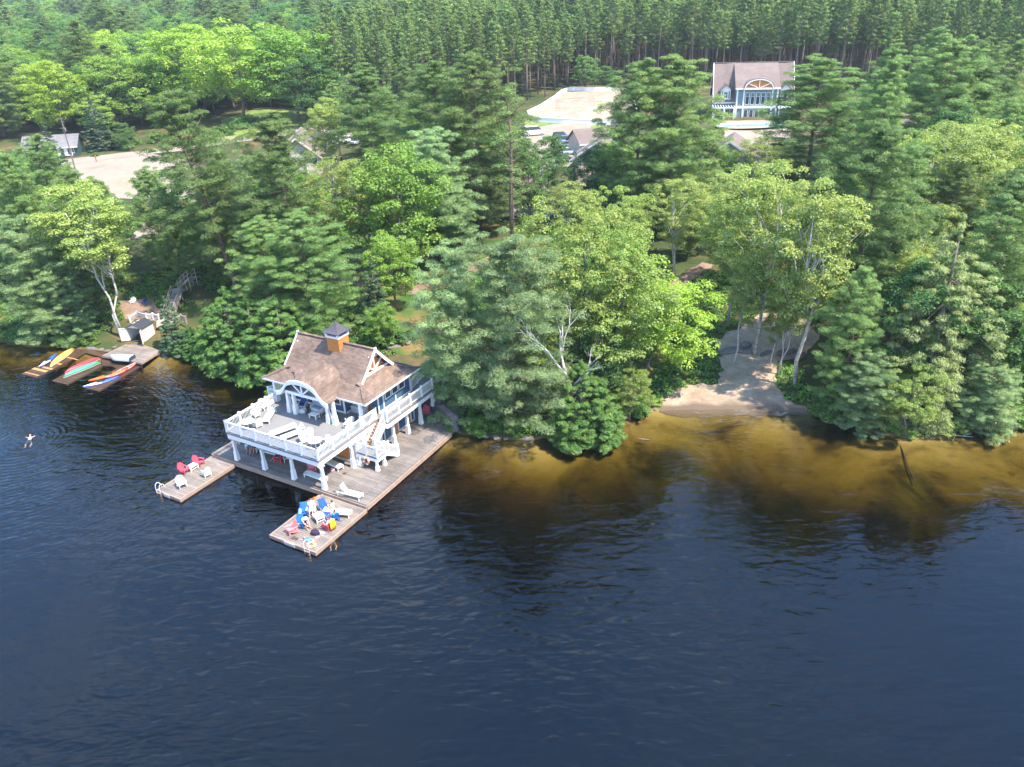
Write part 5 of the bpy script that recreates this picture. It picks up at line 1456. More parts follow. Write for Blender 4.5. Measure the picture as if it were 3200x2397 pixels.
person('swimmer holding the edge in the gap behind the crowded dock', at(840 + 815 / 5.5235, 1450 + 565 / 5.5235, 0), 60, J_swim(), S_tan, None, cm('orange_swimwear', (.70, .20, .05)), S_hair2, s=.9)
person('swimmer with wet red hair beside the right edge of the crowded dock', at(840 + 1110 / 5.5235, 1450 + 1320 / 5.5235, 0), 130, J_swim(), S_tan, None, cm('dark_swimwear', (.05, .05, .08)), plain('red_hair', (.40, .09, .03), .6, .2, 9), s=.85)
person('person in dark clothes lying back in the bright red chair', chr_.location, -165, J_sit(-.30), S_tan, cm('dark_navy_top', (.02, .03, .08)), cm('black_shorts', (.02, .02, .03)), S_hair)
person('bare chested person on the left of the shaded bench', Cv(455, 1140, .6), -60, J_sit(-.06, arm='reach'), S_tan, None, cm('teal_shorts', (.03, .28, .30)), S_hair2)
person('person in patterned swimwear on the right of the shaded bench', Cv(545, 1155, .6), -75, J_sit(-.03, arm='reach'), S_tan, cm('patterned_top', (.25, .28, .36)), cm('rust_shorts', (.45, .13, .06)), S_hair)
person('lone swimmer with arms spread far out in the lake on the left', SWIM, 0, J_swim(), S_skin, None, cm('black_swimwear', (.03, .03, .04)), plain('fair_hair', (.50, .24, .12), .6, .2, 9), s=1.0, rz_abs=R(105))
# wet marks on the planks
wet = MB()
for (x, y, r_) in ((430, 1275, .30), (470, 1300, .22), (800, 1120, .25), (1305, 165, .0)):
    if r_: c = Bv(x, y, .266); wet.add([(c.x + r_ * (1 + .4 * math.sin(a * 3 + x)) * math.cos(a), c.y + r_ * (.6 + .3 * math.cos(a * 4)) * math.sin(a), .266) for a in np.linspace(0, 6.1, 14)], [tuple(range(14))])
tag(wet.build('wet_patches', plain('wet_planks', (.10, .07, .055), .25, .3, 4)), kind='structure')
dr_ = MB(); c = Bv(1305, 165, .606); dr_.lathe([(.17, 0), (.17, .012), (.02, .014)], n=16); o = dr_.build('drain_cover', D_pile); o.location = c; tag(o, 'small dark round cover in the planks of the main dock', 'drain cover')
# ------------------------------------------------------------------ boat docks, boats, shed and stairs on the left shore
def Q(x, y, z=.05): return at(50 + x / 4.706, 1040 + y / 4.706, z)
def S(x, y, z=1.0): return at(360 + x / 5.917, 840 + y / 5.917, z)
dv = (Q(295, 655) - Q(80, 605)).normalized(); du_ = Vector((-dv.y, dv.x, 0))
D_wet = rows('wet_brown_boards', [(.13, .075, .045), (.085, .05, .032)], tuple(dv), tuple(du_), 3.0, .16, .12, .4, .45, .4, .3, .6)
D_new = plain('new_orange_planks', (.52, .24, .09), .6, .2, 4)
D_grey = rows('grey_brown_boards', [(.30, .25, .215), (.22, .18, .155)], tuple(dv), tuple(du_), 3.0, .16, .12, .3, .8, .35, .3, .6)
def flat_dock(label, pts, z, m, th=.16, name='sunken_dock', cat='dock'):
    W = [Q(x, y, z) for x, y in pts]; c = sum(W, Vector()) / len(W)
    e = empty(name, label, cat, (c.x, c.y, 0)); a = MB(); a.prism([(p.x - c.x, p.y - c.y) for p in W], z - th, z)
    piece(e, 'deck', a, m, bevel=0)
    r_ = MB()
    for i in range(len(W)):
        p, q = W[i] - c, W[(i + 1) % len(W)] - c; r_.beam((p.x, p.y, z - th * .6), (q.x, q.y, z - th * .6), .06, th * 1.3)
    piece(e, 'rim_board', r_, D_pile if m is D_wet else D_edge)
    return e, c
f1, c1 = flat_dock('low brown dock with loose orange planks and two boats on it, leftmost of three', [(80, 605), (295, 655), (1010, 292), (860, 235)], .07, D_wet)
for (x, y, w) in ((230, 603, .16), (345, 545, .42), (430, 512, .30), (560, 440, .25), (800, 372, .16)):
    a = MB(); p = Q(x - 95, y - 22, .085) - c1; q = Q(x + 105, y + 26, .085) - c1; a.beam((p.x, p.y, .09), (q.x, q.y, .09), w, .03); piece(f1, 'loose_plank', a, D_new)
flat_dock('low brown dock carrying the red and the green canoe', [(530, 705), (745, 755), (1265, 485), (1050, 425)], .07, D_wet)
flat_dock('low brown dock carrying the orange kayak and the blue and white kayak', [(985, 800), (1215, 855), (1890, 445), (1480, 525)], .05, D_wet)
flat_dock('brown dock awash in the water linking the three boat docks', [(862, 233), (1012, 290), (1258, 354), (1268, 480), (1400, 482), (1480, 522), (1885, 443), (1640, 330), (1400, 235), (1000, 160)], .03, D_wet)
bd, cb_ = flat_dock('raised grey plank boat dock in front of the tan shed', [(1700, 130), (2130, 262), (1845, 440), (1270, 335)], .55, D_grey, .2, 'boat_dock')
a = MB(); W = [Q(x, y, .38) - cb_ for x, y in ((1258, 352), (1835, 460), (1870, 432), (1310, 318))]; a.prism([(p.x, p.y) for p in W], .30, .38); piece(bd, 'step', a, D_grey)
for x, y in ((1830, 440), (2110, 265), (1300, 335)):
    p = Q(x, y, .5) - cb_; a = MB(); a.tube([(p.x, p.y, -1.2), (p.x, p.y, .4)], .09, 7); piece(bd, 'pile', a, D_pile)
def hull(L_, W_, D_, n=15, k=9, sheer=.12, full=2.2):
    """rows of hull sections along X; keel down"""
    rws = []
    for i in range(n):
        t = -1 + 2 * i / (n - 1); w = W_ / 2 * max(.015, 1 - abs(t) ** full); sh = sheer * abs(t) ** 3; dd = D_ * (1 - .55 * abs(t) ** 5)
        rws.append([(t * L_ / 2, w * math.sin(a), -dd * math.cos(a) ** .8 + sh if math.cos(a) > 0 else sh) for a in np.linspace(-math.pi / 2, math.pi / 2, k)])
    return rws
def canoe(label, p, q, m, rim, W_=.85, upside=True, z=.09, tilt=0):
    L_ = (q - p).length; c = (p + q) / 2; rz = math.atan2(q.y - p.y, q.x - p.x)
    e = empty('canoe', label, 'canoe'); D_ = .36
    h = MB(); h.sheet(hull(L_, W_, D_)); piece(e, 'hull', h, m, solid=.02, smooth=True)
    g = MB()
    for s in (-1, 1):
        g.tube([(t * L_ / 2, s * W_ / 2 * max(.015, 1 - abs(t) ** 2.2), .12 * abs(t) ** 3) for t in np.linspace(-1, 1, 15)], .024, 6)
    piece(e, 'gunwale', g, rim)
    for t in (-.45, 0, .45):
        s = MB(); w = W_ / 2 * (1 - abs(t) ** 2.2); s.box(t * L_ / 2 - .05, t * L_ / 2 + .05, -w, w, -.03, .0); piece(e, 'thwart', s, rim)
    e.location = (c.x, c.y, z + (D_ * .0 if upside else D_)); e.rotation_euler = (math.pi + tilt if upside else tilt, 0, rz)
    if upside: e.location.z = z + .10
    return e
def kayak(label, p, q, m1, m2, W_=.66, z=.09, seatm=None):
    L_ = (q - p).length; c = (p + q) / 2; rz = math.atan2(q.y - p.y, q.x - p.x)
    e = empty('kayak', label, 'kayak', (c.x, c.y, z + .26), rz)
    rws = hull(L_, W_, .26, 17, 9, .10, 1.8)
    h = MB(); h.sheet(rws); piece(e, 'hull', h, m1, smooth=True)
    dk_ = MB(); top = []
    for i, r_ in enumerate(rws):
        t = -1 + 2 * i / 16; w = r_[-1][1]; zz = r_[-1][2]
        top.append([(r_[0][0], w * math.sin(a), zz + .10 * math.cos(a) * (1 - t * t) ** .5 * (1 if w > .02 else 0)) for a in np.linspace(-math.pi / 2, math.pi / 2, 9)])
    half = MB(); half.sheet(top[:9]); piece(e, 'deck', half, m2, smooth=True); half = MB(); half.sheet(top[8:]); piece(e, 'deck', half, m1, smooth=True)
    ck = MB(); ck.add([(.42 * math.cos(a), .20 * math.sin(a), .112) for a in np.linspace(0, 5.9, 18)], [tuple(range(18))]); piece(e, 'cockpit', ck, C_black)  # flat black disc, painted darkness in place of the open cockpit hole
    rm = MB(); rm.tube([(.44 * math.cos(a), .215 * math.sin(a), .112) for a in np.linspace(0, 6.283, 19)], .02, 6); piece(e, 'cockpit_rim', rm, C_black)
    st_ = MB(); st_.cbox((-.22, 0, .16), (.05, .28, .16), 0, R(-15)); piece(e, 'seat_back', st_, seatm or C_black)
    return e
K_y = plain('yellow_hull', (.80, .48, .10), .4, .06, 2); K_r = plain('red_hull', (.50, .05, .07), .4, .12, 2); K_g = plain('green_hull', (.06, .25, .17), .45, .12, 2)
K_o = plain('orange_hull', (.72, .13, .03), .4, .12, 2); K_b = plain('blue_hull', (.03, .12, .60), .4, .08, 2); K_w = plain('white_hull', (.70, .74, .78), .4, .08, 2)
K_beige = plain('beige_rim', (.55, .50, .38), .5, .1, 4); K_silver = plain('dull_aluminium', (.50, .52, .55), .45, .15, 1.5, metal=.2)
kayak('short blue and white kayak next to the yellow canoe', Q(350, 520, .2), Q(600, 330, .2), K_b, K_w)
canoe('yellow canoe lying upside down on the leftmost low dock', Q(500, 490, .2), Q(858, 228, .2), K_y, K_beige, .95)
canoe('red canoe lying upside down beside the green one', Q(715, 590, .2), Q(1235, 368, .2), K_r, K_beige, .85)
canoe('green canoe with a pale rim lying upside down beside the red one', Q(695, 648, .2), Q(1240, 430, .2), K_g, K_beige, .9)
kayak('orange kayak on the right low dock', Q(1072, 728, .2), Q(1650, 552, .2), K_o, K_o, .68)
canoe('long red canoe at the right edge of the boat docks, right way up', Q(1345, 690, .1), Q(1782, 465, .1), K_r, K_beige, .80, False, -.05)
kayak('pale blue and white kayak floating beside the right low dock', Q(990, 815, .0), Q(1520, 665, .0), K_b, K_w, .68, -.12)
# overturned aluminium rowing boat
e = empty('rowing_boat', 'upturned silver rowing boat with a dark blue rim on the boat dock', 'rowing boat')
p, q = Q(1400, 380, .5), Q(1715, 400, .5); L_ = (q - p).length; c = (p + q) / 2
b = MB(); rws = []
for i in range(9):
    t = i / 8; w = .62 * (1 if t > .45 else (1 - (1 - t / .45) ** 2.2) + .02); rws.append([(t * L_ - L_ / 2, w * s_, .42 * z_) for s_, z_ in ((-1, 0), (-.97, .5), (-.82, .92), (-.4, 1.02), (0, 1.05), (.4, 1.02), (.82, .92), (.97, .5), (1, 0))])
b.sheet(rws); piece(e, 'hull', b, K_silver, solid=.02)
t_ = MB(); t_.add(rws[-1], [tuple(range(9))]); C_navy = plain('navy_rubber', (.03, .05, .09), .6, .2, 4); piece(e, 'transom', t_, C_navy, solid=.03)
g = MB()
for s_ in (0, -1): g.tube([r_[s_] for r_ in rws], .035, 6)
piece(e, 'gunwale', g, C_navy)
e.location = (c.x, c.y, .56); e.rotation_euler = (0, 0, math.atan2(q.y - p.y, q.x - p.x))
# shed
FL, FR = S(282, 1335, .75), S(525, 1352, .75); ax_ = (FR - FL); wS = 2.1; yaw_s = math.atan2(ax_.y, ax_.x)
sh = empty('garden_shed', 'small tan plastic shed with open double doors and a black roof by the boat dock', 'shed', (FL + FR) / 2, yaw_s)
P_tan = plain('tan_plastic', (.66, .60, .50), .6, .08, 2); P_roof = plain('charcoal_roof', (.035, .038, .048), .7, .2, 4)
dS = 2.2; hw = wS / 2; hh_ = 1.75
for nm, (x0, x1, y0, y1) in (('side_wall', (-hw, -hw + .05, 0, dS)), ('side_wall', (hw - .05, hw, 0, dS)), ('back_wall', (-hw + .05, hw - .05, dS - .05, dS)), ('floor_panel', (-hw + .05, hw - .05, 0, dS - .05))):
    a = MB(); a.box(x0, x1, y0, y1, 0, hh_ if nm != 'floor_panel' else .06); piece(sh, nm, a, P_tan if nm != 'floor_panel' else P_roof)
for y in (0, dS - .04):
    a = MB(); a.add([(-hw, y, hh_), (hw, y, hh_), (0, y, hh_ + .45), (-hw, y + .04, hh_), (hw, y + .04, hh_), (0, y + .04, hh_ + .45)], [(0, 1, 2), (5, 4, 3), (0, 3, 4, 1), (1, 4, 5, 2), (2, 5, 3, 0)]); piece(sh, 'gable', a, P_tan)
a = MB()
for s_ in (-1, 1): a.sheet([[(0, -.12, hh_ + .50), (0, dS + .12, hh_ + .50)], [(s_ * (hw + .14), -.12, hh_ - .02), (s_ * (hw + .14), dS + .12, hh_ - .02)]])
rf = piece(sh, 'roof', a, P_roof, solid=.05)
for y in (.55, 1.35):
    a = MB(); a.cbox((-.28, y, hh_ + .44), (.30, .34, .04), 0, R(-22)); piece(rf, 'skylight', a, C_white)
for s_, an in ((-1, 200), (1, -62)):
    a = MB(); a.box(0, .95, -.025, .025, .04, hh_ - .02); o = piece(sh, 'door', a, P_tan); o.location = (s_ * (hw - .02), 0, 0); o.rotation_euler = (0, 0, R(an))
    v_ = MB(); v_.box(.3, .6, -.032, .032, hh_ - .22, hh_ - .16); piece(o, 'vent', v_, P_roof)
inside = [(C_black, (-.45, .5, .18)), (C_red, (.35, .45, .12)), (C_bluecloth, (.1, .9, .22)), (K_beige, (.5, 1.1, .3))]
lb_ = ['black', 'red', 'blue', 'beige']
for (m_, (x, y, s_)), nm in zip(inside, lb_):
    a = MB(); a.lathe([(s_ * .9, 0), (s_, s_ * .3), (s_ * .95, s_ * 1.6), (s_ * .5, s_ * 1.9)], n=8); o = a.build('storage_bin', m_); o.matrix_world = Matrix.Translation((FL + FR) / 2) @ Matrix.Rotation(yaw_s, 4, 'Z') @ Matrix.Translation((x, y, .06)); tag(o, '%s bin standing inside the tan shed' % nm, 'bin')
# fences and stairs
def fence_run(label, pts, m, name='white_fence', h=.95, cat='fence'):
    e = empty(name, label, cat, pts[0])
    for a, b in zip(pts, pts[1:]):
        a_, b_ = a - pts[0], b - pts[0]; railing(e, (a_.x, a_.y), (b_.x, b_.y), a_.z, b_.z, h, name='fence_panel', m=m, step=.14)
    return e
fence_run('white picket railing behind the tan shed', [S(290, 1008, 1.25), S(432, 925, 1.25), S(600, 968, 1.25), S(720, 962, 1.25), S(830, 985, 1.2)], W_white)
W_old = plain('weathered_grey_timber', (.33, .28, .24), .85, .3, 3)
W_new = plain('pale_timber', (.50, .36, .22), .8, .2, 3)
fence_run('short grey timber railing right of the blue spruce', [S(1100, 1055, 1.5), S(1240, 985, 1.6), S(1325, 1020, 1.6)], W_old, 'timber_railing')
stp = empty('wooden_stairs', 'grey wooden stairs with handrails climbing the bank behind the shed', 'stairs')
p0 = S(995, 900, 1.6); p1 = S(1140, 440, 3.9); p2 = S(1235, 330, 4.1); p3 = S(1420, 150, 6.0)
stp.location = p0
def flight(parent, a, b, w, n, m):
    a, b = a - p0, b - p0; d = (b - a); hd_ = Vector((d.x, d.y, 0)).normalized(); sd = Vector((-hd_.y, hd_.x, 0))
    t_ = MB()
    for i in range(n):
        c = a + d * (i + .5) / n; t_.beam(c - sd * w / 2, c + sd * w / 2, .26, .05, up=(0, 0, 1))
    piece(parent, 'treads', t_, m)
    for s_ in (-1, 1):
        g_ = MB(); g_.beam(a + sd * s_ * w / 2 - Vector((0, 0, .1)), b + sd * s_ * w / 2 - Vector((0, 0, .1)), .05, .25); piece(parent, 'stringer', g_, m)
        r_ = MB(); r_.beam(a + sd * s_ * w / 2 + Vector((0, 0, .95)), b + sd * s_ * w / 2 + Vector((0, 0, .95)), .09, .06); r_.beam(a + sd * s_ * w / 2 + Vector((0, 0, .5)), b + sd * s_ * w / 2 + Vector((0, 0, .5)), .04, .08)
        for i in range(4):
            c = a + d * i / 3 + sd * s_ * w / 2; r_.beam(c - Vector((0, 0, 1.0)), c + Vector((0, 0, 1.0)), .08, .08)
        piece(parent, 'handrail', r_, m)
flight(stp, p0, p1, 1.25, 16, W_old); flight(stp, p2, p3, 1.1, 10, W_old)
a = MB(); c = (p1 + p2) / 2 - p0; a.cbox((c.x, c.y, c.z), (1.9, 1.6, .08), .6); piece(stp, 'landing', a, W_old)
a = MB(); a.beam(S(1400, 420, 3.2) - p0, S(1405, 290, 4.6) - p0, .1, .1); a.beam(S(1330, 330, 4.4) - p0, S(1410, 300, 4.6) - p0, .1, .12); piece(stp, 'new_rail', a, W_new)
a = MB(); W = [S(x, y, 1.5) - p0 for x, y in ((900, 885), (1090, 900), (1085, 1090), (760, 1080), (760, 960))]; a.prism([(p.x, p.y) for p in W], p0.z * 0 - .22, -.10); piece(stp, 'lower_landing', a, W_old)
chair('adi', C_white, 'white deck chair on the bare ground above the shed', 'chair', S(345, 665, max(1, h1(*S(345, 665, 2.6)[:2]))), -50)
chair('adi', C_blue, 'blue deck chair on the bare ground above the shed', 'chair', S(525, 665, max(1, h1(*S(525, 665, 2.6)[:2]))), -160)
for nm in ('C_white',):
    pass
# boulders on the banks
rgb = np.random.default_rng(4)
def rock(label, p, s, cat='boulder', group=None, m=M_stone, name='boulder', flat=.6):
    b = MB(); boulder(b, (0, 0, 0), s, rgb, flat); o = b.build(name, m, smooth=False); o.location = p; o.rotation_euler = (0, 0, rgb.uniform(0, 6)); return tag(o, label, cat, group)
for (x, y) in [(1560, 150), (1500, 185), (1450, 215), (1610, 145)]:
    g = Q(x, y, .35); rock('pale rounded rock at the corner of the raised boat dock', g, (.28, .24, .22), group='pale rocks by the boat dock')
for i in range(34):
    a, b = SHORE_PX[3:][i % 8], SHORE_PX[3:][i % 8 + 1]; t = rgb.random(); x, y = a[0] + (b[0] - a[0]) * t, a[1] + (b[1] - a[1]) * t
    g = dat(x, y - 3, .1); s_ = rgb.uniform(.18, .5); rock('grey rock at the foot of the bank left of the boathouse', g, (s_, s_ * .8, s_ * .7), group='rocks at the foot of the left bank')
for i in range(30):
    k_ = list(range(0, 6)) + list(range(10, 15)); j = k_[i % 11]; a, b = SHORE2_PX[j], SHORE2_PX[j + 1]; t = rgb.random(); x, y = a[0] + (b[0] - a[0]) * t, a[1] + (b[1] - a[1]) * t
    g = dat(x, y - 2, .05); s_ = rgb.uniform(.15, .42); rock('grey rock along the waterline right of the boathouse', g, (s_, s_ * .8, s_ * .6), group='rocks along the right waterline')
def Rv(x, y, off=0): return ground(2200 + x / 2.8, 960 + y / 2.8, off)
rock('long flat slab of rock left of the leaning birch on the beach', Rv(215, 385, .05), (1.5, .75, .5), flat=.5).rotation_euler = (0, 0, .1)
rock('rounded boulder lying on the slab behind the leaning birch', Rv(362, 350, .25), (.85, .5, .55), flat=.7).rotation_euler = (0, 0, 0)
rock('flat slab of rock right under the rounded beach boulder', Rv(370, 390, .02), (.95, .55, .4), flat=.6).rotation_euler = (0, 0, 0)
rock('low pale ledge in the middle of the beach', Rv(560, 395, .0), (1.4, .4, .3), flat=.5).rotation_euler = (0, 0, .1)
rock('big tilted slab behind the twin white birches', Rv(720, 400, .1), (1.3, .6, .5), flat=.6).rotation_euler = (0, 0, -.2)
rock('dark boulder at the right end of the beach ledge', Rv(830, 430, .1), (.8, .5, .5), flat=.7).rotation_euler = (0, 0, -.2)
rock('pale rock half sunk in the grass left of the beach', Rv(125, 190, .05), (.4, .25, .2))
rock('white stone on the grassy hump beside the beach', Rv(60, 310, .05), (.35, .5, .4))
chair('adi', C_black, 'black deck chair at the back of the beach', 'chair', Rv(590, 150), -40)
for (x, y, s_) in ((852, 748, 1.0), (885, 738, .8), (820, 738, .5), (905, 705, .7)):
    rock('flat rock ledge showing in the grass behind the boathouse', dground(x, y, .02), (s_, s_ * .45, .3), group='rock ledges behind the boathouse')
# ring on the bank, log, pipe and fallen branch in the shallows
b = MB(); b.ring((0, 0, .42), .26, .10, 'Y', 20, 8); e = empty('life_ring', 'orange and yellow ring hanging on a post on the bank left of the beach', 'life ring', ground(2022, 1180), .2)
piece(e, 'ring', b, plain('orange_ring_vinyl', (.80, .22, .08)), smooth=True); b = MB(); b.cbox((0, .03, .40), (.5, .05, .5)); piece(e, 'backing_board', b, C_yellow); b = MB(); b.box(-.05, .05, .06, .14, -.3, .9); piece(e, 'post', b, W_old)
b = MB(); p = at(1996, 1372, -.02); q = at(2030, 1376, -.02); b.tube([p, (p + q) / 2 + Vector((0, .03, 0)), q], [.09, .10, .07], 7); tag(b.build('sunken_log', B_pine), 'short log floating in the brown shallows', 'log')
b = MB(); b.tube([at(2810, 1385, -.25), at(2825, 1420, -.3), at(2838, 1460, -.4), at(2862, 1510, -.6)], .07, 6); tag(b.build('water_pipe', D_pile), 'dark pipe running down into the shallows at the right', 'pipe')
b = MB(); p = at(2925, 1358, .1)
b.tube([p, at(2970, 1359, .2), at(3040, 1366, .1)], [.05, .045, .02], 5); b.tube([at(2985, 1360, .2), at(2978, 1378, .05)], [.03, .01], 4); b.tube([at(3010, 1363, .15), at(3038, 1352, .3)], [.03, .01], 4)
tag(b.build('fallen_branch', B_dead), 'pale fallen branch lying on the water under the right trees', 'branch')
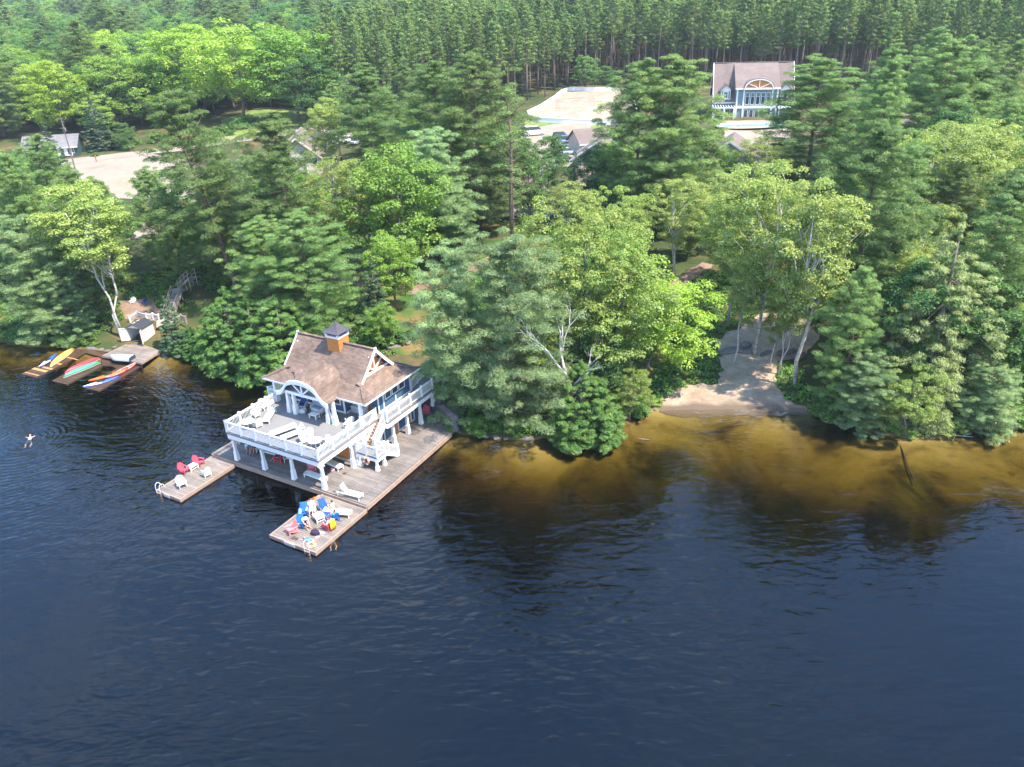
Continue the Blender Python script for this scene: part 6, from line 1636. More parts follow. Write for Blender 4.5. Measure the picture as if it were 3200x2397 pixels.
# ------------------------------------------------------------------ the trees that can be told apart (tops and feet read from the view)
TREES = [
 # kind, name, label, category, top x, top y, foot y, width, options
 ('white_pine_1', 'white_pine', 'dark green pine filling the left edge above the shore', 'tree', 12, 345, 640, .75, {}),
 ('spruce_0', 'spruce_tree', 'thin yellowing spruce in front of the small grey building', 'tree', 92, 268, 415, 1.0, {}),
 ('soft_pine_1', 'white_pine', 'blue green pine below the yellowing spruce at the left edge', 'tree', 30, 480, 735, 1.0, {}),
 ('white_pine_3', 'white_pine', 'broad pine behind the leaning white birch', 'tree', 120, 455, 690, 1.05, {}),
 ('soft_pine_0', 'white_pine', 'low drooping pine at the waterline left of the leaning birch', 'tree', 112, 585, 735, 1.0, {}),
 ('oak_1', 'leafy_tree', 'dark round leafy tree above the gravel patch', 'tree', 228, 412, 560, .9, {}),
 ('birch_2', 'birch_tree', 'leaning white birch with three trunks beside the tan shed', 'tree', 150, 398, 722, 1.15, dict(bx=262, lean=True)),
 ('spruce_1', 'spruce_tree', 'small blue spruce right behind the tan shed', 'tree', 352, 640, 760, 1.0, {}),
 ('white_pine_0', 'white_pine', 'shaded pine left of the tall bare-trunked pine', 'tree', 352, 415, 640, .75, {}),
 ('leaning_pine', 'white_pine', 'tall pine with a long bare leaning trunk above the wooden stairs', 'tree', 378, 200, 650, 1.0, dict(bx=520, lean=True)),
 ('white_pine_2', 'white_pine', 'tall pointed pine in front of the red cottage', 'tree', 588, 262, 640, 1.05, {}),
 ('white_pine_1', 'white_pine', 'bushy pine standing over the cedars left of the boathouse', 'tree', 640, 470, 745, 1.25, {}),
 ('white_pine_3', 'white_pine', 'lower pine with flat layered boughs right of the bare-trunked pine', 'tree', 556, 480, 735, 1.1, {}),
 ('cedar_1', 'cedar_tree', 'bright green cedar at the water left of the boathouse', 'tree', 482, 622, 785, 1.3, {}),
 ('cedar_0', 'cedar_tree', 'pointed cedar on the shore between two rounder cedars', 'tree', 530, 640, 798, 1.3, {}),
 ('cedar_1', 'cedar_tree', 'wide cedar closest to the boathouse roof', 'tree', 592, 640, 806, 1.4, {}),
 ('cedar_0', 'cedar_tree', 'low cedar with yellow tips at the end of the shore path', 'tree', 408, 702, 770, 1.3, {}),
 ('cedar_1', 'cedar_tree', 'shaded cedar behind the boathouse ridge', 'tree', 672, 650, 760, 1.3, {}),
 ('birch_1', 'birch_tree', 'forked birch with a white trunk leaning left over the lawn', 'tree', 718, 330, 600, 1.0, dict(bx=812, lean=True)),
 ('birch_0', 'birch_tree', 'thin birch with pale twigs in front of the grey cottage roof', 'tree', 697, 212, 420, .9, {}),
 ('maple_1', 'maple_tree', 'large bright green maple over the lawn', 'tree', 848, 325, 610, .92, {}),
 ('maple_0', 'maple_tree', 'young maple with a bare trunk beside the path', 'tree', 838, 505, 672, .85, {}),
 ('maple_0', 'maple_tree', 'mid green maple left of the large bright maple', 'tree', 800, 350, 560, .8, {}),
 ('white_pine_2', 'white_pine', 'pale feathery pine standing before the plantation trunks', 'tree', 783, 148, 430, 1.25, {}),
 ('white_pine_1', 'white_pine', 'massive dark pine left of the sandy rink', 'tree', 1018, 132, 500, 1.1, {}),
 ('white_pine_3', 'white_pine', 'dense round-topped pine joined to the massive dark pine', 'tree', 935, 148, 470, 1.25, {}),
 ('sparse_pine', 'red_pine', 'half bare pine with a long straight trunk above the lawn', 'tree', 1097, 190, 538, 1.35, {}),
 ('soft_pine_0', 'white_pine', 'blue green pine in the middle of the wood right of the bright maple', 'tree', 935, 298, 562, 1.05, {}),
 ('soft_pine_1', 'white_pine', 'drooping pine with long side boughs over the lawn', 'tree', 985, 400, 565, 1.3, {}),
 ('oak_0', 'leafy_tree', 'round leafy tree beside the parked cars', 'tree', 1182, 290, 430, 1.0, {}),
 ('spruce_0', 'spruce_tree', 'narrow dark spruce right of the parked cars', 'tree', 1245, 330, 440, .8, {}),
 ('soft_pine_1', 'white_pine', 'left of the two soft blue green pines right of the boathouse', 'tree', 985, 548, 880, .95, {}),
 ('soft_pine_0', 'white_pine', 'right of the two soft blue green pines overhanging the water', 'tree', 1088, 538, 922, .95, {}),
 ('ash_1', 'ash_tree', 'small leafy tree at the foot of the two soft pines', 'tree', 1150, 640, 880, .6, {}),
 ('ash_0', 'ash_tree', 'large spreading ash tree behind the dead white birch', 'tree', 1255, 440, 810, .85, {}),
 ('ash_1', 'ash_tree', 'tall ash tree with a feathery crown left of the beach', 'tree', 1345, 500, 840, .9, {}),
 ('bright_maple_1', 'maple_tree', 'yellow green maple with a curved trunk left of the beach', 'tree', 1462, 590, 815, 1.05, dict(bx=1388, lean=True)),
 ('dead_birch', 'dead_tree', 'dead white birch with broken bare limbs on the shore', 'tree', 1200, 640, 922, 1.1, dict(bx=1222)),
 ('cedar_1', 'cedar_tree', 'bright bushy cedar at the waterline by the dead birch', 'tree', 1255, 780, 935, 1.35, {}),
 ('cedar_0', 'cedar_tree', 'small cedar tucked behind the dead birch', 'tree', 1185, 850, 918, 1.1, {}),
 ('ash_1', 'ash_tree', 'low round leafy tree hanging over the water left of the beach', 'tree', 1365, 790, 908, .95, {}),
 ('oak_1', 'leafy_tree', 'dark leafy tree behind the cedars left of the beach', 'tree', 1300, 690, 880, .9, {}),
 ('white_pine_1', 'white_pine', 'huge pine left of the lodge beside its taller twin', 'tree', 1385, 148, 500, 1.05, {}),
 ('white_pine_3', 'white_pine', 'huge pine next to the lodge and the pool', 'tree', 1462, 138, 505, 1.15, {}),
 ('white_pine_1', 'white_pine', 'tall pine in front of the right end of the lodge', 'tree', 1776, 138, 430, 1.55, {}),
 ('oak_0', 'leafy_tree', 'dark leafy tree right of the lodge', 'tree', 1865, 262, 430, 1.0, {}),
 ('white_pine_2', 'white_pine', 'pointed pine with a thin trunk between the lodge and the right wood', 'tree', 1930, 108, 400, .95, {}),
 ('white_pine_1', 'white_pine', 'pale green giant pine at the upper right', 'tree', 2068, 98, 420, 1.1, {}),
 ('white_pine_3', 'white_pine', 'pale pine right of the giant pine at the upper right', 'tree', 2120, 150, 420, 1.15, {}),
 ('birch_1', 'birch_tree', 'yellowish birch in the middle of the right wood', 'tree', 2060, 262, 600, 1.05, {}),
 ('birch_0', 'birch_tree', 'yellowish birch with a white trunk near the right edge', 'tree', 2150, 262, 560, 1.3, {}),
 ('ash_0', 'ash_tree', 'olive leafy tree behind the huge pine right of the beach', 'tree', 1990, 285, 560, .9, {}),
 ('birch_1', 'birch_tree', 'pale birch below the huge twin pines', 'tree', 1475, 385, 600, .95, {}),
 ('birch_1', 'birch_tree', 'leafy birch right of the pool in front of the cottage', 'tree', 1652, 300, 455, 1.3, {}),
 ('white_pine_3', 'white_pine', 'broad dark pine left of the pool at the foot of the lodge', 'tree', 1535, 300, 470, .9, {}),
 ('birch_0', 'birch_tree', 'short birch with bare white twigs above the large ash', 'tree', 1238, 395, 590, 1.2, {}),
 ('ash_1', 'ash_tree', 'round pale leafy tree behind the large ash', 'tree', 1340, 405, 640, .85, {}),
 ('birch_0', 'birch_tree', 'birch with a crooked trunk behind the top of the beach', 'tree', 1605, 372, 700, 1.0, {}),
 ('birch_1', 'birch_tree', 'tall forked birch above the beach bench', 'tree', 1678, 355, 760, .9, {}),
 ('birch_0', 'birch_tree', 'slim birch with a straight white trunk right of the beach', 'tree', 1782, 392, 832, .85, {}),
 ('birch_2', 'birch_tree', 'birch with twin white stems behind the flat boulders', 'tree', 1712, 600, 808, .9, {}),
 ('birch_0', 'birch_tree', 'single birch leaning right out of the beach sand', 'tree', 1625, 545, 786, .75, dict(bx=1584, lean=True)),
 ('birch_0', 'birch_tree', 'small birch left of the twin white stems', 'tree', 1683, 640, 792, .7, {}),
 ('white_pine_3', 'white_pine', 'huge pine towering over the shore right of the beach', 'tree', 1905, 285, 740, 1.0, {}),
 ('white_pine_1', 'white_pine', 'pine with broad flat boughs beside the slim birch', 'tree', 1868, 590, 885, .8, {}),
 ('soft_pine_1', 'white_pine', 'dark young pine at the waterline right of the beach', 'tree', 1888, 765, 925, 1.1, {}),
 ('hemlock', 'hemlock_tree', 'yellowish drooping hemlock near the right edge', 'tree', 2085, 465, 868, .95, {}),
 ('ash_1', 'ash_tree', 'leafy tree reaching over the water below the hemlock', 'tree', 1985, 790, 940, 1.1, {}),
 ('soft_pine_0', 'white_pine', 'young pine on the shore at the right edge', 'tree', 2150, 800, 935, 1.2, {}),
 ('white_pine_0', 'white_pine', 'tall pine cut by the right edge', 'tree', 2200, 400, 800, 1.0, {}),
 ('oak_1', 'leafy_tree', 'shaded leafy tree between the hemlock and the right edge', 'tree', 2195, 600, 860, 1.0, {}),
 ('oak_0', 'leafy_tree', 'dark leafy tree behind the hemlock', 'tree', 2010, 560, 850, .9, {}),
 ('maple_0', 'maple_tree', 'leafy shrub-like tree on the grass behind the boathouse', 'tree', 820, 655, 752, .9, {}),
 ('spruce_1', 'spruce_tree', 'narrow spruce on the slope behind the boathouse', 'tree', 800, 555, 700, .8, {}),
 ('bare_branches', 'dead_tree', 'bare grey tree standing before the plantation', 'tree', 742, 98, 260, 1.0, {}),
 ('oak_1', 'leafy_tree', 'bush-like tree standing alone at the edge of the gravel lot', 'tree', 262, 262, 325, 1.1, {}),
 ('maple_0', 'maple_tree', 'sapling on the near edge of the gravel lot', 'tree', 208, 388, 450, 1.0, {}),
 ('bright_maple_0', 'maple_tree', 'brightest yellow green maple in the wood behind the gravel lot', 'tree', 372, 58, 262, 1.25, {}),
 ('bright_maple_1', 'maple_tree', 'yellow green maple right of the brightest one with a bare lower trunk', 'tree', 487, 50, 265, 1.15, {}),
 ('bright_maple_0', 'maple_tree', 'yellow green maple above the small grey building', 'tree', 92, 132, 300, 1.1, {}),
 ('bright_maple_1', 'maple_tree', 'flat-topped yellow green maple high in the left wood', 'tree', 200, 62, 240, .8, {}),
 ('maple_1', 'maple_tree', 'round green maple in the middle of the left wood', 'tree', 220, 125, 285, 1.2, {}),
 ('maple_0', 'maple_tree', 'broad green maple at the right end of the left wood', 'tree', 615, 60, 262, 1.3, {}),
 ('oak_0', 'leafy_tree', 'dark leafy tree under the broad green maple', 'tree', 655, 110, 268, 1.2, {}),
 ('oak_0', 'leafy_tree', 'dark leafy tree standing before the plantation right behind the rink', 'tree', 1268, 118, 196, 1.1, {}),
 ('oak_1', 'leafy_tree', 'lower leafy tree right of the dark one behind the rink', 'tree', 1312, 140, 194, 1.2, {}),
 ('spruce_1', 'spruce_tree', 'blue spruce right of the small grey building', 'tree', 190, 210, 322, 1.2, {}),
]
TREE_SPOTS = []
for kind, name, label, cat, tx, ty, by, wid, opt in TREES:
    opt = dict(opt); lean = opt.pop('lean', False)
    t = tree_px(kind, name, label, cat, tx, ty, by, wid, **opt)
    if lean:
        # tilt so that the top goes where the photo shows it: sideways shift over the height
        h = PROTO[kind][2] * t.scale[2]
        fx, fy = proj(t.location); top = proj(t.location + Vector((0, 0, h)))
        dpx = tx * K - top[0]
        mpp = (Vector(t.location) - Vector((0, 0, CAMZ))).length / FPX
        ang = math.atan2(dpx * mpp, h)
        t.rotation_euler = (0, ang, 0) if kind != 'leaning_pine' else (0, ang + .06, 0)
    TREE_SPOTS.append((t.location.x, t.location.y, kind))
# ------------------------------------------------------------------ buildings beyond the shore trees
R_far = rows('brown_grey_roof_shingles', [(.24, .18, .155), (.19, .142, .126)], (1, .6, 0), (0, .4, 1), .6, .2, .10, .6, .9, .2, .3, .2)
R_grey = rows('pale_grey_roof', [(.24, .22, .22), (.19, .175, .175)], (1, .6, 0), (0, .4, 1), .6, .2, .10, .6, .9, .25, .3, .2)
L_teal = rows('teal_siding', [(.19, .27, .29), (.22, .30, .32)], (1, 1, 0), (0, 0, 1), 6, .2, .05, .6, .6, .1, .2)
L_red = rows('red_siding', [(.38, .035, .03), (.42, .05, .04)], (1, 1, 0), (0, 0, 1), 6, .2, .05, .6, .6, .1, .2)
L_cream = rows('cream_siding', [(.60, .54, .44), (.56, .50, .41)], (1, 1, 0), (0, 0, 1), 6, .2, .05, .6, .6, .1, .2)
L_green = rows('dark_green_siding', [(.05, .09, .08), (.06, .11, .10)], (1, 1, 0), (0, 0, 1), 6, .2, .05, .6, .6, .1, .2)
def gable_house(name, label, loc, rz, w, d, h, rise, wallm, roofm, wins=3, over=.5, ridge='x', cat='building', door=True, trimm=W_white):
    """front faces local -Y; ridge along local x or y"""
    e = empty(name, label, cat, loc, rz)
    a = MB(); a.box(-w / 2, w / 2, -d / 2, d / 2, -1.5, h); wl_ = piece(e, 'walls', a, wallm)
    r_ = MB()
    if ridge == 'x':
        for s_ in (-1, 1): r_.sheet([[(-w / 2 - over, 0, h + rise), (w / 2 + over, 0, h + rise)], [(-w / 2 - over, s_ * (d / 2 + over), h - over * rise / (d / 2)), (w / 2 + over, s_ * (d / 2 + over), h - over * rise / (d / 2))]])
        G = [[(x, -d / 2, h), (x, d / 2, h), (x, 0, h + rise)] for x in (-w / 2, w / 2)]
    else:
        for s_ in (-1, 1): r_.sheet([[(0, -d / 2 - over, h + rise), (0, d / 2 + over, h + rise)], [(s_ * (w / 2 + over), -d / 2 - over, h - over * rise / (w / 2)), (s_ * (w / 2 + over), d / 2 + over, h - over * rise / (w / 2))]])
        G = [[(-w / 2, y, h), (w / 2, y, h), (0, y, h + rise)] for y in (-d / 2, d / 2)]
    rf = piece(e, 'roof', r_, roofm, solid=.14)
    for g in G:
        q = MB(); q.add(g, [(0, 1, 2)]); piece(e, 'gable', q, wallm, solid=.05)
    f = MB()
    if ridge == 'x':
        for s_ in (-1, 1): f.beam((-w / 2 - over, s_ * (d / 2 + over), h - over * rise / (d / 2) - .08), (w / 2 + over, s_ * (d / 2 + over), h - over * rise / (d / 2) - .08), .05, .22)
    else:
        for y in (-d / 2 - over, d / 2 + over):
            f = MB()
            for s_ in (-1, 1): f.beam((0, y, h + rise - .05), (s_ * (w / 2 + over), y, h - over * rise / (w / 2) - .05), .06, .28)
            if y < 0: piece(rf, 'fascia', f, trimm)
    piece(rf, 'fascia', f, trimm)
    n = wins + (1 if door else 0)
    for i in range(n):
        x = -w / 2 + w * (i + .5) / n
        if door and i == n // 2:
            q = MB(); q.box(x - .5, x + .5, -d / 2 - .05, -d / 2, 0, 2.1); dd_ = piece(wl_, 'door', q, W_white); q = MB(); q.box(x - .32, x + .32, -d / 2 - .06, -d / 2 - .05, .6, 1.9); piece(dd_, 'pane', q, M_glass)
        else: window(wl_, 'v', (x, -d / 2), h - 1.75, min(1.1, w / n * .5), 1.25, -1)
    return e
# small grey building left of the gravel lot
gp0 = ground(244, 488); gp1 = ground(80, 500)
ang = math.atan2((gp0 - gp1).y, (gp0 - gp1).x); L0 = (Vector(gp0[:2]) - Vector(gp1[:2])).length
c = (gp0 + gp1) / 2; back = Vector((-math.sin(ang), math.cos(ang), 0)) * 3.2
gh = gable_house('small_building', 'long low building with a pale grey roof and dark green walls at the far left', (c.x + back.x, c.y + back.y, min(gp0.z, gp1.z)), ang, L0, 6.2, 2.7, 2.1, L_green, R_grey, 4)
q = MB(); q.box(L0 / 2 - 4.3, L0 / 2 - 1.0, -3.22, -3.16, .35, 2.15); fd = piece(gh, 'french_door', q, W_white)
for x in (3.55, 1.95):
    q = MB(); q.box(L0 / 2 - x, L0 / 2 - x + .8, -3.26, -3.22, .6, 1.95); piece(fd, 'pane', q, M_curtain)
q = MB(); q.box(L0 / 2 - 5.6, L0 / 2 - 4.6, -3.24, -3.16, 0, 2.1); piece(gh, 'door', q, L_cream)
# utility pole with crossarms and wires
pb = ground(50 + 1140 / 6.137, 350 + 1110 / 6.137); up_ = empty('utility_pole', 'tall wooden utility pole beside the small grey building', 'pole', pb)
q = MB(); q.tube([(0, 0, -.3), (0, 0, 11.2)], [.17, .11], 8); piece(up_, 'pole_shaft', q, B_grey)
for z_, w_ in ((10.8, 1.2), (8.9, .8)):
    q = MB(); q.beam((-w_, 0, z_), (w_ * .3, 0, z_), .10, .12); piece(up_, 'crossarm', q, B_grey)
q = MB(); q.lathe([(.16, 0), (.2, .1), (.2, .7), (.14, .8)], (.3, -.1, 8.2), 10); piece(up_, 'transformer', q, R_grey)
for z_ in (10.9, 9.0):
    q = MB(); a_ = Vector((pb.x - .9, pb.y, pb.z + z_)); b_ = Vector((pb.x - 45, pb.y + 12, pb.z + z_ - .5))
    q.tube([a_.lerp(b_, t) - Vector((0, 0, 1.6 * math.sin(math.pi * t))) for t in np.linspace(0, 1, 12)], .025, 4)
    tag(q.build('power_line', C_black), ['upper', 'lower'][z_ < 10] + ' wire running left from the utility pole', 'wire')
def post_thing(name, label, cat, p, h, r, m):
    q = MB(); q.lathe([(r, 0), (r, h * .9), (r * .7, h)], n=8); o = q.build(name, m); o.location = p; return tag(o, label, cat)
post_thing('red_post', 'short red post at the edge of the gravel road', 'post', ground(302, 506), 1.5, .12, C_red)
post_thing('white_post', 'white marker post in the gravel lot', 'post', ground(259, 566), 1.2, .10, W_white)
post_thing('black_bin', 'small black bin at the near edge of the gravel lot', 'bin', ground(258, 582), .8, .3, C_black)
# cottages
def on(px, py): return ground(px, py)
cottages = []
g = on(925, 560); gable_house('cottage', 'cottage with a brown grey roof and yellow gable trim in front of the meadow', (at(935, 440, g.z + 6).x, at(935, 440, g.z + 6).y, g.z), R(8), 8.5, 13, 4.0, 3.6, L_cream, R_far, 3, .7, 'y', trimm=plain('pale_yellow_trim', (.72, .60, .40), .6, .1, 3))
g = on(885, 672); gable_house('cottage', 'red walled cottage hidden behind the pointed pine', g + Vector((0, 4, 0)), R(-6), 11, 7, 3.2, 2.6, L_red, R_far, 5)
g = on(1842, 470); gable_house('cottage', 'brown roofed cottage below the rink', g, R(20), 7, 6, 2.4, 2.2, L_cream, R_far, 3)
g = on(1872, 535); gable_house('cottage', 'cottage with crossing brown roofs behind the narrow dark spruce', g, R(-15), 9, 8, 3.2, 3.0, L_cream, R_far, 3, .6, 'y')
g = on(1905, 645); gable_house('cottage', 'shaded cottage with white window frames below the twin pines', g + Vector((0, 4, 0)), R(0), 10, 7, 3.4, 2.8, L_green, R_far, 5)
g = on(2290, 520); gable_house('cottage', 'cottage with a brown roof and orange gable below the swimming pool', (at(2285, 475, g.z + 4.5).x, at(2285, 475, g.z + 4.5).y, g.z), R(-20), 9, 9, 4.2, 3.0, L_cream, R_far, 3, .6, 'y')
g = on(2240, 600); gable_house('cottage', 'white walled cottage at the foot of the pines right of the twin pines', g, R(-10), 9, 7, 3.0, 2.4, L_cream, R_far, 3)
g = on(1560, 560); gable_house('cottage', 'low cottage behind the half bare pine', g + Vector((0, 4, 0)), R(5), 12, 7, 3.0, 2.6, L_cream, R_far, 4)
g = on(1640, 680); gable_house('cottage', 'pale cottage beside the white turret', g + Vector((-3.5, 4.5, 0)), R(5), 9, 7, 3.2, 2.4, L_cream, R_far, 3)
g = on(2760, 420); gable_house('cottage', 'brown roofed cottage half hidden right of the lodge', g, R(10), 12, 8, 3.2, 2.8, L_cream, R_far, 3)
g = on(3130, 620); gable_house('cottage', 'pale cottage behind the trees at the right edge', g, R(-20), 9, 8, 3.2, 2.8, L_cream, R_far, 3)
def turret(label, g, r, h, rh):
    e = empty('turret', label, 'turret', g); a = MB(); a.lathe([(r, -1), (r, h)], n=8); w_ = piece(e, 'walls', a, W_white)
    a = MB(); a.lathe([(r + .45, h - .1), (r + .45, h), (r * .5, h + rh * .55), (.05, h + rh)], n=8); piece(e, 'roof', a, R_far)
    for k in range(8):
        an = (k + .5) * math.pi / 4; q = MB(); q.cbox((math.cos(an) * r * .93, math.sin(an) * r * .93, h - 1.3), (.06, r * .42, 1.5), an); f = piece(w_, 'window', q, M_glass)
    a = MB(); a.lathe([(r + .12, .7), (r + .16, .9), (r + .12, 1.0)], n=8); piece(w_, 'sill', a, W_white)
    return e
turret('white octagonal turret with a pointed brown roof among the trees', on(1693, 672), 1.75, 3.4, 1.6)
turret('smaller turret with a brown roof above the white turret', on(1672, 566), 1.4, 3.0, 1.2)
# rink with white boards and a net
zr = h1(*at(1770, 350, 9)[:2]) + .05
out_ = [(1648, 366), (1656, 377), (1680, 383), (1760, 385), (1870, 386), (1960, 384), (1990, 372), (1985, 340), (1960, 305), (1930, 298), (1860, 300), (1780, 300), (1755, 306), (1735, 318), (1690, 344)]
W = []
for x, y in out_: W.append(at(x, y, zr))
drape('rink_sand', [tuple(p[:2]) for p in W], M_sand, .08, 3, .02)
e = empty('rink', 'rounded sand rink fenced by low white boards', 'rink', W[0]); q = MB()
for i in range(len(W)):
    a, b = W[i] - W[0], W[(i + 1) % len(W)] - W[0]; za, zb = h1(W[i].x, W[i].y) - W[0].z, h1(W[(i + 1) % len(W)].x, W[(i + 1) % len(W)].y) - W[0].z
    q.beam((a.x, a.y, za + .55), (b.x, b.y, zb + .55), .12, 1.15)
piece(e, 'boards', q, W_white); q = MB()
for i in range(len(W)):
    a, b = W[i] - W[0], W[(i + 1) % len(W)] - W[0]; za, zb = h1(W[i].x, W[i].y) - W[0].z, h1(W[(i + 1) % len(W)].x, W[(i + 1) % len(W)].y) - W[0].z
    q.beam((a.x, a.y, za + 1.15), (b.x, b.y, zb + 1.15), .22, .06)
piece(e, 'cap_rail', q, C_white)
n0, n1 = ground(1740, 340), ground(1856, 335); e = empty('net', 'volleyball net stretched between two posts on the sand rink', 'net', n0)
for p in (n0, n1):
    q = MB(); q.tube([p - n0, p - n0 + Vector((0, 0, 2.5))], .05, 6); piece(e, 'post', q, W_old)
q = MB()
for t in (1.5, 1.75, 2.0, 2.25, 2.45): q.beam(Vector((0, 0, t)), n1 - n0 + Vector((0, 0, t)), .02, .03 if t < 2.4 else .08)
for i in range(1, 24): c = (n1 - n0) * i / 24; q.beam(c + Vector((0, 0, 1.5)), c + Vector((0, 0, 2.45)), .02, .02)
piece(e, 'mesh', q, W_old)
# ------------------------------------------------------------------ lodge
zl = h1(*dat(1630, 262, 9)[:2]); RL, RR = at(2231, 198, zl + 12.5), at(2482, 193, zl + 12.5)
cl_ = (RL + RR) / 2; wl2 = (RR - RL).length / 2; yl = math.atan2((RR - RL).y, (RR - RL).x)
lo = empty('lodge', 'large pale blue lodge with a steep brown roof and arched orange gable before the plantation', 'lodge', (cl_.x, cl_.y, zl), yl)
D2 = 6.5; ridge = 12.5
q = MB(); q.box(-wl2 + .6, wl2 - .6, -D2, D2, -1.5, 4.4); wmain = piece(lo, 'walls', q, L_teal)
for x in (-wl2 + .6, wl2 - .6):
    q = MB(); q.add([(x, -D2, 4.4), (x, D2, 4.4), (x, 0, ridge - .2)], [(0, 1, 2)]); piece(lo, 'gable', q, L_teal, solid=.06)
b0, b1 = -4.2, 5.4; be = 7.6; bd_ = -8.6
q = MB()
sl = (ridge - 4.2) / (D2 + .5)
for x0, x1 in ((-wl2, b0), (b1, wl2)): q.sheet([[(x0, 0, ridge), (x1, 0, ridge)], [(x0, -D2 - .5, 4.2), (x1, -D2 - .5, 4.2)]])
q.sheet([[(-wl2, 0, ridge), (wl2, 0, ridge)], [(-wl2, D2 + .5, 4.2), (wl2, D2 + .5, 4.2)]])
q.sheet([[(b0 - .4, 0, ridge + .05), (b1 + .4, 0, ridge + .05)], [(b0 - .4, bd_ - .5, be), (b1 + .4, bd_ - .5, be)]])
lroof = piece(lo, 'roof', q, R_far, solid=.2)
for x in (b0, b1):
    q = MB(); q.add([(x, 0, ridge - .2), (x, bd_, be + .0), (x, bd_, -1), (x, 0, -1)], [(0, 1, 2, 3)]); piece(lo, 'bay_side', q, L_teal, solid=.08)
q = MB(); q.box(b0, b1, bd_, bd_ + .15, -1, be); bay = piece(lo, 'bay_wall', q, L_teal)
q = MB(); q.beam((-wl2, 0, ridge + .1), (wl2, 0, ridge + .1), .3, .15); piece(lroof, 'ridge_cap', q, R_far)
q = MB(); q.beam((b0 - .4, bd_ - .5, be - .1), (b1 + .4, bd_ - .5, be - .1), .1, .35)
for x in (-wl2, wl2):
    for s_ in (-1, 1): q.beam((x, 0, ridge), (x, s_ * (D2 + .5), 4.2), .12, .4)
for x0, x1 in ((-wl2, b0), (b1, wl2)): q.beam((x0, -D2 - .5, 4.1), (x1, -D2 - .5, 4.1), .1, .3)
piece(lroof, 'fascia', q, W_white)
bc = (b0 + b1) / 2 + .2; ar = 3.15
# arched gable: orange fan with white ribs
q = MB(); nA = 16; y = bd_ - .45
q.add([(bc, y, be - .05)] + [(bc + ar * math.cos(a), y, be - .05 + ar * .62 * math.sin(a)) for a in np.linspace(0, math.pi, nA)], [(0, i, i + 1) for i in range(1, nA)])
fan = piece(bay, 'arched_gable', q, W_orange, solid=.08)
q = MB(); pa = [(bc + (ar + .15) * math.cos(a), y - .12, be - .05 + (ar + .15) * .62 * math.sin(a)) for a in np.linspace(0, math.pi, nA)]
for a, b in zip(pa, pa[1:]): q.beam(a, b, .3, .34, up=(0, 1, 0))
for t in (R(35), R(90), R(145)): q.beam((bc, y - .12, be), (bc + ar * math.cos(t), y - .12, be + ar * .62 * math.sin(t)), .14, .2, up=(0, 1, 0))
q.beam((bc - ar - .3, y - .12, be - .1), (bc + ar + .3, y - .12, be - .1), .2, .4); piece(fan, 'arch_ribs', q, W_white)
q = MB(); rws = []
for yy_ in (bd_ - .75, bd_ + 1.2, bd_ + 2.9): rws.append([(bc + (ar + .3) * math.cos(a), yy_ if math.sin(a) > .05 or yy_ < bd_ else bd_ + .1, be + .1 + (ar + .3) * .62 * math.sin(a)) for a in np.linspace(0, math.pi, nA)])
q.sheet(rws); piece(fan, 'arch_roof', q, R_far, solid=.12)
for i in range(5): window(bay, 'v', (bc + (i - 2) * 1.22, bd_), 3.9, .72, 2.6, -1)
for i in range(4): window(bay, 'v', (bc - .6 + (i - 1.5) * 1.3, bd_), .3, .8, 2.3, -1, False)
q = MB(); q.box(b0, b1 - .2, bd_ - .14, bd_ - .0, 3.0, 3.55)
for x in (b0 + .15, bc - 3.3, bc + 3.3, b1 - .15): q.box(x - .17, x + .17, bd_ - .14, bd_ - .0, 3.55, be - .3); q.box(x - .17, x + .17, bd_ - .14, bd_, 0, 3.0)
piece(bay, 'trim', q, W_white)
for xx in (-6.6, 7.3):
    q = MB(); q.box(xx - 1.15, xx + 1.15, -D2 - .2, -2.2, 4.6, 7.0); dm_ = piece(lo, 'dormer', q, W_white)
    q = MB()
    for s_ in (-1, 1): q.sheet([[(xx, -D2 - .6, 8.4), (xx, -1.4, 8.4)], [(xx + s_ * 1.6, -D2 - .6, 6.8), (xx + s_ * 1.6, -1.4, 6.8)]])
    piece(dm_, 'dormer_roof', q, R_far, solid=.12)
    q = MB(); q.add([(xx - 1.15, -D2 - .25, 7.0), (xx + 1.15, -D2 - .25, 7.0), (xx, -D2 - .25, 8.15)], [(0, 1, 2)]); piece(dm_, 'dormer_gable', q, W_white, solid=.06)
    window(dm_, 'v', (xx, -D2 - .22), 5.2, .8, 1.3, -1)
    for s_ in (-1, 1):
        q = MB(); q.box(xx + s_ * .82 - .16, xx + s_ * .82 + .16, -D2 - .26, -D2 - .2, 5.0, 6.7); piece(dm_, 'shutter', q, L_teal)
# pergola on the left
q = MB()
for x in (-9.5, -6.9, -4.6): q.box(x - .2, x + .2, -10.2, -9.8, -.5, 3.2)
q.box(-9.9, -4.1, -10.15, -9.85, 3.2, 3.5)
for i in range(9): x = -9.6 + i * .62; q.box(x, x + .12, -10.6, -6.4, 3.5, 3.68)
piece(lo, 'pergola', q, W_white)
for x in (-8.2, -5.9): window(wmain, 'v', (x, -D2), .9, 1.1, 1.6, -1, False)
q = MB(); q.box(5.6, 8.4, -10.0, -6.5, 3.0, 3.3); q.box(5.7, 5.95, -9.9, -9.65, 0, 3.0); q.box(8.1, 8.35, -9.9, -9.65, 0, 3.0)
piece(lo, 'side_porch', q, W_white)
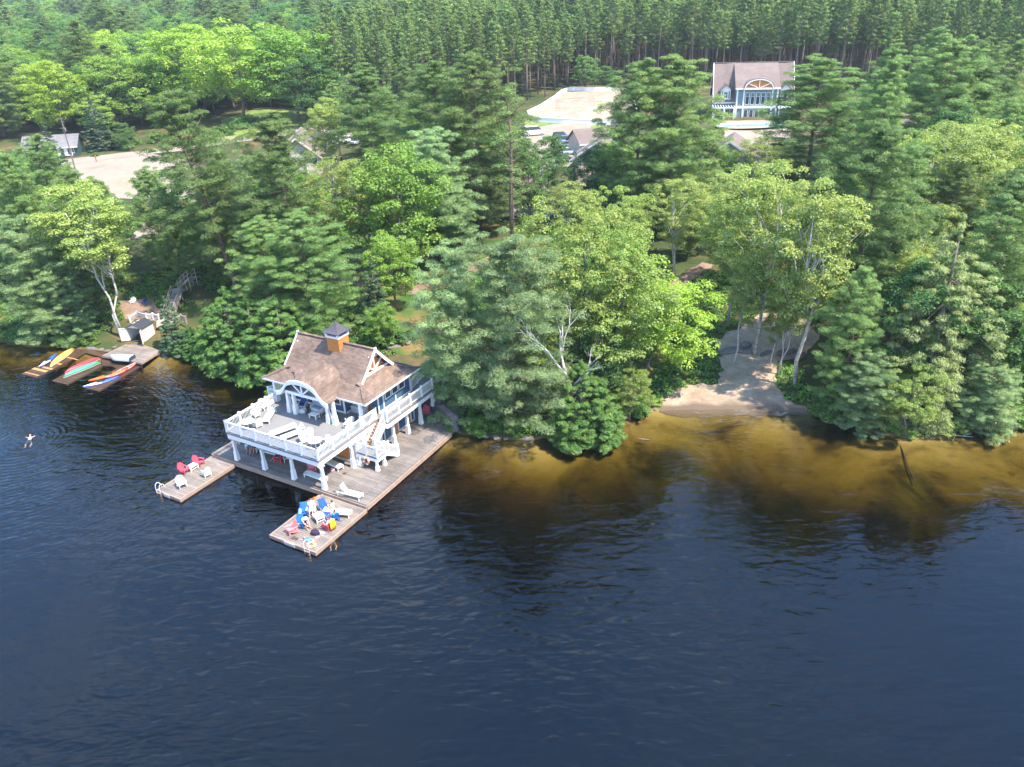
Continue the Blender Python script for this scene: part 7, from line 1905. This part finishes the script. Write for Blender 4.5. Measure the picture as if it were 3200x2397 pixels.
# pool
pc = at(2345, 400, zl + .1); q = MB(); pl_ = []
for a in np.linspace(0, 2 * math.pi, 40, endpoint=False):
    r_ = 1 + .14 * math.cos(2 * a + .5) + .08 * math.cos(3 * a); pl_.append((7.2 * r_ * math.cos(a), 3.4 * r_ * math.sin(a)))
pw, nt, N, L, out = nodes('pool_water'); p = N.new('ShaderNodeBsdfPrincipled'); p.inputs['Base Color'].default_value = (.17, .50, .56, 1); p.inputs['Roughness'].default_value = .08
bb = N.new('ShaderNodeBump'); bb.inputs['Strength'].default_value = .3; bb.inputs['Distance'].default_value = .05; L.new(ntex(N, L, coord(N, L), 2, 3), bb.inputs['Height']); L.new(bb.outputs[0], p.inputs['Normal']); L.new(p.outputs[0], out.inputs[0])
pz = max(h1(pc.x, pc.y), h1(pc.x, pc.y + 4)) + .22
e = empty('swimming_pool', 'curved pale blue swimming pool in front of the lodge', 'pool', (pc.x, pc.y, pz))
q.prism(pl_, -.2, .02); piece(e, 'pool_basin', q, pw); q = MB(); q.tube([(x * 1.03, y * 1.05, .04) for x, y in pl_ + pl_[:1]], .22, 6, cap=False); piece(e, 'coping', q, C_cream)
def sunshade(g, label):
    e = empty('parasol', label, 'parasol', g); q = MB(); q.tube([(0, 0, 0), (0, 0, 2.5)], .03, 6); piece(e, 'pole', q, C_white); q = MB(); q.lathe([(1.4, 2.2), (1.38, 2.25), (.1, 2.75), (.02, 2.8)], n=8); piece(e, 'canopy', q, C_cream); return e
sunshade(at(2450, 440, zl + .3), 'closed in pale parasol on the terrace right of the pool')
# ------------------------------------------------------------------ parked vehicles
M_tyre = plain('tyre_rubber', (.02, .02, .02), .9, .2, 5)
def vehicle(label, g, rz, m, kind='car', name='parked_car'):
    L_, W_, Hh = {'car': (4.5, 1.8, 1.42), 'suv': (4.7, 1.9, 1.72), 'van': (5.3, 2.0, 2.1)}[kind]
    e = empty(name, label, 'van' if kind == 'van' else 'car', g, rz)
    def loft(secs): 
        q = MB(); rws = []
        for x, w, z0, z1 in secs:
            rws.append([(x, -w * .92, z0), (x, -w, z0 + (z1 - z0) * .45), (x, -w * .88, z1), (x, w * .88, z1), (x, w, z0 + (z1 - z0) * .45), (x, w * .92, z0), (x, -w * .92, z0)])
        q.sheet(rws); q.f.append(tuple(range(6))); n_ = len(q.v) - 7; q.f.append(tuple(n_ + k for k in range(6))[::-1]); return q
    w = W_ / 2; hb = Hh * .60
    piece(e, 'body', loft([(-L_ / 2, w * .82, .35, hb * .80), (-L_ / 2 + .15, w * .95, .25, hb * .97), (-L_ * .30, w, .22, hb), (L_ * .18, w, .22, hb), (L_ * .40, w * .96, .22, hb * .88), (L_ / 2 - .1, w * .85, .28, hb * .72), (L_ / 2, w * .75, .35, hb * .55)]), m)
    r0 = -L_ * (.46 if kind != 'car' else .38); r1 = L_ * (.30 if kind == 'van' else .22)
    cab = loft([(r0, w * .80, hb * .96, hb + .04), (r0 + .25, w * .80, hb * .96, Hh - .06), (r1 - .65, w * .80, hb * .96, Hh - .03), (r1, w * .84, hb * .96, hb + .03)]); cb2 = piece(e, 'cabin_glass', cab, M_glass)
    q = MB(); q.box(r0 + .28, r1 - .68, -w * .72, w * .72, Hh - .06, Hh); piece(e, 'roof_panel', q, m, bevel=.02)
    for sx in (-L_ * .31, L_ * .31):
        for sy in (-1, 1):
            q = MB(); q.tube([(sx, sy * (w - .20), .32), (sx, sy * (w + .01), .32)], .32, 14); wh = piece(e, 'wheel', q, M_tyre); q = MB(); q.tube([(sx, sy * (w + .01), .32), (sx, sy * (w + .02), .32)], .19, 10); piece(wh, 'rim', q, K_silver)
    for sy in (-1, 1):
        q = MB(); q.cbox((L_ / 2 - .06, sy * w * .62, hb * .66), (.10, .34, .14)); piece(e, 'headlight', q, C_white); q = MB(); q.cbox((-L_ / 2 + .02, sy * w * .66, hb * .78), (.08, .28, .16)); piece(e, 'tail_light', q, C_red)
    return e
V_w = plain('white_car_paint', (.75, .75, .76), .3, .04, 1); V_k = plain('black_car_paint', (.015, .017, .022), .2, .1, 1); V_b = plain('blue_grey_car_paint', (.10, .16, .28), .25, .08, 1); V_s = plain('silver_car_paint', (.42, .45, .48), .25, .06, 1)
def Cc(x, y): g = ground(1650 + x / 5.084, 380 + y / 5.084); g.z += .13; return g
vehicle('white van parked below the rink beside the trees', Cc(95, 225), R(15), V_w, 'van', 'parked_van')
vehicle('black car with a shiny roof at the top of the car park row', Cc(545, 300), R(10), V_k, 'suv')
vehicle('blue grey car second in the car park row', Cc(655, 350), R(8), V_b, 'suv')
vehicle('pale blue grey car in the middle of the car park row', Cc(640, 415), R(5), plain('light_blue_car_paint', (.20, .26, .36), .25, .06, 1), 'car')
vehicle('silver white car fourth in the car park row', Cc(620, 530), R(5), V_s, 'car')
vehicle('dark car at the bottom of the car park row', Cc(600, 650), R(0), V_k, 'car')
vehicle('white car parked right behind the thin pale birch', ground(1050, 452, .15), R(60), V_w, 'suv')
vehicle('white car in the middle of the three behind the feathery pine', ground(1085, 446, .15), R(60), V_w, 'car')
vehicle('silver car rightmost of the three behind the feathery pine', ground(1118, 450, .15), R(60), V_s, 'car')
# ------------------------------------------------------------------ light summer haze in the air
m, nt, N, L, out = nodes('summer_haze')
pv = N.new('ShaderNodeVolumePrincipled'); pv.inputs['Color'].default_value = (.86, .92, 1.0, 1); pv.inputs['Density'].default_value = .00015; pv.inputs['Anisotropy'].default_value = .2
L.new(pv.outputs[0], out.inputs['Volume'])
HZ = MB().box(-1450, 1450, -120, 1650, -16, 75)
tag(HZ.build('haze', m), 'thin pale summer haze lying over the forest', 'haze', kind='stuff')
# ------------------------------------------------------------------ woods
SAMPLE = {}
for o in list(COL.objects):
    if o.type == 'MESH' and o.parent and o.data.name.endswith('_crown'):
        k = o.data.name[:-6]
        if k not in SAMPLE: SAMPLE[k] = (next(c for c in o.parent.children if c is not o), o)
NOTREE = CLEAR + [MEADOW, MEADOW2, LAWN2]
RINK = gp([(1640, 372), (1660, 385), (1740, 392), (1870, 392), (1900, 370), (1900, 290), (1760, 285), (1700, 315)])
LODGE_KEEP = [tuple(p[:2]) for p in (dat(1520, 330, 8), dat(1760, 330, 8), dat(1760, 215, 9), dat(1520, 215, 9))]
BLDG_KEEP = [tuple(p[:2]) for p in (dat(20, 380, 6), dat(210, 380, 6), dat(200, 300, 6), dat(30, 300, 6))]
NOTREE += [RINK, LODGE_KEEP, BLDG_KEEP]
taken = []
def ok(x, y, dmin, polys=NOTREE):
    if any(bool(inpoly(np.array([x]), np.array([y]), p)[0]) for p in polys): return False
    for a, b in taken:
        if (a - x) ** 2 + (b - y) ** 2 < dmin * dmin: return False
    return True
def visible(x, y, z, pad=250):
    px, py = proj((x, y, z)); return -pad < px < 3200 + pad and -pad < py < 2397 + pad
# plantation of tall straight pines: rows of trunks behind the rink and the lodge
front = [Vector(dground(x, y)[:2]) for x, y in [(700, 262), (800, 252), (885, 247), (1010, 240), (1120, 226), (1200, 200), (1290, 186), (1420, 184), (1530, 188), (1600, 186), (1700, 190), (1800, 196), (1900, 205), (2050, 212), (2170, 216), (2290, 222)]]
fx_ = [p.x for p in front]; fy_ = [p.y for p in front]
def fronty(x): return float(np.interp(x, fx_, fy_))
cand = []
rr_ = random.Random(5)
x = fx_[0]
while x < fx_[-1] + 60:
    y = 0
    while y < 190:
        px, py = x + rr_.uniform(-1.2, 1.2), fronty(x) + 1.5 + y + rr_.uniform(-1.4, 1.4)
        if visible(px, py, 20, 60) and ok(px, py, 0): cand.append((y + abs(rr_.gauss(0, 2)), px, py))
        y += 5.6
    x += 4.6
cand.sort()
PINE_IND, PINE_REST = cand[:285], cand[285:]
for k, (dd, px, py) in enumerate(PINE_IND):
    h = rr_.triangular(15, 29, 23)
    if px < 30 and dd < 12: h *= .95
    plant('red_pine_%d' % (k % 4), 'plantation_pine', 'tall straight pine in the plantation rows behind the rink and the lodge', 'tree', (px, py, h1(px, py) - .1), h, rr_.uniform(.9, 1.15),
          rr_.uniform(0, 6.28), (rr_.uniform(-.03, .03), rr_.uniform(-.03, .03)), 'tall straight pines of the plantation behind the rink and lodge')
    taken.append((px, py))
# mixed wood behind the gravel lot, on the left
lf = [Vector(dground(x, y)[:2]) for x, y in [(-60, 330), (30, 300), (150, 292), (215, 300), (330, 285), (420, 268), (500, 255), (600, 250), (700, 262)]]
lx, ly = [p.x for p in lf], [p.y for p in lf]
MIX = [('maple_0', 'maple_tree', 'green maple among the mixed wood behind the gravel lot', 'maples of the mixed wood'),
       ('maple_1', 'maple_tree', 'broad green maple among the mixed wood behind the gravel lot', 'broad green maples of the mixed wood'),
       ('oak_0', 'leafy_tree', 'dark leafy tree among the mixed wood behind the gravel lot', 'dark leafy trees of the mixed wood'),
       ('oak_1', 'leafy_tree', 'dark leafy tree among the mixed wood behind the gravel lot', 'dark leafy trees of the mixed wood'),
       ('spruce_0', 'spruce_tree', 'dark spruce among the mixed wood behind the gravel lot', 'spruces of the mixed wood'),
       ('white_pine_0', 'white_pine', 'tall pine among the mixed wood behind the gravel lot', 'tall pines of the mixed wood'),
       ('white_pine_1', 'white_pine', 'tall pine among the mixed wood behind the gravel lot', 'tall pines of the mixed wood'),
       ('bright_maple_0', 'maple_tree', 'light green maple among the mixed wood behind the gravel lot', 'light green maples of the mixed wood')]
HT = {'maple_0': 15, 'maple_1': 15, 'oak_0': 17, 'oak_1': 16, 'spruce_0': 15, 'spruce_1': 10, 'white_pine_0': 22, 'white_pine_1': 22, 'white_pine_2': 20, 'white_pine_3': 19, 'bright_maple_0': 16, 'birch_1': 14, 'birch_0': 14}
for x_, y_, k_ in TREE_SPOTS: taken.append((x_, y_))
n = 0
for _ in range(6000):
    if n >= 150: break
    px = rr_.uniform(-235, fx_[0] + 6); f = float(np.interp(px, lx, ly))
    py = f + abs(rr_.gauss(0, 1)) * 55
    if not visible(px, py, 15, 150) or not ok(px, py, 6.2): continue
    w = [4, 4, 2, 2, .8, 1.0, 1.0, 2.6 if py < f + 70 else 1.2]
    kind, name, label, group = rr_.choices(MIX, w)[0]
    h = HT[kind] * rr_.uniform(.8, 1.15) * (.62 if py < f + 9 else 1)
    plant(kind, name, label, 'tree', (px, py, h1(px, py) - .1), h, rr_.uniform(1.0, 1.3), None, (0, 0), group,
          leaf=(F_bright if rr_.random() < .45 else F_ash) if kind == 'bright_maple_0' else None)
    taken.append((px, py)); n += 1
# scattered trees between the cottages and round the right-hand wood: (pixel polygon, count, kinds, label noun phrase, group)
def fill_px(poly, count, kinds, name, label, group, dmin=5, hs=(.7, 1.05), seed=1, wid=(.85, 1.1)):
    W = [Vector(dground(a, b)[:2]) for a, b in poly]
    r_ = random.Random(seed); xs = [p.x for p in W]; ys = [p.y for p in W]; k = 0
    for _ in range(3000):
        if k >= count: break
        px, py = r_.uniform(min(xs), max(xs)), r_.uniform(min(ys), max(ys))
        if not inpoly(np.array([px]), np.array([py]), [tuple(p) for p in W])[0] or not ok(px, py, dmin): continue
        kind = r_.choice(kinds); h = HT.get(kind, PROTO[kind][2]) * r_.uniform(*hs)
        plant(kind, name, label, 'tree' if 'shrub' not in name else 'shrub', (px, py, h1(px, py) - .1), h, r_.uniform(*wid), None, (0, 0), group)
        taken.append((px, py)); k += 1
fill_px([(1800, 330), (2300, 300), (2300, 560), (1830, 520)], 26, ['white_pine_0', 'white_pine_3', 'oak_0', 'oak_1'], 'forest_tree', 'mid green tree packed into the wood right of the lodge', 'trees of the wood right of the lodge', 6, seed=2)
fill_px([(1850, 560), (2300, 560), (2300, 860), (1960, 850)], 16, ['white_pine_3', 'oak_1', 'birch_1', 'ash_1'], 'forest_tree', 'tree packed behind the shore pines at the lower right of the wood', 'trees packed behind the shore pines at the right', 5, (.6, .9), 3)
fill_px([(1180, 500), (1560, 500), (1780, 560), (1640, 640), (1250, 640)], 13, ['birch_0', 'birch_1', 'ash_1', 'maple_0'], 'young_tree', 'light leafed young tree in the wood between the cottages and the beach', 'young trees between the cottages and the beach', 6, (.5, .72), 4, (.85, 1.1))
fill_px([(1230, 640), (1380, 640), (1400, 850), (1230, 880)], 4, ['ash_1', 'oak_1', 'maple_0'], 'young_tree', 'leafy young tree under the large ash left of the beach', 'young trees under the large ash', 3.5, (.4, .65), 5)
fill_px([(-60, 430), (60, 430), (250, 560), (240, 700), (-60, 720)], 18, ['white_pine_1', 'white_pine_3', 'oak_1', 'birch_0', 'soft_pine_0'], 'forest_tree', 'tree of the wood on the left bank behind the shore', 'trees of the left bank wood', 5, (.55, .85), 6)
fill_px([(270, 560), (330, 520), (700, 500), (740, 620), (560, 700), (420, 640)], 12, ['white_pine_3', 'oak_0', 'maple_0', 'soft_pine_0'], 'forest_tree', 'shaded tree of the wood around the wooden stairs and the red cottage', 'trees around the wooden stairs and red cottage', 5, (.5, .8), 7)
fill_px([(760, 420), (1150, 420), (1150, 500), (760, 500)], 10, ['white_pine_0', 'oak_0', 'maple_0', 'birch_1'], 'forest_tree', 'tree standing between the cottages behind the lawn', 'trees between the cottages', 6, (.55, .85), 8)
fill_px([(1260, 420), (1560, 420), (1600, 480), (1260, 490)], 9, ['oak_0', 'white_pine_3', 'maple_0'], 'forest_tree', 'tree in front of the cottages below the twin pines', 'trees below the twin pines', 6, (.5, .75), 9)
fill_px([(690, 330), (900, 300), (1100, 300), (1120, 400), (760, 400)], 14, ['oak_0', 'white_pine_0', 'white_pine_2', 'maple_1'], 'forest_tree', 'tree in the belt before the plantation left of the rink', 'trees of the belt left of the rink', 6, (.5, .8), 10)
fill_px([(1640, 520), (1860, 520), (1860, 600), (1640, 620)], 7, ['oak_1', 'birch_1', 'birch_0', 'ash_1'], 'forest_tree', 'leafy tree in the hollow behind the top of the beach', 'leafy trees behind the top of the beach', 4.5, (.5, .8), 11)
# shrubs along the banks
def shrubs(pts, label, group, seed, kinds=('leafy_shrub_0', 'leafy_shrub_1', 'leafy_shrub_2'), h=(.9, 2.0), jit=1.2):
    r_ = random.Random(seed)
    for (a, b) in pts:
        g = dground(a, b); x, y = g.x + r_.uniform(-jit, jit), g.y + r_.uniform(-.3, jit)
        z = h1(x, y)
        if z < .05: y += 1.0; z = h1(x, y)
        if any(inpoly(np.array([x]), np.array([y]), p)[0] for p in (BEACH_POLY, PATH1)): continue
        plant(r_.choice(kinds), 'shrub', label, 'shrub', (x, y, max(z, 0) - .05), r_.uniform(*h), r_.uniform(.9, 1.3), None, (0, 0), group)
def line(a, b, n): return [(a[0] + (b[0] - a[0]) * i / (n - 1), a[1] + (b[1] - a[1]) * i / (n - 1)) for i in range(n)]
shrubs(line((0, 730), (190, 745), 12), 'low bush on the shore left of the sunken docks', 'bushes on the shore left of the sunken docks', 1, ('leafy_shrub_1', 'leafy_shrub_0'))
shrubs(line((385, 755), (600, 795), 18) + line((400, 735), (560, 760), 8), 'green bush on the bank between the boat dock and the boathouse', 'bushes between the boat dock and boathouse', 2, ('leafy_shrub_0', 'leafy_shrub_1'))
shrubs(line((1000, 930), (1230, 925), 14) + line((1050, 905), (1200, 890), 6), 'bright leafy bush at the foot of the two soft pines', 'bushes at the foot of the soft pines', 3, ('leafy_shrub_2', 'leafy_shrub_0'))
shrubs(line((1240, 915), (1410, 885), 12) + line((1380, 830), (1440, 845), 5), 'leafy bush on the bank left of the beach', 'bushes on the bank left of the beach', 4, ('leafy_shrub_2', 'leafy_shrub_1'))
shrubs(line((1440, 800), (1545, 770), 8) + line((1470, 740), (1540, 740), 4), 'low shrub on the grassy hump beside the beach', 'shrubs on the grassy hump', 5, ('leafy_shrub_0',), (.5, 1.0))
shrubs(line((1785, 900), (1960, 925), 15) + line((1760, 870), (1900, 890), 6), 'bush on the shore right of the beach', 'bushes on the shore right of the beach', 6, ('leafy_shrub_2', 'leafy_shrub_1'), (.8, 1.8))
shrubs(line((1960, 935), (2230, 925), 20) + line((2000, 915), (2220, 900), 8), 'leafy bush on the far right shore', 'bushes on the far right shore', 7, ('leafy_shrub_2', 'leafy_shrub_0'))
shrubs(line((790, 735), (860, 745), 5), 'shrub on the slope above the boathouse roof', 'shrubs above the boathouse roof', 8, ('leafy_shrub_0', 'leafy_shrub_1'), (1.2, 2.4))
shrubs(line((1560, 620), (1650, 640), 8) + line((1560, 660), (1600, 680), 4), 'green bush at the top left of the beach', 'bushes at the top left of the beach', 9, ('leafy_shrub_0',), (1, 2))
shrubs(line((400, 330), (560, 262), 12) + line((280, 318), (330, 312), 3), 'green bush along the meadow behind the gravel lot', 'bushes along the meadow', 10, ('leafy_shrub_0', 'leafy_shrub_1'), (1.5, 3.5), 2.5)
shrubs([(205, 338), (330, 330)], 'low bush on the gravel lot', 'low bushes on the gravel lot', 11, ('leafy_shrub_0',), (.8, 1.4), .2)

# ------------------------------------------------------------------ forest too far or too dense to count: points carrying tree instances
def scatter_object(name, pts, kinds, label, cat):
    """pts: (x,y,z,scale,kind index). One object whose geometry nodes place trees on its points"""
    me = bpy.data.meshes.new(name); me.from_pydata([p[:3] for p in pts], [], [])
    a = me.attributes.new('siz', 'FLOAT', 'POINT'); a.data.foreach_set('value', [p[3] for p in pts])
    b = me.attributes.new('knd', 'INT', 'POINT'); b.data.foreach_set('value', [p[4] for p in pts])
    c = me.attributes.new('turn', 'FLOAT', 'POINT'); c.data.foreach_set('value', [rr_.uniform(0, 6.28) for p in pts])
    o = bpy.data.objects.new(name, me); COL.objects.link(o)
    ng = bpy.data.node_groups.new(name, 'GeometryNodeTree')
    ng.interface.new_socket('Geometry', in_out='INPUT', socket_type='NodeSocketGeometry'); ng.interface.new_socket('Geometry', in_out='OUTPUT', socket_type='NodeSocketGeometry')
    N, L = ng.nodes, ng.links
    gi, go = N.new('NodeGroupInput'), N.new('NodeGroupOutput'); jn = N.new('GeometryNodeJoinGeometry')
    def attr(nm, t):
        q = N.new('GeometryNodeInputNamedAttribute'); q.data_type = t; q.inputs['Name'].default_value = nm; return q.outputs['Attribute']
    sz, kd, tn = attr('siz', 'FLOAT'), attr('knd', 'INT'), attr('turn', 'FLOAT')
    cb = N.new('ShaderNodeCombineXYZ'); L.new(tn, cb.inputs[2])
    for i, k in enumerate(kinds):
        cp = N.new('FunctionNodeCompare'); cp.data_type = 'INT'; cp.operation = 'EQUAL'; L.new(kd, cp.inputs[2]); cp.inputs[3].default_value = i
        for ob in SAMPLE[k]:
            oi = N.new('GeometryNodeObjectInfo'); oi.transform_space = 'ORIGINAL'; oi.inputs['Object'].default_value = ob; oi.inputs['As Instance'].default_value = True
            ip = N.new('GeometryNodeInstanceOnPoints'); L.new(gi.outputs[0], ip.inputs['Points']); L.new(cp.outputs[0], ip.inputs['Selection'])
            L.new(oi.outputs['Geometry'], ip.inputs['Instance']); L.new(cb.outputs[0], ip.inputs['Rotation']); L.new(sz, ip.inputs['Scale']); L.new(ip.outputs[0], jn.inputs[0])
    L.new(jn.outputs[0], go.inputs[0])
    md = o.modifiers.new('trees', 'NODES'); md.node_group = ng
    return tag(o, label, cat, kind='stuff')
for o in list(COL.objects):
    if o.type == 'MESH' and o.parent and o.data.name.endswith('_crown'):
        k = o.data.name[:-6]
        if k not in SAMPLE: SAMPLE[k] = (next(c for c in o.parent.children if c is not o), o)
pts = [(px, py, h1(px, py) - .1, rr_.uniform(.9, 1.1), rr_.randrange(4)) for d_, px, py in PINE_REST]
scatter_object('plantation_depth', pts, ['red_pine_%d' % i for i in range(4)], 'dense plantation pines filling the wood behind the front rows', 'forest')
kinds = ['maple_0', 'maple_1', 'oak_0', 'oak_1', 'white_pine_0', 'white_pine_1', 'spruce_0', 'birch_0']
wts = [3, 3, 3, 2.5, 1.5, 1.5, 1, 1]
pts = []
yy = 255.0
while yy < 1500:
    st = 7.5 + (yy - 255) * .012
    xx = -(yy * .72 + 60)
    while xx < yy * .72 + 60:
        px, py = xx + rr_.uniform(-.45, .45) * st, yy + rr_.uniform(-.45, .45) * st
        xx += st
        if px > fx_[0] - 4 and py < fronty(px) + 188: continue
        if px < fx_[0] and py < float(np.interp(px, lx, ly)) + 75: continue
        if not visible(px, py, 20, 120): continue
        k = rr_.choices(range(8), wts if px > -30 else [5, 5, 3.5, 3, .8, .8, .5, 1.5])[0]
        h = HT.get(kinds[k], 15) * rr_.uniform(.75, 1.2) * (1 + max(0, py - 500) * .0003)
        pts.append((px, py, float(surf(px, py)[0]) - .2, h / PROTO[kinds[k]][2] * 1.1, k))
    yy += st * .95
print('far trees', len(pts), 'plantation rest', len(PINE_REST))
scatter_object('far_forest', pts, kinds, 'mixed forest fading into the distance on the hills', 'forest')

# ------------------------------------------------------------------ undergrowth and needle litter tufts on the slopes
rg = np.random.default_rng(3)
X = rg.uniform(-85, 62, 60000); Y = rg.uniform(56, 135, 60000)
D = shore_sd(X, Y)
keep = (D > .3)
nv = np.sin(X * .35 + 1) * np.cos(Y * .31) + np.sin(X * .13 - Y * .17)
keep &= (nv > -.25) | (D < 5)
for p_ in CLEAR + [LAWN2]: keep &= ~inpoly(X, Y, [tuple(q) for q in p_])
bu_, bv_ = ((X - BX0) * math.cos(BYAW) + (Y - BY0) * math.sin(BYAW)), (-(X - BX0) * math.sin(BYAW) + (Y - BY0) * math.cos(BYAW))
keep &= ~((bu_ > -14.5) & (bu_ < 6) & (bv_ < 17.5))
su, sv = dat(320, 720, 1).x, dat(320, 720, 1).y
keep &= ((X - su) ** 2 + (Y - sv) ** 2) > 36
X, Y = X[keep][:15000], Y[keep][:15000]
Z = surf(X, Y)
rad = rg.uniform(.18, .6, len(X))
P = cluster(rg, np.stack([X, Y, Z + rad * .35], 1), np.stack([rad, rad, rad * .8], 1), 16, .26, up=.8, outw=.5, jit=.5, asp=.6, top=.45)
me = quads_mesh('undergrowth', P); me.materials.append(F_under)
tag(link_mesh('undergrowth', me, None), 'low ferns and seedlings covering the wooded slopes', 'undergrowth', kind='stuff')

# where a few look-alikes stand together, name each by its place in the row
ORD = 'first second third fourth fifth sixth seventh eighth ninth tenth eleventh twelfth thirteenth fourteenth fifteenth sixteenth seventeenth eighteenth nineteenth twentieth twenty-first twenty-second twenty-third twenty-fourth twenty-fifth twenty-sixth twenty-seventh twenty-eighth twenty-ninth thirtieth thirty-first thirty-second thirty-third thirty-fourth thirty-fifth'.split()
for t_, w_ in (('thirty', 'thirty'), ('fort', 'forty'), ('fift', 'fifty')):
    for i_ in range(10):
        nm_ = (t_ + 'ieth') if i_ == 0 else w_ + '-' + ORD[i_ - 1]
        if t_ != 'thirty' or i_ > 5: ORD.append(nm_)
GR_ = {}
for o in COL.objects:
    if o.parent is None and o.get('group'): GR_.setdefault(o['group'], []).append(o)
for g, L_ in GR_.items():
    if 1 < len(L_) <= len(ORD) and len({o['label'] for o in L_}) == 1:
        L_.sort(key=lambda o: proj(o.location)[0])
        for i, o in enumerate(L_): o['label'] = '%s from the left of the %s' % (ORD[i], g)
